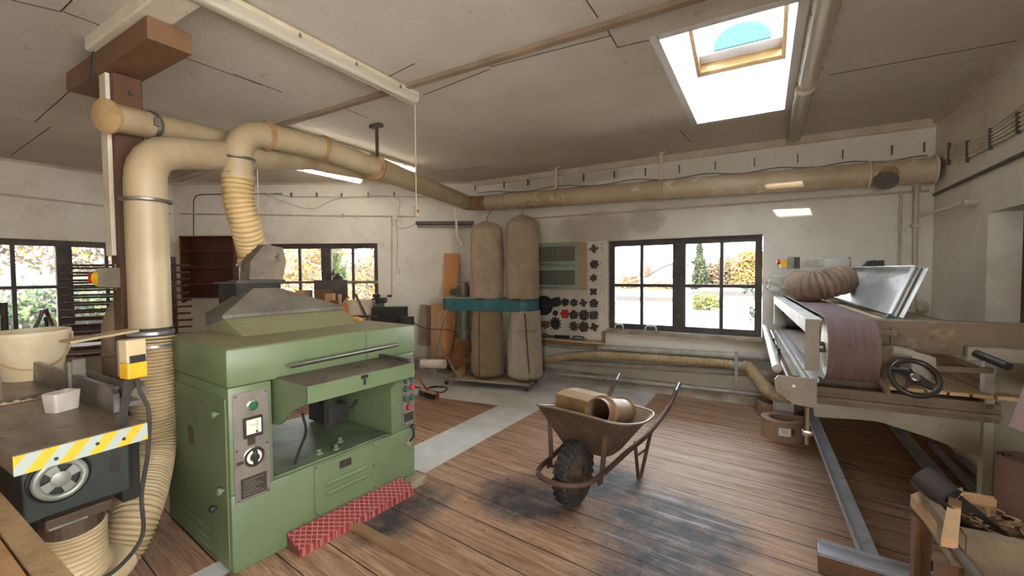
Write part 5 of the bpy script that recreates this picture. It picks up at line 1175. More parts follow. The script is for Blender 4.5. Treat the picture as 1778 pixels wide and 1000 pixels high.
heads = [('star', .058, 5, 'four winged cutter head, topmost on the tool board', -1.946, 1.808, M_CUT), ('head', .062, 6, 'round cutter head, second from the top of the right column', -1.939, 1.602, M_CUT), ('star', .054, 6, 'small winged cutter head, third from the top of the right column', -1.951, 1.421, M_CUT), ('star', .056, 4, 'bright hubbed cutter head, fourth from the top of the right column', -1.951, 1.239, M_CUT),
 ('head', .062, 5, 'dark cutter head at the right end of the row under the cabinet', -1.946, 1.083, M_CUT), ('star', .056, 4, 'cutter head with a bright hub, second from the right under the cabinet', -2.094, 1.083, M_CUT), ('head', .056, 6, 'dark round cutter head, third from the right under the cabinet', -2.231, 1.083, M_CUT), ('head', .058, 5, 'dark cutter head, fourth from the right under the cabinet', -2.357, 1.085, M_CUT), ('head', .078, 4, 'large four notched cutter head right of the saw blade', -2.491, 1.085, M_CUT),
 ('saw', .145, 0, 'big dark circular saw blade hung beside the filter bag', -2.690, 1.03, M_CUT), ('head', .04, 4, 'smallest cutter disc, below the four notched head', -2.507, .929, M_CUT), ('head', .066, 6, 'red painted cutter head on the tool board', -2.363, .925, M_CUTR), ('head', .066, 5, 'cutter head directly right of the red one', -2.232, .918, M_CUT), ('head', .075, 10, 'round many toothed cutter, second right of the red one', -2.085, .919, M_CUT), ('head', .066, 4, 'cutter head at the right end of the red one’s row', -1.946, .925, M_CUT),
 ('star', .060, 4, 'winged cutter head, lowest in the right column', -1.94, .765, M_CUT), ('head', .076, 7, 'large cutter head, second from the right in the bottom row', -2.089, .761, M_CUT), ('star', .070, 9, 'spiral toothed cutter, third from the right in the bottom row', -2.232, .761, M_CUT), ('star', .092, 12, 'biggest spiky cutter disc in the bottom row', -2.507, .785, M_CUT), ('head', .062, 5, 'rusty ringed cutter left of the biggest spiky disc', -2.655, .76, M_CUTRU), ('head', .056, 6, 'rust orange disc at the left end of the bottom row', -2.755, .76, M_CUTRU)]
heads[0] = ('star', .058, 4) + heads[0][3:]; heads[14] = heads[14][:3] + ('cutter head with broken outline, right end of the row with the red one',) + heads[14][4:]
for k, (kind, r, n, lab, x, z, m_) in enumerate(heads):
    o = obj('cutter_head' if kind != 'saw' else 'saw_blade', cutter(kind, r, n), m_); o.location = V(x, WB, z); o.rotation_euler = (0, R(17 * k), 0)
    tag(o, lab, 'cutter' if kind != 'saw' else 'saw blade', 'cutter heads on the white tool board' if kind != 'saw' else None)
# ledge under the board
sh = thing('tool_shelf', 'narrow wooden ledge below the cutter heads, boxed in underneath', 'shelf', (-1.79, WB, .535))
mb = MB(); mb.box((-1.15, -.17, .03), (0, -.001, .05), .003); obj('board', mb, M_BIRCH, sh)
mb = MB(); mb.prism([(-1.1, -.002, .029), (-1.1, -.14, .029), (-1.1, -.10, -.06), (-1.1, -.002, -.08)], (1.02, 0, 0)); obj('box_bracket', mb, M_WOODG, sh)
mb = MB(); mb.box((-.03, -.10, .0505), (-.005, -.016, .19), .003); obj('end_stop', mb, M_WOODG, sh)
SZ = .5855
o = thing('angle_grinder', 'black hand tool lying on the ledge under the red cutter head', 'tool', (-2.38, WB - .09, SZ)); mb = MB(); mb.cyl((-.11, 0, .025), (.04, 0, .028), .022, n=14); mb.box((.04, -.025, .005), (.10, .025, .05), .006); obj('body', mb, M_BLACK, o, True)
o = thing('sanding_float', 'oval dark grey float lying on the ledge right of the black hand tool', 'float', (-2.14, WB - .09, SZ)); mb = MB(); mb.loft([[(.115 * math.cos(a_), .04 * math.sin(a_), z) for a_ in [k * 2 * PI / 24 for k in range(24)]] for z in (.001, .02)]); obj('sole', mb, M_HOOD, o); mb = MB(); mb.tube(catmull([(-.07, 0, .02), (-.06, 0, .045), (.06, 0, .045), (.07, 0, .02)], 4), .008, 8); obj('handle', mb, M_BLACK, o, True)
o = thing('drill_chuck', 'small dark chuck and key lying at the left of the ledge', 'tool', (-2.64, WB - .09, SZ)); mb = MB(); mb.lathe([(.014, 0), (.026, .02), (.026, .07), (.018, .09)], (-.05, 0, .027), (1, .2, 0), n=14); mb.cyl((.05, .01, .02), (.15, .03, .02), .014, n=10); obj('body', mb, M_STEELD, o, True)
# floats on the window sill
for lab, px, sc_ in (('smaller white handled plastering float at the left end of the window sill', 1075, .8), ('larger white handled plastering float in the middle of the sill', 1130, 1.0)):
    p = Py(px, 573, WB - .0); o = thing('plastering_float', lab, 'float', (p.x, WB - .002, W3[2] - .0015), 0, 'plastering floats on the sill')
    mb = MB(); mb.box((-.10 * sc_, -.045, .001), (.10 * sc_, .045, .012), .003); obj('sole', mb, M_GALV, o)
    mb = MB(); mb.tube([(-.07 * sc_, 0, .012), (-.06 * sc_, 0, .055), (-.045 * sc_, 0, .068), (.045 * sc_, 0, .068), (.06 * sc_, 0, .055), (.07 * sc_, 0, .012)], .010, 8); obj('handle', mb, M_WHITEPL, o, True)
# heating pipes, skirting and hose along the wall
M_HEAT = M('heating_pipe_paint', (178, 174, 164), (156, 150, 138), 5, .5, c3=(126, 108, 88), s3=12, lo3=.6, hi3=.72)
def wpipe(name, lab, p, q, Y, r, x0=None, x1=None, mat=None, cat='pipe'):
    a, b = Py(*p, Y), Py(*q, Y); d = (b - a) / (b.x - a.x); x0 = a.x if x0 is None else x0; x1 = b.x if x1 is None else x1
    o = thing(name, lab, cat); mb = MB(); mb.cyl(a + d * (x0 - a.x), a + d * (x1 - a.x), r, n=16); obj('pipe', mb, mat or M_HEAT, o, True); return o, a, d
wpipe('heating_pipe', 'upper grey heating pipe along the back wall below the window', (1045, 603.5), (1336, 621.5), 5.43, .040, -2.6, 1.3)
wpipe('heating_pipe', 'lower grey heating pipe along the back wall below the beige hose', (1048, 632), (1336, 650), 5.43, .040, -3.3, 1.3)
wpipe('heating_pipe', 'thin pipe just above the skirting ledge of the back wall', (960, 648), (1310, 684), 5.40, .022, -3.4, 1.2)
o, a, d = wpipe('hose_pipe', 'long thin beige hose running level along the back wall', (1000, 618), (1276, 633), 5.36, .05, -.55, -.16, M_HOSEB)
x_, y_ = -.16, 5.36
hz_ = thing('flexible_hose', 'long beige ribbed hose along the back wall from the filter bags to the sander', 'hose')
P0, P1, P2, P3 = Py(936, 628, 5.34), Py(985, 619, 5.34), Py(1040, 617, 5.36), Py(1160, 624, 5.36); P4 = Py(1272, 633, 5.36)
bpy.data.objects.remove(o.children[0]); bpy.data.objects.remove(o)
mb = MB(); mb.hose([P0, P1, P2, P3, P4], .046, .022, .006, 14); obj('ribbed_hose', mb, M_HOSEB, hz_, True)
P5, P6, P7, P8, P9 = Py(1300, 638, 5.34), Py(1312, 652, 5.25), Py(1328, 672, 5.1), Py(1345, 684, 4.95), Py(1372, 687, 4.85)
mb = MB(); mb.tube([P4 - V(.02, 0, 0), P4 + V(.12, 0, -.01)], .05, 18); obj('collar', mb, M_HEAT, hz_, True)
mb = MB(); mb.hose([P4 + V(.11, 0, -.01), P5, P6, P7, P8, P9], .058, .03, .012, 16); obj('ribbed_hose', mb, M_HOSEB, hz_, True)
p = Py(1279, 633, 5.33); o = obj('pipe_clamp_bar', MB().box((-.018, -.012, -.17), (.018, .012, .16), .003), M_HEAT); o.location = p + V(0, -.065, 0); tag(o, 'flat upright clamp bar across the heating pipes and hose', 'clamp')
mb = MB(); mb.prism([(-3.84, WB + .001, -.01), (-3.84, WB - .075, -.01), (-3.84, WB - .07, .10), (-3.84, WB - .03, .135), (-3.84, WB + .001, .14)], (5.21, 0, 0)); struct('baseboard_back', mb, M('plaster_skirting', (186, 180, 168), (150, 140, 124), 4, .85, c3=(112, 98, 80), s3=9, lo3=.58, hi3=.72))
mb = MB(); mb.prism([Dm(-2.9, 0, -.01), Dm(-2.9, .06, -.01), Dm(-2.9, .05, .11), Dm(-2.9, 0, .13)], DX * 4.5); struct('baseboard_diagonal', mb, _mats['plaster_skirting'])
for k, (y_, r) in enumerate(((626, .034), (645, .03))):
    o = thing('heating_pipe', ('upper' if k == 0 else 'lower') + ' painted heating pipe low on the slanted wall behind the planks', 'pipe'); p = Pm(745, y_, .10); mb = MB(); mb.cyl(p - DX * 1.2, p + DX * .75, r, n=14); obj('pipe', mb, M_HEAT, o, True)
# conduit over the window with hook row above the big pipe
o, a, d = wpipe('conduit', 'thin conduit along the back wall just under the big cream pipe', (940, 378), (1616, 331), 5.485, .011, -3.2, 1.33, M_COND, 'conduit')
for k, px in enumerate((826, 876, 917, 1014, 1067, 1121, 1180, 1242, 1310, 1385, 1463, 1548, 1604)):
    y_ = 325 - (px - 826) * .0885; p = Py(px, y_, WB); o = obj('cable_hook', MB().box((-.005, -.03, -.045), (.005, 0, .045), .002), M_STEELD); o.location = p
    tag(o, 'small dark cable hook on the back wall above the big cream pipe', 'hook', 'cable hooks above the big pipe')
ca = thing('cable', 'thin grey cables laid along the hooks above the big cream pipe', 'cable')
for dy in (0, 4):
    mb = MB(); mb.tube(catmull([Py(px, 337 - (px - 826) * .083 + dy + 2.5 * math.sin(px * .05 + dy), WB - .02) for px in range(830, 1621, 26)], 3), .006, 6); obj('run', mb, M('grey_cable', (128, 120, 108), None, rough=.7), ca, True)
# chase and pipes in the right corner, socket rosette
o = thing('riser_pipe', 'painted riser pipe in the right corner of the back wall', 'pipe'); p = Py(1607, 330, 5.44); mb = MB(); mb.cyl((1.235, 5.45, .12), (1.235, 5.45, 2.27), .02, n=12); mb.cyl((1.235, 5.45, 2.25), (1.235, 5.45, 2.29), .028, n=12); obj('pipe', mb, M_COND, o, True)
for z in (1.05, 1.9):
    mb = MB(); mb.box((1.20, 5.43, z), (1.27, 5.499, z + .03), .004); obj('clip', mb, M_COND, o)
o = thing('riser_pipe', 'second thinner riser left of the corner riser pipe', 'pipe'); mb = MB(); mb.cyl((1.13, 5.475, .12), (1.13, 5.475, 2.26), .013, n=10); obj('pipe', mb, M_COND, o, True)
p = Py(1600, 535, WB); o = obj('wall_rosette', MB().lathe([(.075, 0), (.07, .02), (.04, .03), (.03, .05)], axis=(0, -1, 0), n=20), M_COND, None, True); o.location = V(min(p.x, 1.29), WB, p.z); tag(o, 'round plastered fitting on the wall behind the raised sander hood', 'fitting')
# right wall: bundle of cables, dark conduit, bent white arm
cbn = thing('cable_bundle', 'fan of white cables clipped along the top of the right wall', 'cables')
for k in range(6):
    pts = [Px(1640, 268 + 1.5 * k, XR - .02)] + [Px(x, y + g * k, XR - .022) for x, y, g in ((1655, 258, 3.5), (1685, 248, 4.5), (1718, 225, 5.5), (1745, 205, 7), (1778, 180, 8), (1830, 140, 10), (1950, 50, 13))]
    mb = MB(); mb.tube(catmull(pts, 4), .0095, 6); obj('cable', mb, M_WHITEP, cbn, True)
for x, y in ((1648, 262), (1680, 258), (1720, 236), (1768, 208)):
    mb = MB(); p, q = Px(x, y - 14, XR - .03), Px(x, y + 24, XR - .03); mb.bar(p, q, .012, .02, (1, 0, 0)); obj('clip', mb, M_STEELD, cbn)
o = thing('conduit', 'dark conduit rising along the right wall from the corner', 'conduit'); mb = MB(); mb.cyl(Px(1622, 338, XR - .016), Px(1800, 256, XR - .016), .014, n=8); obj('run', mb, M('dark_conduit', (96, 86, 74), (76, 68, 58), 8, .6), o, True)
o = thing('wall_pipe', 'white bent pipe arm sticking out of the right wall near the corner', 'pipe'); mb = MB(); a_, b_ = Px(1688, 351, XR - .03), V(1.24, 5.40, 2.0); mb.tube([a_, a_ + V(-.05, .06, -.0), b_], .014, 8); obj('pipe', mb, M_WHITEP, o, True); mb = MB(); mb.cyl(a_ + V(.029, 0, 0), a_ + V(-.05, 0, 0), .026, n=12); obj('socket', mb, M_COND, o, True)
# ================================================================ wheelbarrow
WA = R(81.0)
wbr = thing('wheelbarrow', 'rusty old wheelbarrow with a knobbly tyre standing on the worn boards', 'wheelbarrow', (-1.045, 2.555, 0), WA)
M_RUST = M('rusty_brown_steel', (104, 84, 68), (78, 62, 52), 6, .7, .2, c3=(132, 96, 68), s3=10, lo3=.56, hi3=.72, bump=.3, bscale=50)
M_RUSTT = M('rusty_red_tube', (104, 74, 62), (84, 60, 52), 7, .6, .25, c3=(150, 116, 96), s3=12, lo3=.58, hi3=.72)
M_TRAYIN = M('dusty_tray_inside', (150, 132, 106), (122, 102, 80), 5, .85)
# tray
def tray(z0, g):
    f = lambda x, y, z: (x, y, z)
    return None
rim = [(-.03, .27, .60), (-.045, .10, .615), (-.045, -.12, .612), (-.03, -.285, .60), (.15, -.315, .545), (.38, -.325, .50), (.60, -.29, .50), (.645, -.10, .505), (.645, .10, .505), (.60, .28, .505), (.38, .315, .50), (.15, .305, .545)]
bot = [(.13, .15, .30), (.125, .06, .298), (.125, -.06, .298), (.13, -.15, .30), (.22, -.165, .288), (.34, -.165, .285), (.45, -.15, .285), (.46, -.06, .285), (.46, .06, .285), (.45, .15, .285), (.34, .165, .285), (.22, .165, .288)]
mid = [tuple(V(a) * .5 + V(b) * .5 + (V(a) - V(b)) .normalized() * 0) for a, b in zip(rim, bot)]
def ins(ring, k): 
    c = sum((V(p) for p in ring), V(0, 0, 0)) / len(ring); return [tuple(V(p) + (c - V(p)).normalized() * k + V(0, 0, .003)) for p in ring]
mb = MB(); rings = []
for r_ in (bot, mid, rim): rings.append([mb.bm.verts.new(V(p)) for p in r_])
mb.skin(rings, False); mb.face(rings[0][::-1]); 
ir = [[mb.bm.verts.new(V(p)) for p in ins(r_, .006)] for r_ in (rim, mid, bot)]
mb.mi = 1
n = len(rim)
for k in range(n): mb.face((rings[2][k], rings[2][(k + 1) % n], ir[0][(k + 1) % n], ir[0][k]))
mb.skin(ir, False); mb.face(ir[2])
tr_ = obj('tray', mb, [M_RUST, M_TRAYIN], wbr, True, 40)
mb = MB(); mb.tube(catmull(rim, 3, True), .008, 8, closed=True); obj('rolled_rim', mb, M('rim_worn', (156, 138, 120), (120, 98, 80), 9, .5, .3), tr_, True)
# tube frame running round the wheel
fr = [(1.22, .265, .50), (1.12, .262, .47), (1.0, .26, .435), (.62, .25, .335), (.35, .215, .285), (.05, .195, .245), (-.12, .175, .235), (-.22, .12, .238), (-.262, .0, .24)]
fr2 = [(x, -y, z) for x, y, z in fr[:-1]][::-1]
def rise(p): x, y, z = p; return V(x, y, z + (.07 * max(0, (x - 1.0) / .22) ** 1.0 if x > 1.0 else 0))
P_ = [rise(p) for p in fr + fr2]
mb = MB(); mb.tube(catmull(P_, 6), .0165, 12); obj('frame_tube', mb, M_RUSTT, wbr, True)
for s in (0, -1):
    a, b = P_[s], P_[1 if s == 0 else -2]; mb = MB(); mb.tube([a + (a - b) * .1, a, a.lerp(b, .7)], .0175, 12); obj('hand_grip', mb, M('bare_grip_steel', (170, 176, 188), (140, 142, 150), 12, .3, .8), wbr, True)
for y in (.19, -.19):
    mb = MB(); mb.bar((.02, y, .245), (.035, y * 1.12, .54), .03, .012, (1, 0, 0)); obj('tray_strut', mb, M_RUST, wbr)
    mb = MB(); mb.bar((.0, y, .235), (.0, y, .185), .05, .012, (0, 1, 0)); obj('axle_bracket', mb, M_RUSTT, wbr)
    s = 1 if y > 0 else -1
    mb = MB(); mb.tube([(.46, s * .215, .31), (.555, s * .20, .015), (.60, s * .20, .012), (.68, s * .245, .345)], .013, 8); mb.tube([(.515, s * .21, .20), (.63, s * .215, .20)], .009, 6); obj('leg', mb, M_RUST, wbr, True)
# wheel
wr = .2; mb = MB(); prof = [(.125, -.034), (.15, -.044), (.170, -.043), (.180, -.032), (.184, 0), (.180, .032), (.170, .043), (.15, .044), (.125, .034)]
mb.lathe([(r, z) for r, z in prof], (0, 0, wr), (0, 1, 0), n=48, cap=False); ty = obj('tyre', mb, M_RUBBER, wbr, True)
mb = MB()
for k in range(24):
    for s in (-1, 1):
        a = 2 * PI * (k + (.5 if s > 0 else 0)) / 24; d = V(math.cos(a), 0, math.sin(a)); t_ = V(-math.sin(a), 0, math.cos(a)); c = V(0, 0, wr)
        mb.prism([c + d * .178 + V(0, s * .003, 0) - t_ * .010, c + d * .2 + V(0, s * .003, 0) - t_ * .009, c + d * .198 + V(0, s * .038, 0) - t_ * .006, c + d * .166 + V(0, s * .054, 0) + t_ * .004, c + d * .150 + V(0, s * .042, 0) + t_ * .004], t_ * .021)
obj('tread_lugs', mb, M_RUBBER, ty)
mb = MB(); mb.lathe([(.02, -.05), (.035, -.045), (.04, -.02), (.12, -.012), (.128, -.03), (.128, .03), (.12, .012), (.04, .02), (.035, .045), (.02, .05)], (0, 0, wr), (0, 1, 0), n=36); mb.cyl((0, -.20, wr), (0, .20, wr), .010, n=10); obj('rim_disc', mb, M_RUST, wbr, True)
# load: cardboard box and a short flanged pipe
M_CARD = M('cardboard', (160, 132, 98), (144, 116, 84), 5, .8, c3=(136, 104, 72), s3=9, lo3=.62, hi3=.74)
wm = Matrix.Translation((-1.045, 2.555, 0)) @ Matrix.Rotation(WA, 4, 'Z')
bx = thing('cardboard_box', 'cardboard box with brown tape lying in the wheelbarrow', 'box', wm @ V(.36, .15, .335), WA + R(-6))
mb = MB(); mb.box((-.12, -.15, 0), (.12, .15, .27), .002); obj('carton', mb, M_CARD, bx)
mb = MB(); mb.box((-.1215, -.03, -.001), (.1215, .03, .2705)); obj('tape', mb, M('brown_tape', (140, 108, 74), None, rough=.35), bx)
mb = MB(); mb.prism([(-.119, -.148, .271), (.0, -.148, .283), (.0, .148, .283), (-.119, .148, .271)], (0, 0, .003)); mb.prism([(.119, -.148, .271), (.004, -.148, .281), (.004, .148, .281), (.119, .148, .271)], (0, 0, .003)); obj('flap', mb, M_CARD, bx)
pa, pb = Pd(1037, 715, 2.67), Pd(1082, 714, 3.02)
pc = thing('pipe_piece', 'short flanged brown pipe piece lying in the wheelbarrow beside the box', 'pipe'); d = (pb - pa).normalized()
M_PIPEB = M('brown_dusty_pipe', (150, 120, 90), (126, 96, 70), 5, .6, stretch=(3, 3, 1), c3=(172, 138, 116), s3=7, lo3=.6, hi3=.72)
mb = MB(); r_ = .085; L_ = (pb - pa).length
mb.lathe([(r_, 0), (r_, L_), (r_ - .005, L_), (r_ - .005, 0)], pa, d, n=32, cap=False); mb.bm.faces.ensure_lookup_table(); n = 32; vs = mb.bm.verts[:]
for k in range(n): mb.face((vs[k], vs[(k + 1) % n], vs[3 * n + (k + 1) % n], vs[3 * n + k]))
obj('tube', mb, M_PIPEB, pc, True)
mb = MB(); mb.lathe([(r_ + .001, .08), (r_ + .018, .083), (r_ + .018, .09), (r_ + .001, .092)], pa, d, n=32, cap=False); obj('flange', mb, M('rust_orange_flange', (158, 116, 80), (130, 92, 62), 8, .6), pc, True)
mb = MB(); mb.lathe([(r_ + .001, L_ - .012), (r_ + .012, L_ - .010), (r_ + .012, L_ - .004), (r_ + .001, L_)], pa, d, n=32, cap=False); obj('flange', mb, _mats['rust_orange_flange'], pc, True)
mb = MB(); mb.cyl(pa + d * (L_ - .02), pa + d * (L_ - .012), r_ - .006, n=28); obj('bore_shade_disc', mb, M_DARK, pc)  # dark disc added so the pipe bore looks shaded inside
# ================================================================ long belt sander on the right
SA = R(2.5); SO = V(.285, 2.85, 0); su = V(-math.sin(SA), math.cos(SA), 0); sv = V(math.cos(SA), math.sin(SA), 0)
sd_r = thing('belt_sander', 'long grey belt sanding machine with wide purple brown belt along the right wall', 'woodworking machine', SO, SA)
def Sl(P): v = V(P) - SO; return V(v.dot(sv), v.dot(su), v.z)      # (across, along, up)
M_SGREY = M('sander_grey_paint', (158, 150, 134), (140, 130, 114), 4, .5, c3=(114, 98, 80), s3=12, lo3=.62, hi3=.74)
M_SDUST = M('sander_dusty', (132, 116, 95), (110, 95, 76), 5, .75, c3=(160, 142, 116), s3=8, lo3=.58, hi3=.72)
M_SWHITE = M('sander_white', (208, 208, 204), (188, 186, 180), 5, .45, c3=(170, 152, 124), s3=10, lo3=.6, hi3=.74)
t = NT('abrasive_belt'); vec = t.coord()
c = t.mix(t.ramp(t.noise(t.coord((14, 1.5, 1.5)), 2, 6, .7), .35, .68), srgb(100, 79, 80), srgb(122, 101, 99)); c = t.mix(t.math('MULTIPLY', t.ramp(t.noise(vec, 260, 2), .5, .7), .35), c, srgb(86, 68, 70)); t.bsdf(c, .85, 0, t.noise(vec, 500, 2), .3, .002); M_BELT = t.m
M_BELTIN = M('belt_cloth_back', (206, 196, 180), (188, 176, 158), 6, .7)
bw, br_, zc, l0, l1 = .215, .168, 1.08, .03, 2.32
def stad(r):
    o = []
    for k in range(17): a = R(90 + 180 * k / 16); o.append((l0 + r * math.cos(a), zc + r * math.sin(a) * 1.02))
    for k in range(17): a = R(-90 + 180 * k / 16); o.append((l1 + r * math.cos(a), zc + r * math.sin(a) * 1.02))
    return o
mb = MB(); O_, I_ = stad(br_), stad(br_ - .003); n = len(O_)
ro = [[mb.bm.verts.new((w, y, z)) for y, z in q] for w, q in ((0, O_), (bw, O_), (bw, I_), (0, I_))]
for a, b, m_ in ((0, 1, 0), (1, 2, 1), (2, 3, 1), (3, 0, 1)):
    mb.mi = m_
    for k in range(n): mb.face((ro[a][k], ro[a][(k + 1) % n], ro[b][(k + 1) % n], ro[b][k]))
obj('sanding_belt', mb, [M_BELT, M_BELTIN], sd_r, True, 50)
for l in (l0, l1):
    mb = MB(); mb.lathe([(.03, -.02), (.03, .0), (.155, .012), (.16, .02), (.16, bw - .02), (.155, bw - .012), (.03, bw), (.03, bw + .16)], (0, l, zc), (1, 0, 0), n=36); obj('drum', mb, M_STEEL, sd_r, True)
# front cover channel of the belt
mb = MB(); mb.box((-.088, -.03, 1.228), (-.012, 2.42, 1.238), .002); mb.box((-.088, -.03, 1.165), (-.082, 2.42, 1.228)); obj('belt_cover', mb, M_SWHITE, sd_r)
mb = MB(); mb.box((-.088, -.031, .955), (-.022, -.022, 1.236), .002); obj('cover_end', mb, M_SGREY, sd_r)
mb = MB(); mb.box((-.086, 2.30, .95), (.24, 2.42, 1.227), .002); obj('far_gearbox', mb, M_SWHITE, sd_r)
# rear beam beside the belt, with its tube
mb = MB(); mb.box((bw + .02, .16, 1.165), (bw + .075, 2.3, 1.24), .004); obj('rear_beam', mb, M('dusty_cream_beam', (196, 180, 150), (166, 146, 114), 5, .6), sd_r)
mb = MB(); mb.cyl((bw + .17, .25, 1.21), (bw + .17, 2.3, 1.21), .017, n=12); mb.box((bw + .10, .2, 1.14), (.80, 2.25, 1.165), .003); obj('guard_tray', mb, M_SDUST, sd_r, True)
# table: white top under the belt, slatted timber behind it
mb = MB(); mb.box((-.05, .06, .875), (-.008, 2.38, .895), .002); mb.box((-.008, .22, .875), (.28, 2.3, .895)); tbl = obj('table_top', mb, M('white_laminate', (214, 218, 226), (196, 200, 208), 5, .3), sd_r)
mb = MB(); mb.box((-.064, .06, .872), (-.0505, 2.38, .897), .002); obj('wood_edge', mb, M_BROWNL, tbl)
M_SLAT = M('dusty_slat', (206, 176, 134), (186, 154, 112), 5, .75)
for k in range(8):
    a_ = .285 + k * .085; mb = MB(); mb.box((a_, .10, .862), (a_ + .074, 2.3, .882), .003); obj('table_slat', mb, M_SLAT, sd_r)
mb = MB(); mb.box((.0, .3, .80), (.95, .36, .86)); mb.box((.0, 1.9, .80), (.95, 1.96, .86)); mb.box((-.13, .10, .84), (-.10, 2.3, .894)); mb.box((.9, .1, .8), (.95, 2.3, .861)); obj('table_carriage', mb, M_SDUST, sd_r)
mb = MB(); mb.prism([(-.066, .06, .892), (-.075, .06, .895), (-.115, .06, .775), (-.105, .06, .772)], (0, 2.32, 0)); obj('front_rail', mb, M_SWHITE, sd_r)
p0, p1 = Sl(Pz(1349, 640, .90)), Sl(Pz(1327, 562, .90)); p1 = p0 + (p1 - p0).normalized() * 2.4
mb = MB(); mb.cyl(p0, p1, .026, n=16); obj('front_tube', mb, M('worn_white_tube', (206, 204, 204), (186, 168, 150), 9, .4, c3=(160, 120, 90), s3=18, lo3=.6, hi3=.7), sd_r, True)
mb = MB(); mb.prism([(-.225, .028, .875), (-.205, .028, .90), (-.022, .028, .90), (-.022, .028, .735), (-.13, .028, .745), (-.215, .028, .81)], (0, .012, 0)); ep = obj('end_plate', mb, M_SGREY, sd_r)
mb = MB(); mb.lathe([(.008, 0), (.008, .004)], (-.13, .027, .85), (0, -1, 0), n=12); obj('bright_bolt', mb, M_CHROME, ep)
for l in (.95, 1.5, 2.1):
    mb = MB(); mb.box((-.16, l, .83), (-.09, l + .05, .86), .003); mb.cyl((-.135, l + .025, .80), (-.135, l + .025, .91), .011, n=10); obj('rail_bracket', mb, M_STEEL, sd_r, True)
mb = MB(); mb.cyl((-.125, 1.3, .885), (-.120, 2.1, .905), .013, n=10); obj('push_rod', mb, M_CHROME, sd_r, True)
mb = MB(); mb.cyl((-.06, .05, .60), (-.06, .05, .73), .010, n=10); mb.box((-.085, .035, .57), (-.035, .065, .60), .004); mb.cyl((-.06, .05, .52), (-.06, .05, .57), .012, n=8); obj('jack_screw', mb, M_CHROME, sd_r, True)
# near end frame: low rails, haunched panel, post, upper beam
mb = MB(); yb = .14
mb.box((-.03, yb, .80), (.74, yb + .05, .835), .003); mb.box((-.03, yb - .02, .762), (.74, yb + .05, .782), .003); mb.box((-.03, yb, .735), (.74, yb + .02, .80)); obj('slide_rails', mb, M_SDUST, sd_r)
mb = MB(); mb.prism([(-.01, yb + .03, .735), (-.01, yb + .03, .648), (.27, yb + .03, .668), (.48, yb + .03, .615), (.70, yb + .03, .54), (.74, yb + .03, .52), (.74, yb + .03, .735)], (0, .06, 0)); mb.bevel(.004); obj('cross_beam', mb, M_SGREY, sd_r)
mb = MB(); mb.box((.68, yb + .0, .0005), (.72, yb + .055, 1.065), .004); obj('front_post', mb, M('pale_green_post', (176, 176, 156), (154, 150, 130), 5, .5, c3=(120, 104, 84), s3=12, lo3=.62, hi3=.74), sd_r)
mb = MB(); mb.box((.722, yb + .05, .0005), (1.00, yb + .10, 1.065), .004); obj('side_plate', mb, M_SGREY, sd_r)
mb = MB(); mb.box((.16, .10, 1.07), (1.03, .24, 1.232), .004); ub = obj('upper_beam', mb, M_SDUST, sd_r)
mb = MB(); mb.box((.165, .06, 1.17), (.225, .099, 1.238), .003); obj('white_stop', mb, M_SWHITE, ub)
mb = MB(); mb.box((.30, .085, 1.09), (.52, .0995, 1.20), .003); obj('bolt_plate', mb, M_SDUST, ub)
for x in (.34, .47):
    mb = MB(); mb.lathe([(.012, 0), (.01, .006)], (x, .085, 1.155), (0, -1, 0), n=10); obj('bolt', mb, M_SDUST, ub)
mb = MB(); mb.box((.585, .055, 1.055), (1.03, .085, 1.118), .002); mb.box((.585, .05, 1.115), (1.03, .099, 1.12)); obj('front_ledge', mb, M_SGREY, ub)
mb = MB(); mb.cyl((.615, .055, 1.09), (.665, -.10, 1.062), .0185, n=16); obj('black_grip', mb, M_BLACK, ub, True)
mb = MB(); mb.bar((.40, .05, 1.0), (.70, .13, 1.0), .02, .028); obj('link_bar', mb, M_SDUST, sd_r)
mb = MB(); mb.bar((.235, .08, 1.17), (.33, .08, 1.165), .02, .03, bev=.008); mb.box((.235, .07, .95), (.255, .09, 1.16)); obj('belt_tension_arm', mb, M_SDUST, sd_r)
# belt tensioner block with the handwheel
mb = MB(); mb.box((.235, -.04, .95), (.295, .06, 1.105), .008); mb.prism([(.225, -.02, 1.03), (.235, -.02, 1.03), (.285, -.02, .86), (.262, -.02, .86)], (0, .05, 0)); bk = obj('bearing_block', mb, M_SDUST, sd_r)
mb = MB(); mb.cyl((.285, -.02, 1.09), (.41, -.06, 1.055), .028, n=18); mb.cyl((.30, -.025, 1.085), (.31, -.028, 1.082), .032, n=18); mb.box((.335, -.10, .97), (.425, -.04, 1.08), .004); obj('spindle', mb, M_SGREY, bk, True)
hc = Sl(Pd(1588, 656, 2.02)); ax = V(.06, -.76, .52).normalized()
hx = V(1, 0, 0); hx = (hx - ax * hx.dot(ax)).normalized(); hy = ax.cross(hx)
hub = lambda x, y, z=0: hc + hx * x + hy * y + ax * z
RH = .088
mb = MB(); mb.tube([hub(RH * math.cos(a_), RH * math.sin(a_)) for a_ in [k * 2 * PI / 44 for k in range(44)]], .0125, 12, closed=True)
for k in range(1):
    a_ = R(-32); d_ = V(math.cos(a_), math.sin(a_), 0); q_ = V(-math.sin(a_), math.cos(a_), 0)
    mb.prism([hub(*(d_ * s + q_ * w)[:2], -.006) for s, w in ((-RH + .004, .012), (-.015, .024), (.015, .024), (RH - .004, .012), (RH - .004, -.012), (.015, -.024), (-.015, -.024), (-RH + .004, -.012))], ax * .012)
hw_ = obj('handwheel', mb, M('black_cast_wheel', (40, 38, 36), (58, 54, 50), 9, .35, .2), bk, True)
mb = MB(); mb.lathe([(.02, -.05), (.02, .012), (.012, .016), (.012, .022)], hc, ax, n=20); mb.cyl(hc - ax * .14, hc, .012, n=12); obj('hub', mb, M_STEEL, bk, True)
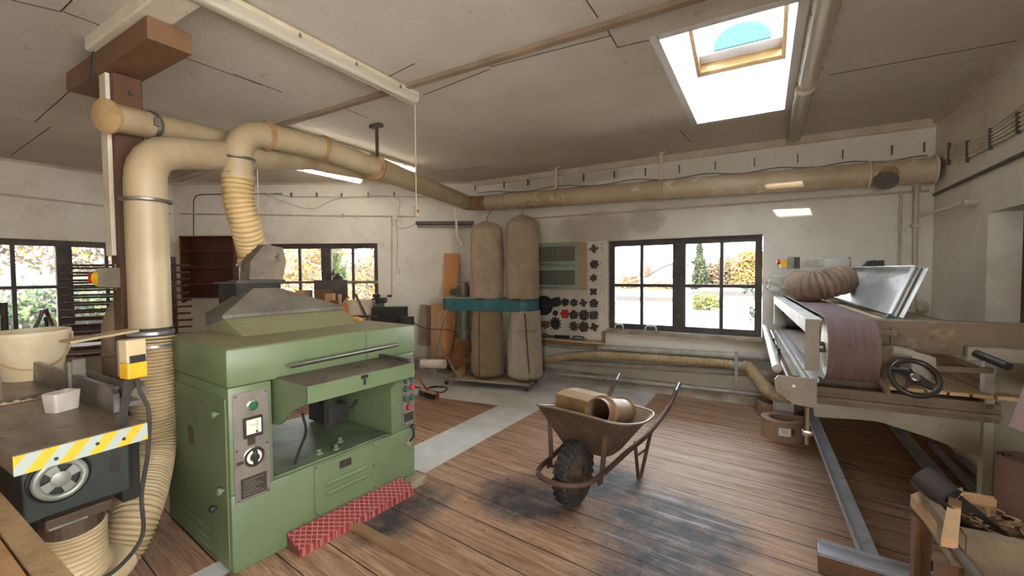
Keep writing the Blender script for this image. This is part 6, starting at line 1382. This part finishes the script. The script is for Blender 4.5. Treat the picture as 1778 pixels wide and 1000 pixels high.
g0 = hub(-RH * .92, RH * .36); mb = MB(); mb.lathe([(.013, .0), (.010, .02), (.014, .05), (.012, .085), (.008, .09)], g0, ax * .8 + hx * .55 - hy * .35, n=14); obj('crank_grip', mb, M_BLACK, bk, True)
# raised sheet metal hood
A_, B_, C_, D_ = [Sl(Py(*p)) for p in ((1560, 550, 3.25), (1603, 466, 3.25), (1476, 467, 4.75), (1441, 513, 4.75))]
nn_ = (B_ - A_).cross(D_ - A_).normalized(); nn_ = nn_ if nn_.x < 0 else -nn_
mb = MB(); mb.prism([A_, B_, C_, D_], -nn_ * .004); M_HOODS = M('hood_sheet', (186, 190, 190), (168, 172, 172), 10, .42, .35, c3=(150, 152, 152), s3=20, lo3=.6, hi3=.75); hd_ = obj('raised_hood', mb, M_HOODS, sd_r)
mb = MB(); e_ = nn_ * .04
mb.prism([B_, B_ + (C_ - B_) * 1.0, C_ + e_, B_ + e_], V(0, 0, .004)); mb.prism([A_, A_ + (D_ - A_), D_ + e_ * .3, A_ + e_ * .3], V(0, 0, -.004)); obj('folded_edge', mb, M_HOODS, hd_)
nr = (A_ - D_).normalized(); mb = MB(); mb.prism([A_, B_, B_ + nr * .10 + nn_ * .01, A_ + nr * .10 + nn_ * .01], nn_ * .003); obj('end_flange', mb, M_HOODS, hd_)
mb = MB(); a2, b2 = A_ - nr * .015, B_ - nr * .015; mb.bar(a2 + nn_ * .008, b2 + nn_ * .008, .05, .012, nn_); obj('stiffener', mb, M_STEELD, hd_)
mb = MB(); mb.bar(a2 - nr * .055 + nn_ * .012, b2 - nr * .055 + nn_ * .012, .05, .02, nn_); obj('stiffener', mb, M_HOODS, hd_)
mb = MB(); q_ = Sl(Py(1545, 562, 3.22)); mb.bar(A_ + V(-.02, -.02, .0), q_ + V(-.02, 0, -.03), .07, .04, (0, 1, 0)); obj('hinge_foot', mb, M_TEAL, hd_)
for px in (1513, 1526):
    q_ = Sl(Py(px, 463, 4.2)); q_.z = max(q_.z, (B_.z + C_.z) / 2 + .004); mb = MB(); mb.prism([q_ + V(-.05, 0, 0), q_ + V(-.02, 0, .045), q_ + V(.03, 0, .05), q_ + V(.035, 0, 0)], (0, .05, 0)); mb.bevel(.006); obj('rubber_catch', mb, M_BLACK, hd_)
for a, b in (((.28, 1.6, .883), (.34, 1.66, 1.14)), ((.9, .2, .001), (.96, .26, .80)), ((.0, 2.2, .001), (.08, 2.28, .80)), ((.85, 2.2, .001), (.93, 2.28, .80))):
    mb = MB(); mb.box(a, b, .004); obj('frame_post', mb, M_SGREY, sd_r)
mb = MB(); q0, q1 = Sl(Pz(1355, 716, .02)), Sl(Pz(1392, 716, .02))
y_ = 2.05; mb.box((.04, y_, .001), (.07, y_ + .05, .26)); mb.box((.04, y_, .225), (-.10, y_ + .05, .26)); mb.box((-.10, y_, .001), (-.08, y_ + .05, .225)); mb.box((-.08, y_ + .03, .001), (.04, y_ + .05, .225)); obj('white_foot_frame', mb, M_SWHITE, sd_r)
# control arm with the emergency switch
sw0, sw1 = Sl(Py(1366, 457, 5.05)), Sl(Py(1475, 459, 5.05)); z_ = sw0.z
ar = MB(); ar.box((sw0.x + .10, sw0.y - .02, z_ - .04), (sw1.x, sw0.y + .02, z_ + .035), .003); ar.box((sw1.x - .05, sw0.y - .025, 1.15), (sw1.x, sw0.y + .025, z_ - .03)); ca_ = obj('control_arm', ar, M_SWHITE, sd_r)
mb = MB(); mb.box((sw1.x, sw0.y - .03, z_ - .10), (sw1.x + .012, sw0.y + .03, z_ + .05)); mb.box((sw0.x + .105, sw0.y - .0215, z_ - .038), (sw0.x + .30, sw0.y - .0205, z_ + .033)); obj('arm_bracket', mb, M_STEEL, ca_)
mb = MB(); mb.box((sw0.x, sw0.y - .05, z_ - .055), (sw0.x + .105, sw0.y + .05, z_ + .06), .004); sb_ = obj('switch_housing', mb, M_GREYBOX, ca_)
mb = MB(); mb.box((sw0.x + .055, sw0.y - .0515, z_ - .05), (sw0.x + .103, sw0.y - .0502, z_ + .055)); obj('switch_label', mb, M_BLACK, ca_)
mb = MB(); mb.box((sw0.x - .055, sw0.y - .04, z_ - .045), (sw0.x - .0005, sw0.y + .04, z_ + .04), .004); obj('yellow_cover', mb, M_YELLOW, ca_)
mb = MB(); mb.cyl((sw0.x - .055, sw0.y, z_ + .015), (sw0.x - .085, sw0.y, z_ + .015), .026, n=16); obj('stop_button', mb, M_BTNR, ca_, True)
# thick ribbed hose lying on the belt, clear bag behind it
hs = thing('flexible_hose', 'thick grey brown ribbed hose lying across the sanding belt', 'hose')
M_HOSEG = M('grey_brown_hose', (146, 122, 102), (120, 98, 82), 5, .65)
pts = [Pd(1388, 492, 3.75), Pd(1392, 502, 3.55), Pd(1408, 503, 3.42), Pd(1432, 494, 3.36), Pd(1450, 487, 3.36), Pd(1462, 486, 3.42)]
for p in pts: p.z = max(p.z, 1.25 + .118)
mb = MB(); mb.hose(pts, .098, .030, .020, 28, True); obj('ribbed_hose', mb, M_HOSEG, hs, True)
dp = thing('duct_bend', 'tan dust duct end behind the thick hose on the sander', 'pipe'); mb = MB(); a_, b_ = Pd(1408, 479, 4.5), Pd(1448, 476, 4.3); a_.z = b_.z = 1.37; mb.tube([a_, a_.lerp(b_, .5), b_], .105, 24); mb.lathe([(.105, 0), (.118, .0), (.118, .012), (.105, .014)], a_, b_ - a_, n=28); obj('pipe', mb, M('tan_duct', (176, 136, 92), (146, 108, 70), 6, .55), dp, True)
t = NT('clear_film'); tr = t.n('ShaderNodeBsdfTransparent', {'Color': (.97, .97, .97, 1)}); pb = t.n('ShaderNodeBsdfPrincipled', {'Base Color': srgb(222, 218, 210), 'Roughness': .2}); mx = t.n('ShaderNodeMixShader', {0: .4}); t.l(tr.outputs[0], mx.inputs[1]); t.l(pb.outputs[0], mx.inputs[2]); t.l(mx.outputs[0], t.out.inputs[0])
c_ = Pd(1364, 493, 4.45); c_.z = 1.36; mb = MB(); mb.sphere((0, 0, 0), .13, 4, (1.3, .8, .85))
for v in mb.bm.verts: v.co += v.co.normalized() * (.045 * mnoise.noise(v.co * 13) + .02 * mnoise.noise(v.co * 40))
o = obj('plastic_bag', mb, t.m, None, False); o.location = c_; tag(o, 'crumpled clear plastic bag at the far end of the sander', 'bag')
# floor rails of the sander
M_RAILG = M('grey_floor_rail', (162, 163, 168), (142, 143, 150), 7, .45, .1, c3=(124, 116, 108), s3=16, lo3=.62, hi3=.74)
fr_ = thing('rail_frame', 'grey steel rail frame on the floor in front of the belt sander', 'rail frame')
def railbar(a, b, w, h, name='rail'):
    mb = MB(); mb.bar(a, b, w, h, bev=.003); x = (b - a).cross(V(0, 0, 1)).normalized()
    mb.bar(a - x * (w / 2 - .004) + V(0, 0, h / 2 + .008), b - x * (w / 2 - .004) + V(0, 0, h / 2 + .008), .006, .016)
    return obj(name, mb, M_RAILG, fr_)
n0, f0 = Pz(1510, 968, .09), Pz(1397, 690, .22); railbar(n0, f0, .085, .02)
m0, m1 = Pz(1420, 952, .09), Pz(1620, 1010, .09); m1 = m0 + (m1 - m0).normalized() * .62
railbar(m0, m1, .10, .02, 'cross_rail')
railbar(Pz(1685, 893, .06), Pz(1552, 738, .06), .10, .02)
railbar(Pz(1712, 872, .04), Pz(1618, 772, .04), .05, .02); railbar(Pz(1722, 842, .04), Pz(1660, 790, .04), .04, .02)
x_ = (m1 - m0).normalized(); mb = MB(); mb.bar(m0 + V(0, 0, -.051), m1 + V(0, 0, -.051), .095, .078); obj('timber_sleeper', mb, M_BROWNL, fr_)
for p in (Pz(1405, 712, .18), Pz(1690, 885, .025), Pz(1565, 748, .025)):
    mb = MB(); mb.box((p.x - .04, p.y - .03, .0005), (p.x + .04, p.y + .03, p.z), .003); obj('packing_block', mb, M_WOODG, fr_)
# dark bent offcut on the boards
o = obj('wood_curl', MB().tube(catmull([Pz(1460, 801, .006), Pz(1476, 805, .008), Pz(1490, 812, .008), Pz(1497, 819, .006)], 5), .006, 6), M_BROWN, None, True); tag(o, 'dark curved wood curl lying on the boards between the floor rails', 'wood scrap')
# rolls of sanding belt on the floor
def beltroll(lab, px, py, w=.17, rot=0, label_=False, tail=True):
    p = Pz(px, py); r = thing('abrasive_roll', lab, 'sandpaper roll', (p.x, p.y, 0), rot, 'coiled sanding belts on the floor')
    mb = MB(); P_ = []; turns = 3
    prof = []
    R0, R1 = .10, .165
    mb.lathe([(R1, .0005), (R1, w), (R0, w), (R0, .0005)], n=48, cap=False); vs = mb.bm.verts[:]
    for k in range(48): mb.face((vs[k], vs[(k + 1) % 48], vs[144 + (k + 1) % 48], vs[144 + k]))
    c_ = obj('coil', mb, M('kraft_belt_back', (156, 126, 102), (140, 110, 88), 4, .7), r, True)
    mb = MB()
    for k in range(7):
        rr = R0 + .008 + k * .0088; mb.lathe([(rr, w), (rr, w + .0012), (rr + .0035, w + .0012), (rr + .0035, w)], n=48, cap=False)
    obj('wound_edges', mb, M('belt_edge_pink', (188, 156, 144), (160, 128, 116), 20, .8), c_)
    mb = MB(); mb.tube([V(.165 * math.cos(R(-20)), .165 * math.sin(R(-20)), 0)] * 1 + [V(0, 0, 1)], .001, 3); 
    mb.bm.clear(); lo = [V(.15 + .055 * math.cos(a_), .02 + .05 * math.sin(a_), 0) for a_ in [R(q_) for q_ in range(-120, 150, 18)]]
    for a, b in zip(lo, lo[1:]):
        n_ = (b - a).cross(V(0, 0, 1)).normalized() * .002; mb.prism([a, b, b + n_, a + n_], (0, 0, w))
    obj('loose_loop', mb, M('kraft_belt_back', (176, 134, 96)), c_)
    if label_:
        mb = MB(); 
        for k in range(8):
            a0, a1 = R(-128 + k * 4), R(-124 + k * 4); mb.poly([(.1662 * math.cos(a0), .1662 * math.sin(a0), .055), (.1662 * math.cos(a1), .1662 * math.sin(a1), .055), (.1662 * math.cos(a1), .1662 * math.sin(a1), .125), (.1662 * math.cos(a0), .1662 * math.sin(a0), .125)])
        l_ = obj('paper_label', mb, M('paper_white', (226, 222, 212)), c_)
        mb = MB()
        for j, z in enumerate((.112, .100, .090, .080)):
            for k in range(2, 6 - j % 2): a0, a1 = R(-128 + k * 4), R(-125.2 + k * 4); mb.poly([(.1668 * math.cos(a0), .1668 * math.sin(a0), z), (.1668 * math.cos(a1), .1668 * math.sin(a1), z), (.1668 * math.cos(a1), .1668 * math.sin(a1), z + .004), (.1668 * math.cos(a0), .1668 * math.sin(a0), z + .004)])
        obj('label_print', mb, M_STEELD, l_)
        mb = MB(); a0, a1 = R(-94), R(-84); mb.poly([(.1662 * math.cos(a0), .1662 * math.sin(a0), .06), (.1662 * math.cos(a1), .1662 * math.sin(a1), .06), (.1662 * math.cos(a1), .1662 * math.sin(a1), .125), (.1662 * math.cos(a0), .1662 * math.sin(a0), .125)]); obj('brown_sticker', mb, M_BROWN, c_)
    return r
beltroll('nearer coiled sanding belt with a white paper label on the boards', 1357, 757, .17, R(28), True)
beltroll('coiled sanding belt behind the labelled one, at the foot of the sander', 1345, 722, .15, R(10))
# ================================================================ crate with sandpaper rolls, near lower right corner
K0 = Pd(1672, 921, 1.5); kz = K0.z
cr_ = thing('offcut_crate', 'grey timber trestle crate holding sandpaper rolls in the lower right corner', 'crate', (K0.x, K0.y, 0))
kl = lambda x, y, z: (x, y, z)
mb = MB(); mb.box((0, -.03, kz - .085), (.62, .03, kz), .003); obj('front_rail', mb, M_WOODG, cr_)
mb = MB(); mb.box((-.035, -.03, kz - .12), (-.001, .34, kz - .006), .003); obj('side_rail', mb, M_WOODG, cr_)
mb = MB(); mb.box((.0, .34, kz - .085), (.62, .375, kz), .003); obj('back_rail', mb, M_WOOD, cr_)
mb = MB(); mb.box((.0, .031, kz - .31), (.62, .339, kz - .285)); obj('floor_board', mb, M_WOOD, cr_)
for x, y in ((-.06, .02), (.58, .02), (-.06, .30), (.58, .30)):
    mb = MB(); mb.box((x, y - .03, .0005), (x + .05, y + .03, kz - .125)); obj('leg', mb, M_BROWNL, cr_)
mb = MB(); mb.box((-.03, .0, .25), (.60, .03, .28)); mb.box((-.03, .31, .25), (.60, .34, .28)); obj('stretcher', mb, M_WOODG, cr_)
bz = kz - .2845
t = NT('brown_sandpaper'); c = t.mix(t.ramp(t.noise(t.coord(), 300, 2), .4, .65), srgb(112, 84, 72), srgb(86, 62, 54)); c = t.mix(t.math('MULTIPLY', t.ramp(t.noise(t.coord(), 6, 5), .5, .7), .5), c, srgb(130, 100, 84)); t.bsdf(c, .9, 0, t.noise(t.coord(), 400, 2), .4, .002); M_SAND = t.m
def proll(lab, x, y, r, h, turns=5):
    o = MB(); pts = []
    N = turns * 30
    for k in range(N + 1):
        a_ = 2 * PI * k / 30; rr = r * (.42 + .58 * k / N) * (1 + .04 * math.sin(a_ * .7)); pts.append((rr * math.cos(a_), rr * math.sin(a_)))
    vb = [o.bm.verts.new((x_, y_, 0)) for x_, y_ in pts]; vt = [o.bm.verts.new((x_, y_, h)) for x_, y_ in pts]
    vb2 = [o.bm.verts.new((x_ * .985, y_ * .985, 0)) for x_, y_ in pts]; vt2 = [o.bm.verts.new((x_ * .985, y_ * .985, h)) for x_, y_ in pts]
    for k in range(N):
        o.face((vb[k], vb[k + 1], vt[k + 1], vt[k])); o.face((vb2[k + 1], vb2[k], vt2[k], vt2[k + 1])); o.face((vt[k], vt[k + 1], vt2[k + 1], vt2[k]))
    q = obj('sandpaper_roll', o, M_SAND, None, True); q.location = (K0.x + x, K0.y + y, bz); tag(q, lab, 'sandpaper roll', 'sandpaper rolls in the crate'); return q
Rl = Pd(1782, 800, 1.66) - V(K0.x, K0.y, 0)
proll('biggest brown sandpaper roll standing in the crate', Rl.x, Rl.y, .083, Rl.z - bz + .01)
Rl = Pd(1795, 775, 1.86) - V(K0.x, K0.y, 0)
proll('taller sandpaper roll behind the biggest one, at the picture edge', Rl.x, min(Rl.y, .26), .06, Rl.z - bz)
# wood shavings in the crate
mb = MB(); rnd = random.Random(4)
for k in range(160):
    x, y = rnd.uniform(.06, .30), rnd.uniform(.16, .32); z = bz + .23 + rnd.uniform(-.0, .03)
    a_ = rnd.uniform(0, 6.28); d_ = V(math.cos(a_), math.sin(a_), rnd.uniform(-.4, .4)) * rnd.uniform(.008, .02); p = V(K0.x + x, K0.y + y, z); q = V(-d_.y, d_.x, 0) * .35
    mb.poly([p - d_ - q, p + d_ - q, p + d_ * .8 + q + V(0, 0, .006), p - d_ + q])
o = obj('wood_shavings', mb, M('shavings', (176, 140, 100), (120, 88, 60), 30, .8)); tag(o, 'heap of curled wood shavings beside the biggest sandpaper roll', 'shavings', kind='stuff')
mb = MB(); mb.box((.01, .035, bz + .0005), (.57, .335, bz + .232)); 
o = obj('offcut_pile_box', mb, M_WOOD); o.location = (K0.x, K0.y, 0)
bpy.data.objects.remove(o)
o = obj('wood_block', MB().box((.05, .14, 0), (.30, .33, .225), .003), M_WOODG); o.location = (K0.x, K0.y, bz + .0005); tag(o, 'timber offcut under the shavings inside the crate', 'wood block')
# dark scoop: half a pipe resting on the crate edge
a_, b_, c_ = Pd(1600, 826, 1.78), Pd(1648, 866, 1.69), Pd(1742, 945, 1.53); d_ = (c_ - a_).normalized()
M_SCOOP = M('dark_grey_scoop', (74, 70, 66), (58, 54, 50), 5, .45, .2)
sc_ = thing('pipe_scoop', 'dark grey pipe cut away to a scoop, leaning over the crate edge', 'scoop')
def pipeseg(mb, p, q, r, a0, a1, th=.004, n=20):
    d = (q - p).normalized(); x = V(0, 0, 1); x = (x - d * x.dot(d)).normalized(); y = d.cross(x); ring = lambda c, rr: [mb.bm.verts.new(c + x * math.cos(t_) * rr + y * math.sin(t_) * rr) for t_ in [a0 + (a1 - a0) * k / n for k in range(n + 1)]]
    A, B, C_, D_ = ring(p, r), ring(q, r), ring(p, r - th), ring(q, r - th)
    for k in range(n):
        mb.face((A[k], A[k + 1], B[k + 1], B[k])); mb.face((C_[k + 1], C_[k], D_[k], D_[k + 1])); mb.face((A[k], A[k + 1], C_[k + 1], C_[k])); mb.face((B[k + 1], B[k], D_[k], D_[k + 1]))
    mb.face((A[0], B[0], D_[0], C_[0])); mb.face((A[-1], C_[-1], D_[-1], B[-1]))
mb = MB(); pipeseg(mb, a_, b_, .052, 0, 2 * PI); obj('pipe', mb, M_SCOOP, sc_, True)
mb = MB(); pipeseg(mb, b_, c_, .052, R(75), R(285)); obj('scoop_trough', mb, M_SCOOP, sc_, True)
# loose wood on the left of the crate
def slab(name, lab, pts, z, th, mat, cat='wood block'):
    P_ = [Pz(x, y, z) for x, y in pts]; mb = MB(); mb.prism([V(p.x, p.y, z - th) for p in P_], (0, 0, th)); o = obj(name, mb, mat); return tag(o, lab, cat)
slab('pale_board', 'pale board with a stepped end lying under the dark scoop', ((1650, 850), (1672, 846), (1664, 940), (1634, 934)), kz - .0, .028, M('fresh_pine', (224, 184, 142), (206, 162, 118), 6, .6))
slab('worn_plank', 'worn tan plank with a rounded end left of the pale board', ((1581, 858), (1600, 852), (1660, 905), (1668, 950), (1640, 925)), kz - .05, .05, M('tan_worn', (188, 156, 114), (160, 128, 90), 6, .7), 'plank')
o = obj('grey_pole', MB().cyl(Pd(1652, 945, 1.47), Pd(1652, 945, 1.47) + (Pd(1705, 1010, 1.36) - Pd(1652, 945, 1.47)) * ((Pd(1652, 945, 1.47).z - .02) / (Pd(1652, 945, 1.47).z - Pd(1705, 1010, 1.36).z)), .018, n=14), M_HOOD, None, True); tag(o, 'round grey pole leaning down in front of the crate', 'pole')
# pinkish sandpaper sheet hanging at the right edge
t = NT('pink_sandpaper'); t.bsdf(t.mix(t.ramp(t.noise(t.coord(), 240, 2), .4, .65), srgb(156, 130, 126), srgb(134, 110, 108)), .9); 
P_ = [Pd(1752, 740, 1.75), Pd(1790, 756, 1.66), Pd(1850, 640, 1.72), Pd(1782, 662, 1.8)]
mb = MB(); n_ = (P_[1] - P_[0]).cross(P_[3] - P_[0]).normalized(); mb.prism(P_, n_ * .002)
P2 = [P_[3], P_[2], P_[2] + V(.12, .2, -.1), P_[3] + V(.12, .2, -.1)]; mb.prism(P2, V(0, 0, .002))
o = obj('sandpaper_sheet', mb, t.m); tag(o, 'pinkish sandpaper sheet hanging above the sandpaper rolls at the right edge', 'sandpaper')
hp = thing('paper_rack', 'dark post with a peg holding the pinkish sandpaper sheet', 'stand', (P_[2].x + .10, P_[2].y + .12, 0)); mb = MB(); mb.box((-.02, -.02, .0005), (.02, .02, P_[2].z - .02)); obj('post', mb, M_WOODG, hp)
mb = MB(); mb.bar((-.13, -.12, P_[2].z - .012), (.02, .02, P_[2].z - .012), .015, .015); obj('peg', mb, M_WOODG, hp)
# ================================================================ outside the windows
def leafmass(name, lab, cat, centres, n, size, mat, seed, trunk=None, group=None, kind=None, tilt=1.0):
    rnd = random.Random(seed); mb = MB()
    for i in range(n):
        c, r = centres[rnd.randrange(len(centres))]
        while True:
            p = V(rnd.uniform(-1, 1), rnd.uniform(-1, 1), rnd.uniform(-1, 1))
            if p.length < 1: break
        p = p * (.55 + .45 * rnd.random()); q = V(c) + V(p.x * r[0], p.y * r[1], p.z * r[2])
        a = V(rnd.gauss(0, 1), rnd.gauss(0, 1), rnd.gauss(0, 1)).normalized(); b = a.orthogonal().normalized(); s = size * rnd.uniform(.6, 1.4)
        mb.mi = rnd.randrange(len(mat))
        mb.poly([q - a * s, q + b * s * .5, q + a * s, q - b * s * .5])
    if trunk:
        rt = thing(name, lab, cat, (0, 0, 0), group=group); obj('foliage', mb, mat, rt); tm = MB(); tm.tube(trunk[0], trunk[1], 8); obj('trunk', tm, M_BARK, rt, True); return rt
    o = obj(name, mb, mat); return tag(o, lab, cat, group, kind)
M_BARK = M('bark', (96, 82, 70), (76, 64, 54), 6, .9)
def leaf(name, a, b):
    t = NT(name); c = t.mix(t.ramp(t.noise(t.coord(), 1.5, 3), .35, .65), srgb(*a), srgb(*b)); d = t.n('ShaderNodeBsdfDiffuse', {'Color': c}); tl_ = t.n('ShaderNodeBsdfTranslucent', {'Color': c}); mx = t.n('ShaderNodeMixShader', {0: .35}); t.l(d.outputs[0], mx.inputs[1]); t.l(tl_.outputs[0], mx.inputs[2]); t.l(mx.outputs[0], t.out.inputs[0]); return t.m
L_OR = leaf('leaf_orange', (150, 118, 78), (160, 130, 92)); L_YE = leaf('leaf_yellow', (158, 142, 92), (148, 132, 84)); L_BR = leaf('leaf_brown', (142, 116, 96), (128, 106, 90)); L_GR = leaf('leaf_green', (104, 116, 76), (90, 104, 68)); L_DG = leaf('leaf_dark_green', (82, 94, 80), (72, 84, 72)); L_TW = leaf('twig_grey', (110, 102, 96), (94, 88, 84))
F_OR = leaf('far_leaf_orange', (112, 84, 56), (122, 98, 68)); F_YE = leaf('far_leaf_yellow', (104, 92, 54), (96, 84, 48)); F_BR = leaf('far_leaf_brown', (108, 88, 74), (98, 80, 70)); F_GR = leaf('far_leaf_green', (66, 76, 44), (58, 68, 40)); F_DG = leaf('far_leaf_dark', (52, 62, 50), (46, 56, 46)); F_TW = leaf('far_twig', (72, 66, 61), (62, 57, 54))
GZ = -3.2
M_ROOF = M('pale_flat_roof', (72, 71, 69), (62, 61, 59), 1.2, .8); M_ROOFD = M('roof_edge_dark', (40, 37, 35), (34, 31, 30), 2, .8); M_LAWN = M('pale_lawn', (58, 60, 40), (68, 64, 46), .8, .95)
mb = MB(); mb.box((-70, 6.2, GZ - .3), (40, 90, GZ)); struct('ground', mb, M_LAWN)
# flat roofed sheds seen down through the back window
def shed(lab, x0, y0, x1, y1, zt):
    s = thing('flat_roof_shed', lab, 'building', ((x0 + x1) / 2, (y0 + y1) / 2, GZ)); cx, cy = (x0 + x1) / 2, (y0 + y1) / 2
    mb = MB(); mb.box((x0 - cx, y0 - cy, 0), (x1 - cx, y1 - cy, zt - GZ - .15)); obj('wall', mb, M_WALL, s)
    mb = MB(); mb.box((x0 - cx - .2, y0 - cy - .2, zt - GZ - .15), (x1 - cx + .2, y1 - cy + .2, zt - GZ)); obj('roof', mb, M_ROOF, s)
    mb = MB(); mb.box((x0 - cx - .22, y0 - cy - .22, zt - GZ - .2), (x1 - cx + .22, y0 - cy - .2, zt - GZ - .02)); obj('eaves_board', mb, M_ROOFD, s)
    return s
shed('low pale flat roofed shed nearest below the back window', -7.5, 9.0, 4, 15.8, .15)
shed('second pale flat roof beyond the nearest shed', -9.5, 18, -3.2, 25, .5)
shed('pale flat roof with a dark edge further to the right', -2.2, 18.5, 6, 26, .75)
def house(lab, x, y, w, d, h, rh, mroof):
    s = thing('house', lab, 'house', (x, y, GZ)); mb = MB(); mb.box((-w / 2, -d / 2, 0), (w / 2, d / 2, h)); obj('wall', mb, M_WALL, s)
    mb = MB(); mb.prism([(-w / 2 - .3, -d / 2 - .3, h), (-w / 2 - .3, d / 2 + .3, h), (-w / 2 - .3, 0, h + rh)], (w + .6, 0, 0)); obj('roof', mb, mroof, s)
    for k in (-1, 1):
        mb = MB(); mb.box((k * w / 4 - .5, -d / 2 - .03, h * .5), (k * w / 4 + .5, -d / 2, h * .8)); obj('window', mb, M_WFRAME, s)
    return s
M_TILE = M('orange_roof_tiles', (84, 46, 26), (74, 40, 24), 3, .8)
house('house with an orange tiled roof left of the centre post of the back window', -10.9, 38, 3.6, 6, 4.3, 1.4, M_TILE)
house('small white house with tiled roof to the right of the first one', -7.8, 41, 3.2, 5, 4.3, 1.2, M_TILE)
# trees beyond the roofs
spec = [(-12.2, 33, 2.5, (F_OR, F_YE, F_TW)), (-8.7, 28, 1.0, (F_YE, F_GR)), (-9.2, 35, 1.6, (F_OR, F_BR)), (-5.7, 28, 1.3, (F_OR, F_YE)), (-3.7, 31, 3.3, (F_DG, F_TW, F_GR)), (-2.75, 33, 2.7, (F_BR, F_OR, F_TW)), (-1.9, 32, 2.8, (F_BR, F_OR, F_TW)), (-.75, 30, 3.3, (F_OR, F_YE)), (.9, 31, 2.8, (F_BR, F_OR)), (-14.5, 36, 2.6, (F_YE, F_OR)), (-11.5, 55, 3.0, (F_BR, F_TW)), (-16, 56, 3.2, (F_BR, F_TW)), (-20, 52, 3.2, (F_OR, F_BR))]
names = ['orange and yellow tree at the far left of the back window view', 'low yellow green tree before the tiled house', 'orange brown tree between the two houses', 'round orange tree just left of the centre post of the back window', 'tall grey green conifer just right of the centre post of the back window', 'russet tree right of the conifer', 'second russet tree, in front of the right mullion', 'tallest golden orange tree in the right pane of the back window', 'russet tree at the right edge of the back window', 'yellow tree far left behind the roofs', 'brown wood behind the white house', 'brown wood behind the tiled house', 'far orange wood at the left of the horizon']
for k, (x, y, h, ms) in enumerate(spec):
    zt = h - .2
    if k == 4: cs = [((x, y, zt - 6.2 + j * .86), (1.7 - j * .21, 1.7 - j * .21, .7)) for j in range(8)]
    else: cs = [((x + random.uniform(-.6, .6), y + random.uniform(-.6, .6), zt - 1.1 - 1.0 * (j % 4)), (1.15, 1.0, 1.1)) for j in range(9)]
    leafmass('tree', names[k], 'tree', cs, 6000 if y < 40 else 3000, .11 if y < 40 else .2, ms, 30 + k, ([(x, y, GZ), (x + .1, y, zt - 1.5), (x, y, zt - .4)], .12), 'autumn trees beyond the roofs')
leafmass('hedge', 'bright yellow green clipped hedge right of the centre post below the trees', 'hedge', [((-1.95 + .4 * (k % 2), 17, .35 - .6 * (k // 2)), (.42, .4, .42)) for k in range(12)], 4200, .06, (F_YE, F_GR), 77, None)
leafmass('creeper', 'dark leafy creeper hanging at the right edge of the back window outside', 'creeper', [((-.10, 5.95, .95), (.07, .05, .22)), ((-.16, 5.95, 1.28), (.10, .05, .07)), ((-.85, 5.95, 1.62), (.16, .04, .05))], 90, .03, (L_DG,), 78, ([(.1, 6.0, GZ), (-.02, 5.95, .6), (-.06, 5.95, 1.0), (-.12, 5.95, 1.3)], .005))
o = obj('bare_twig', MB().tube(catmull([(-2.7, 6.4, GZ), (-2.4, 6.2, .3), (-1.95, 6.1, 1.18), (-1.5, 6.1, 1.38), (-1.2, 6.1, 1.55), (-.9, 6.1, 1.66)], 5), .007, 6), M_BARK, None, True); tag(o, 'bare twig crossing the left panes of the back window outside', 'twig')
# bank of shrubs close outside the left and the middle windows
bank = MB(); bank.prism([(-8.6, -6, GZ), (-16, -6, GZ), (-16, -6, 1.9), (-11.5, -6, .7), (-9.6, -6, -.2)], (0, 20, 0)); struct('hillside', bank, M_LAWN)
leafmass('shrub', 'blue green bank of shrubs outside the left window', 'shrubs', [((-11.2, -1 + .8 * k, .85 + .1 * (k % 3)), (.9, .7, .55)) for k in range(9)], 9000, .055, (L_GR, L_DG, L_TW), 81, None, None, 'stuff')
leafmass('shrub', 'tangle of pale twigs and russet leaves above the bank at the left window', 'shrubs', [((-12.5, -1.5 + .8 * k, 2.1 + .2 * (k % 2)), (1.0, .7, .9)) for k in range(10)], 8000, .06, (L_TW, L_BR, L_TW, L_YE), 82, None, None, 'stuff')
nrm = DN
def dd(s, off, z): q = DP0 + DX * s + DN * off; return (q.x, q.y, z)
leafmass('shrub', 'thicket of yellow and pink autumn leaves outside the middle window', 'shrubs', [(dd(-3.4 + .75 * k, 3.0 + .3 * (k % 2), 1.2 + .5 * (k % 3)), (.8, .8, .8)) for k in range(8)], 9000, .06, (L_BR, L_YE, L_TW, L_OR), 83, None, None, 'stuff')
leafmass('shrub', 'green leafy branch before the thicket, in the second pane of the middle window', 'shrubs', [(dd(-1.25, 1.6, 1.75), (.28, .2, .26)), (dd(-1.1, 1.6, 1.5), (.22, .2, .2))], 260, .055, (L_GR,), 84, ([dd(-1.3, 1.6, GZ), dd(-1.2, 1.6, 1.2), dd(-1.1, 1.6, 1.9)], .02))
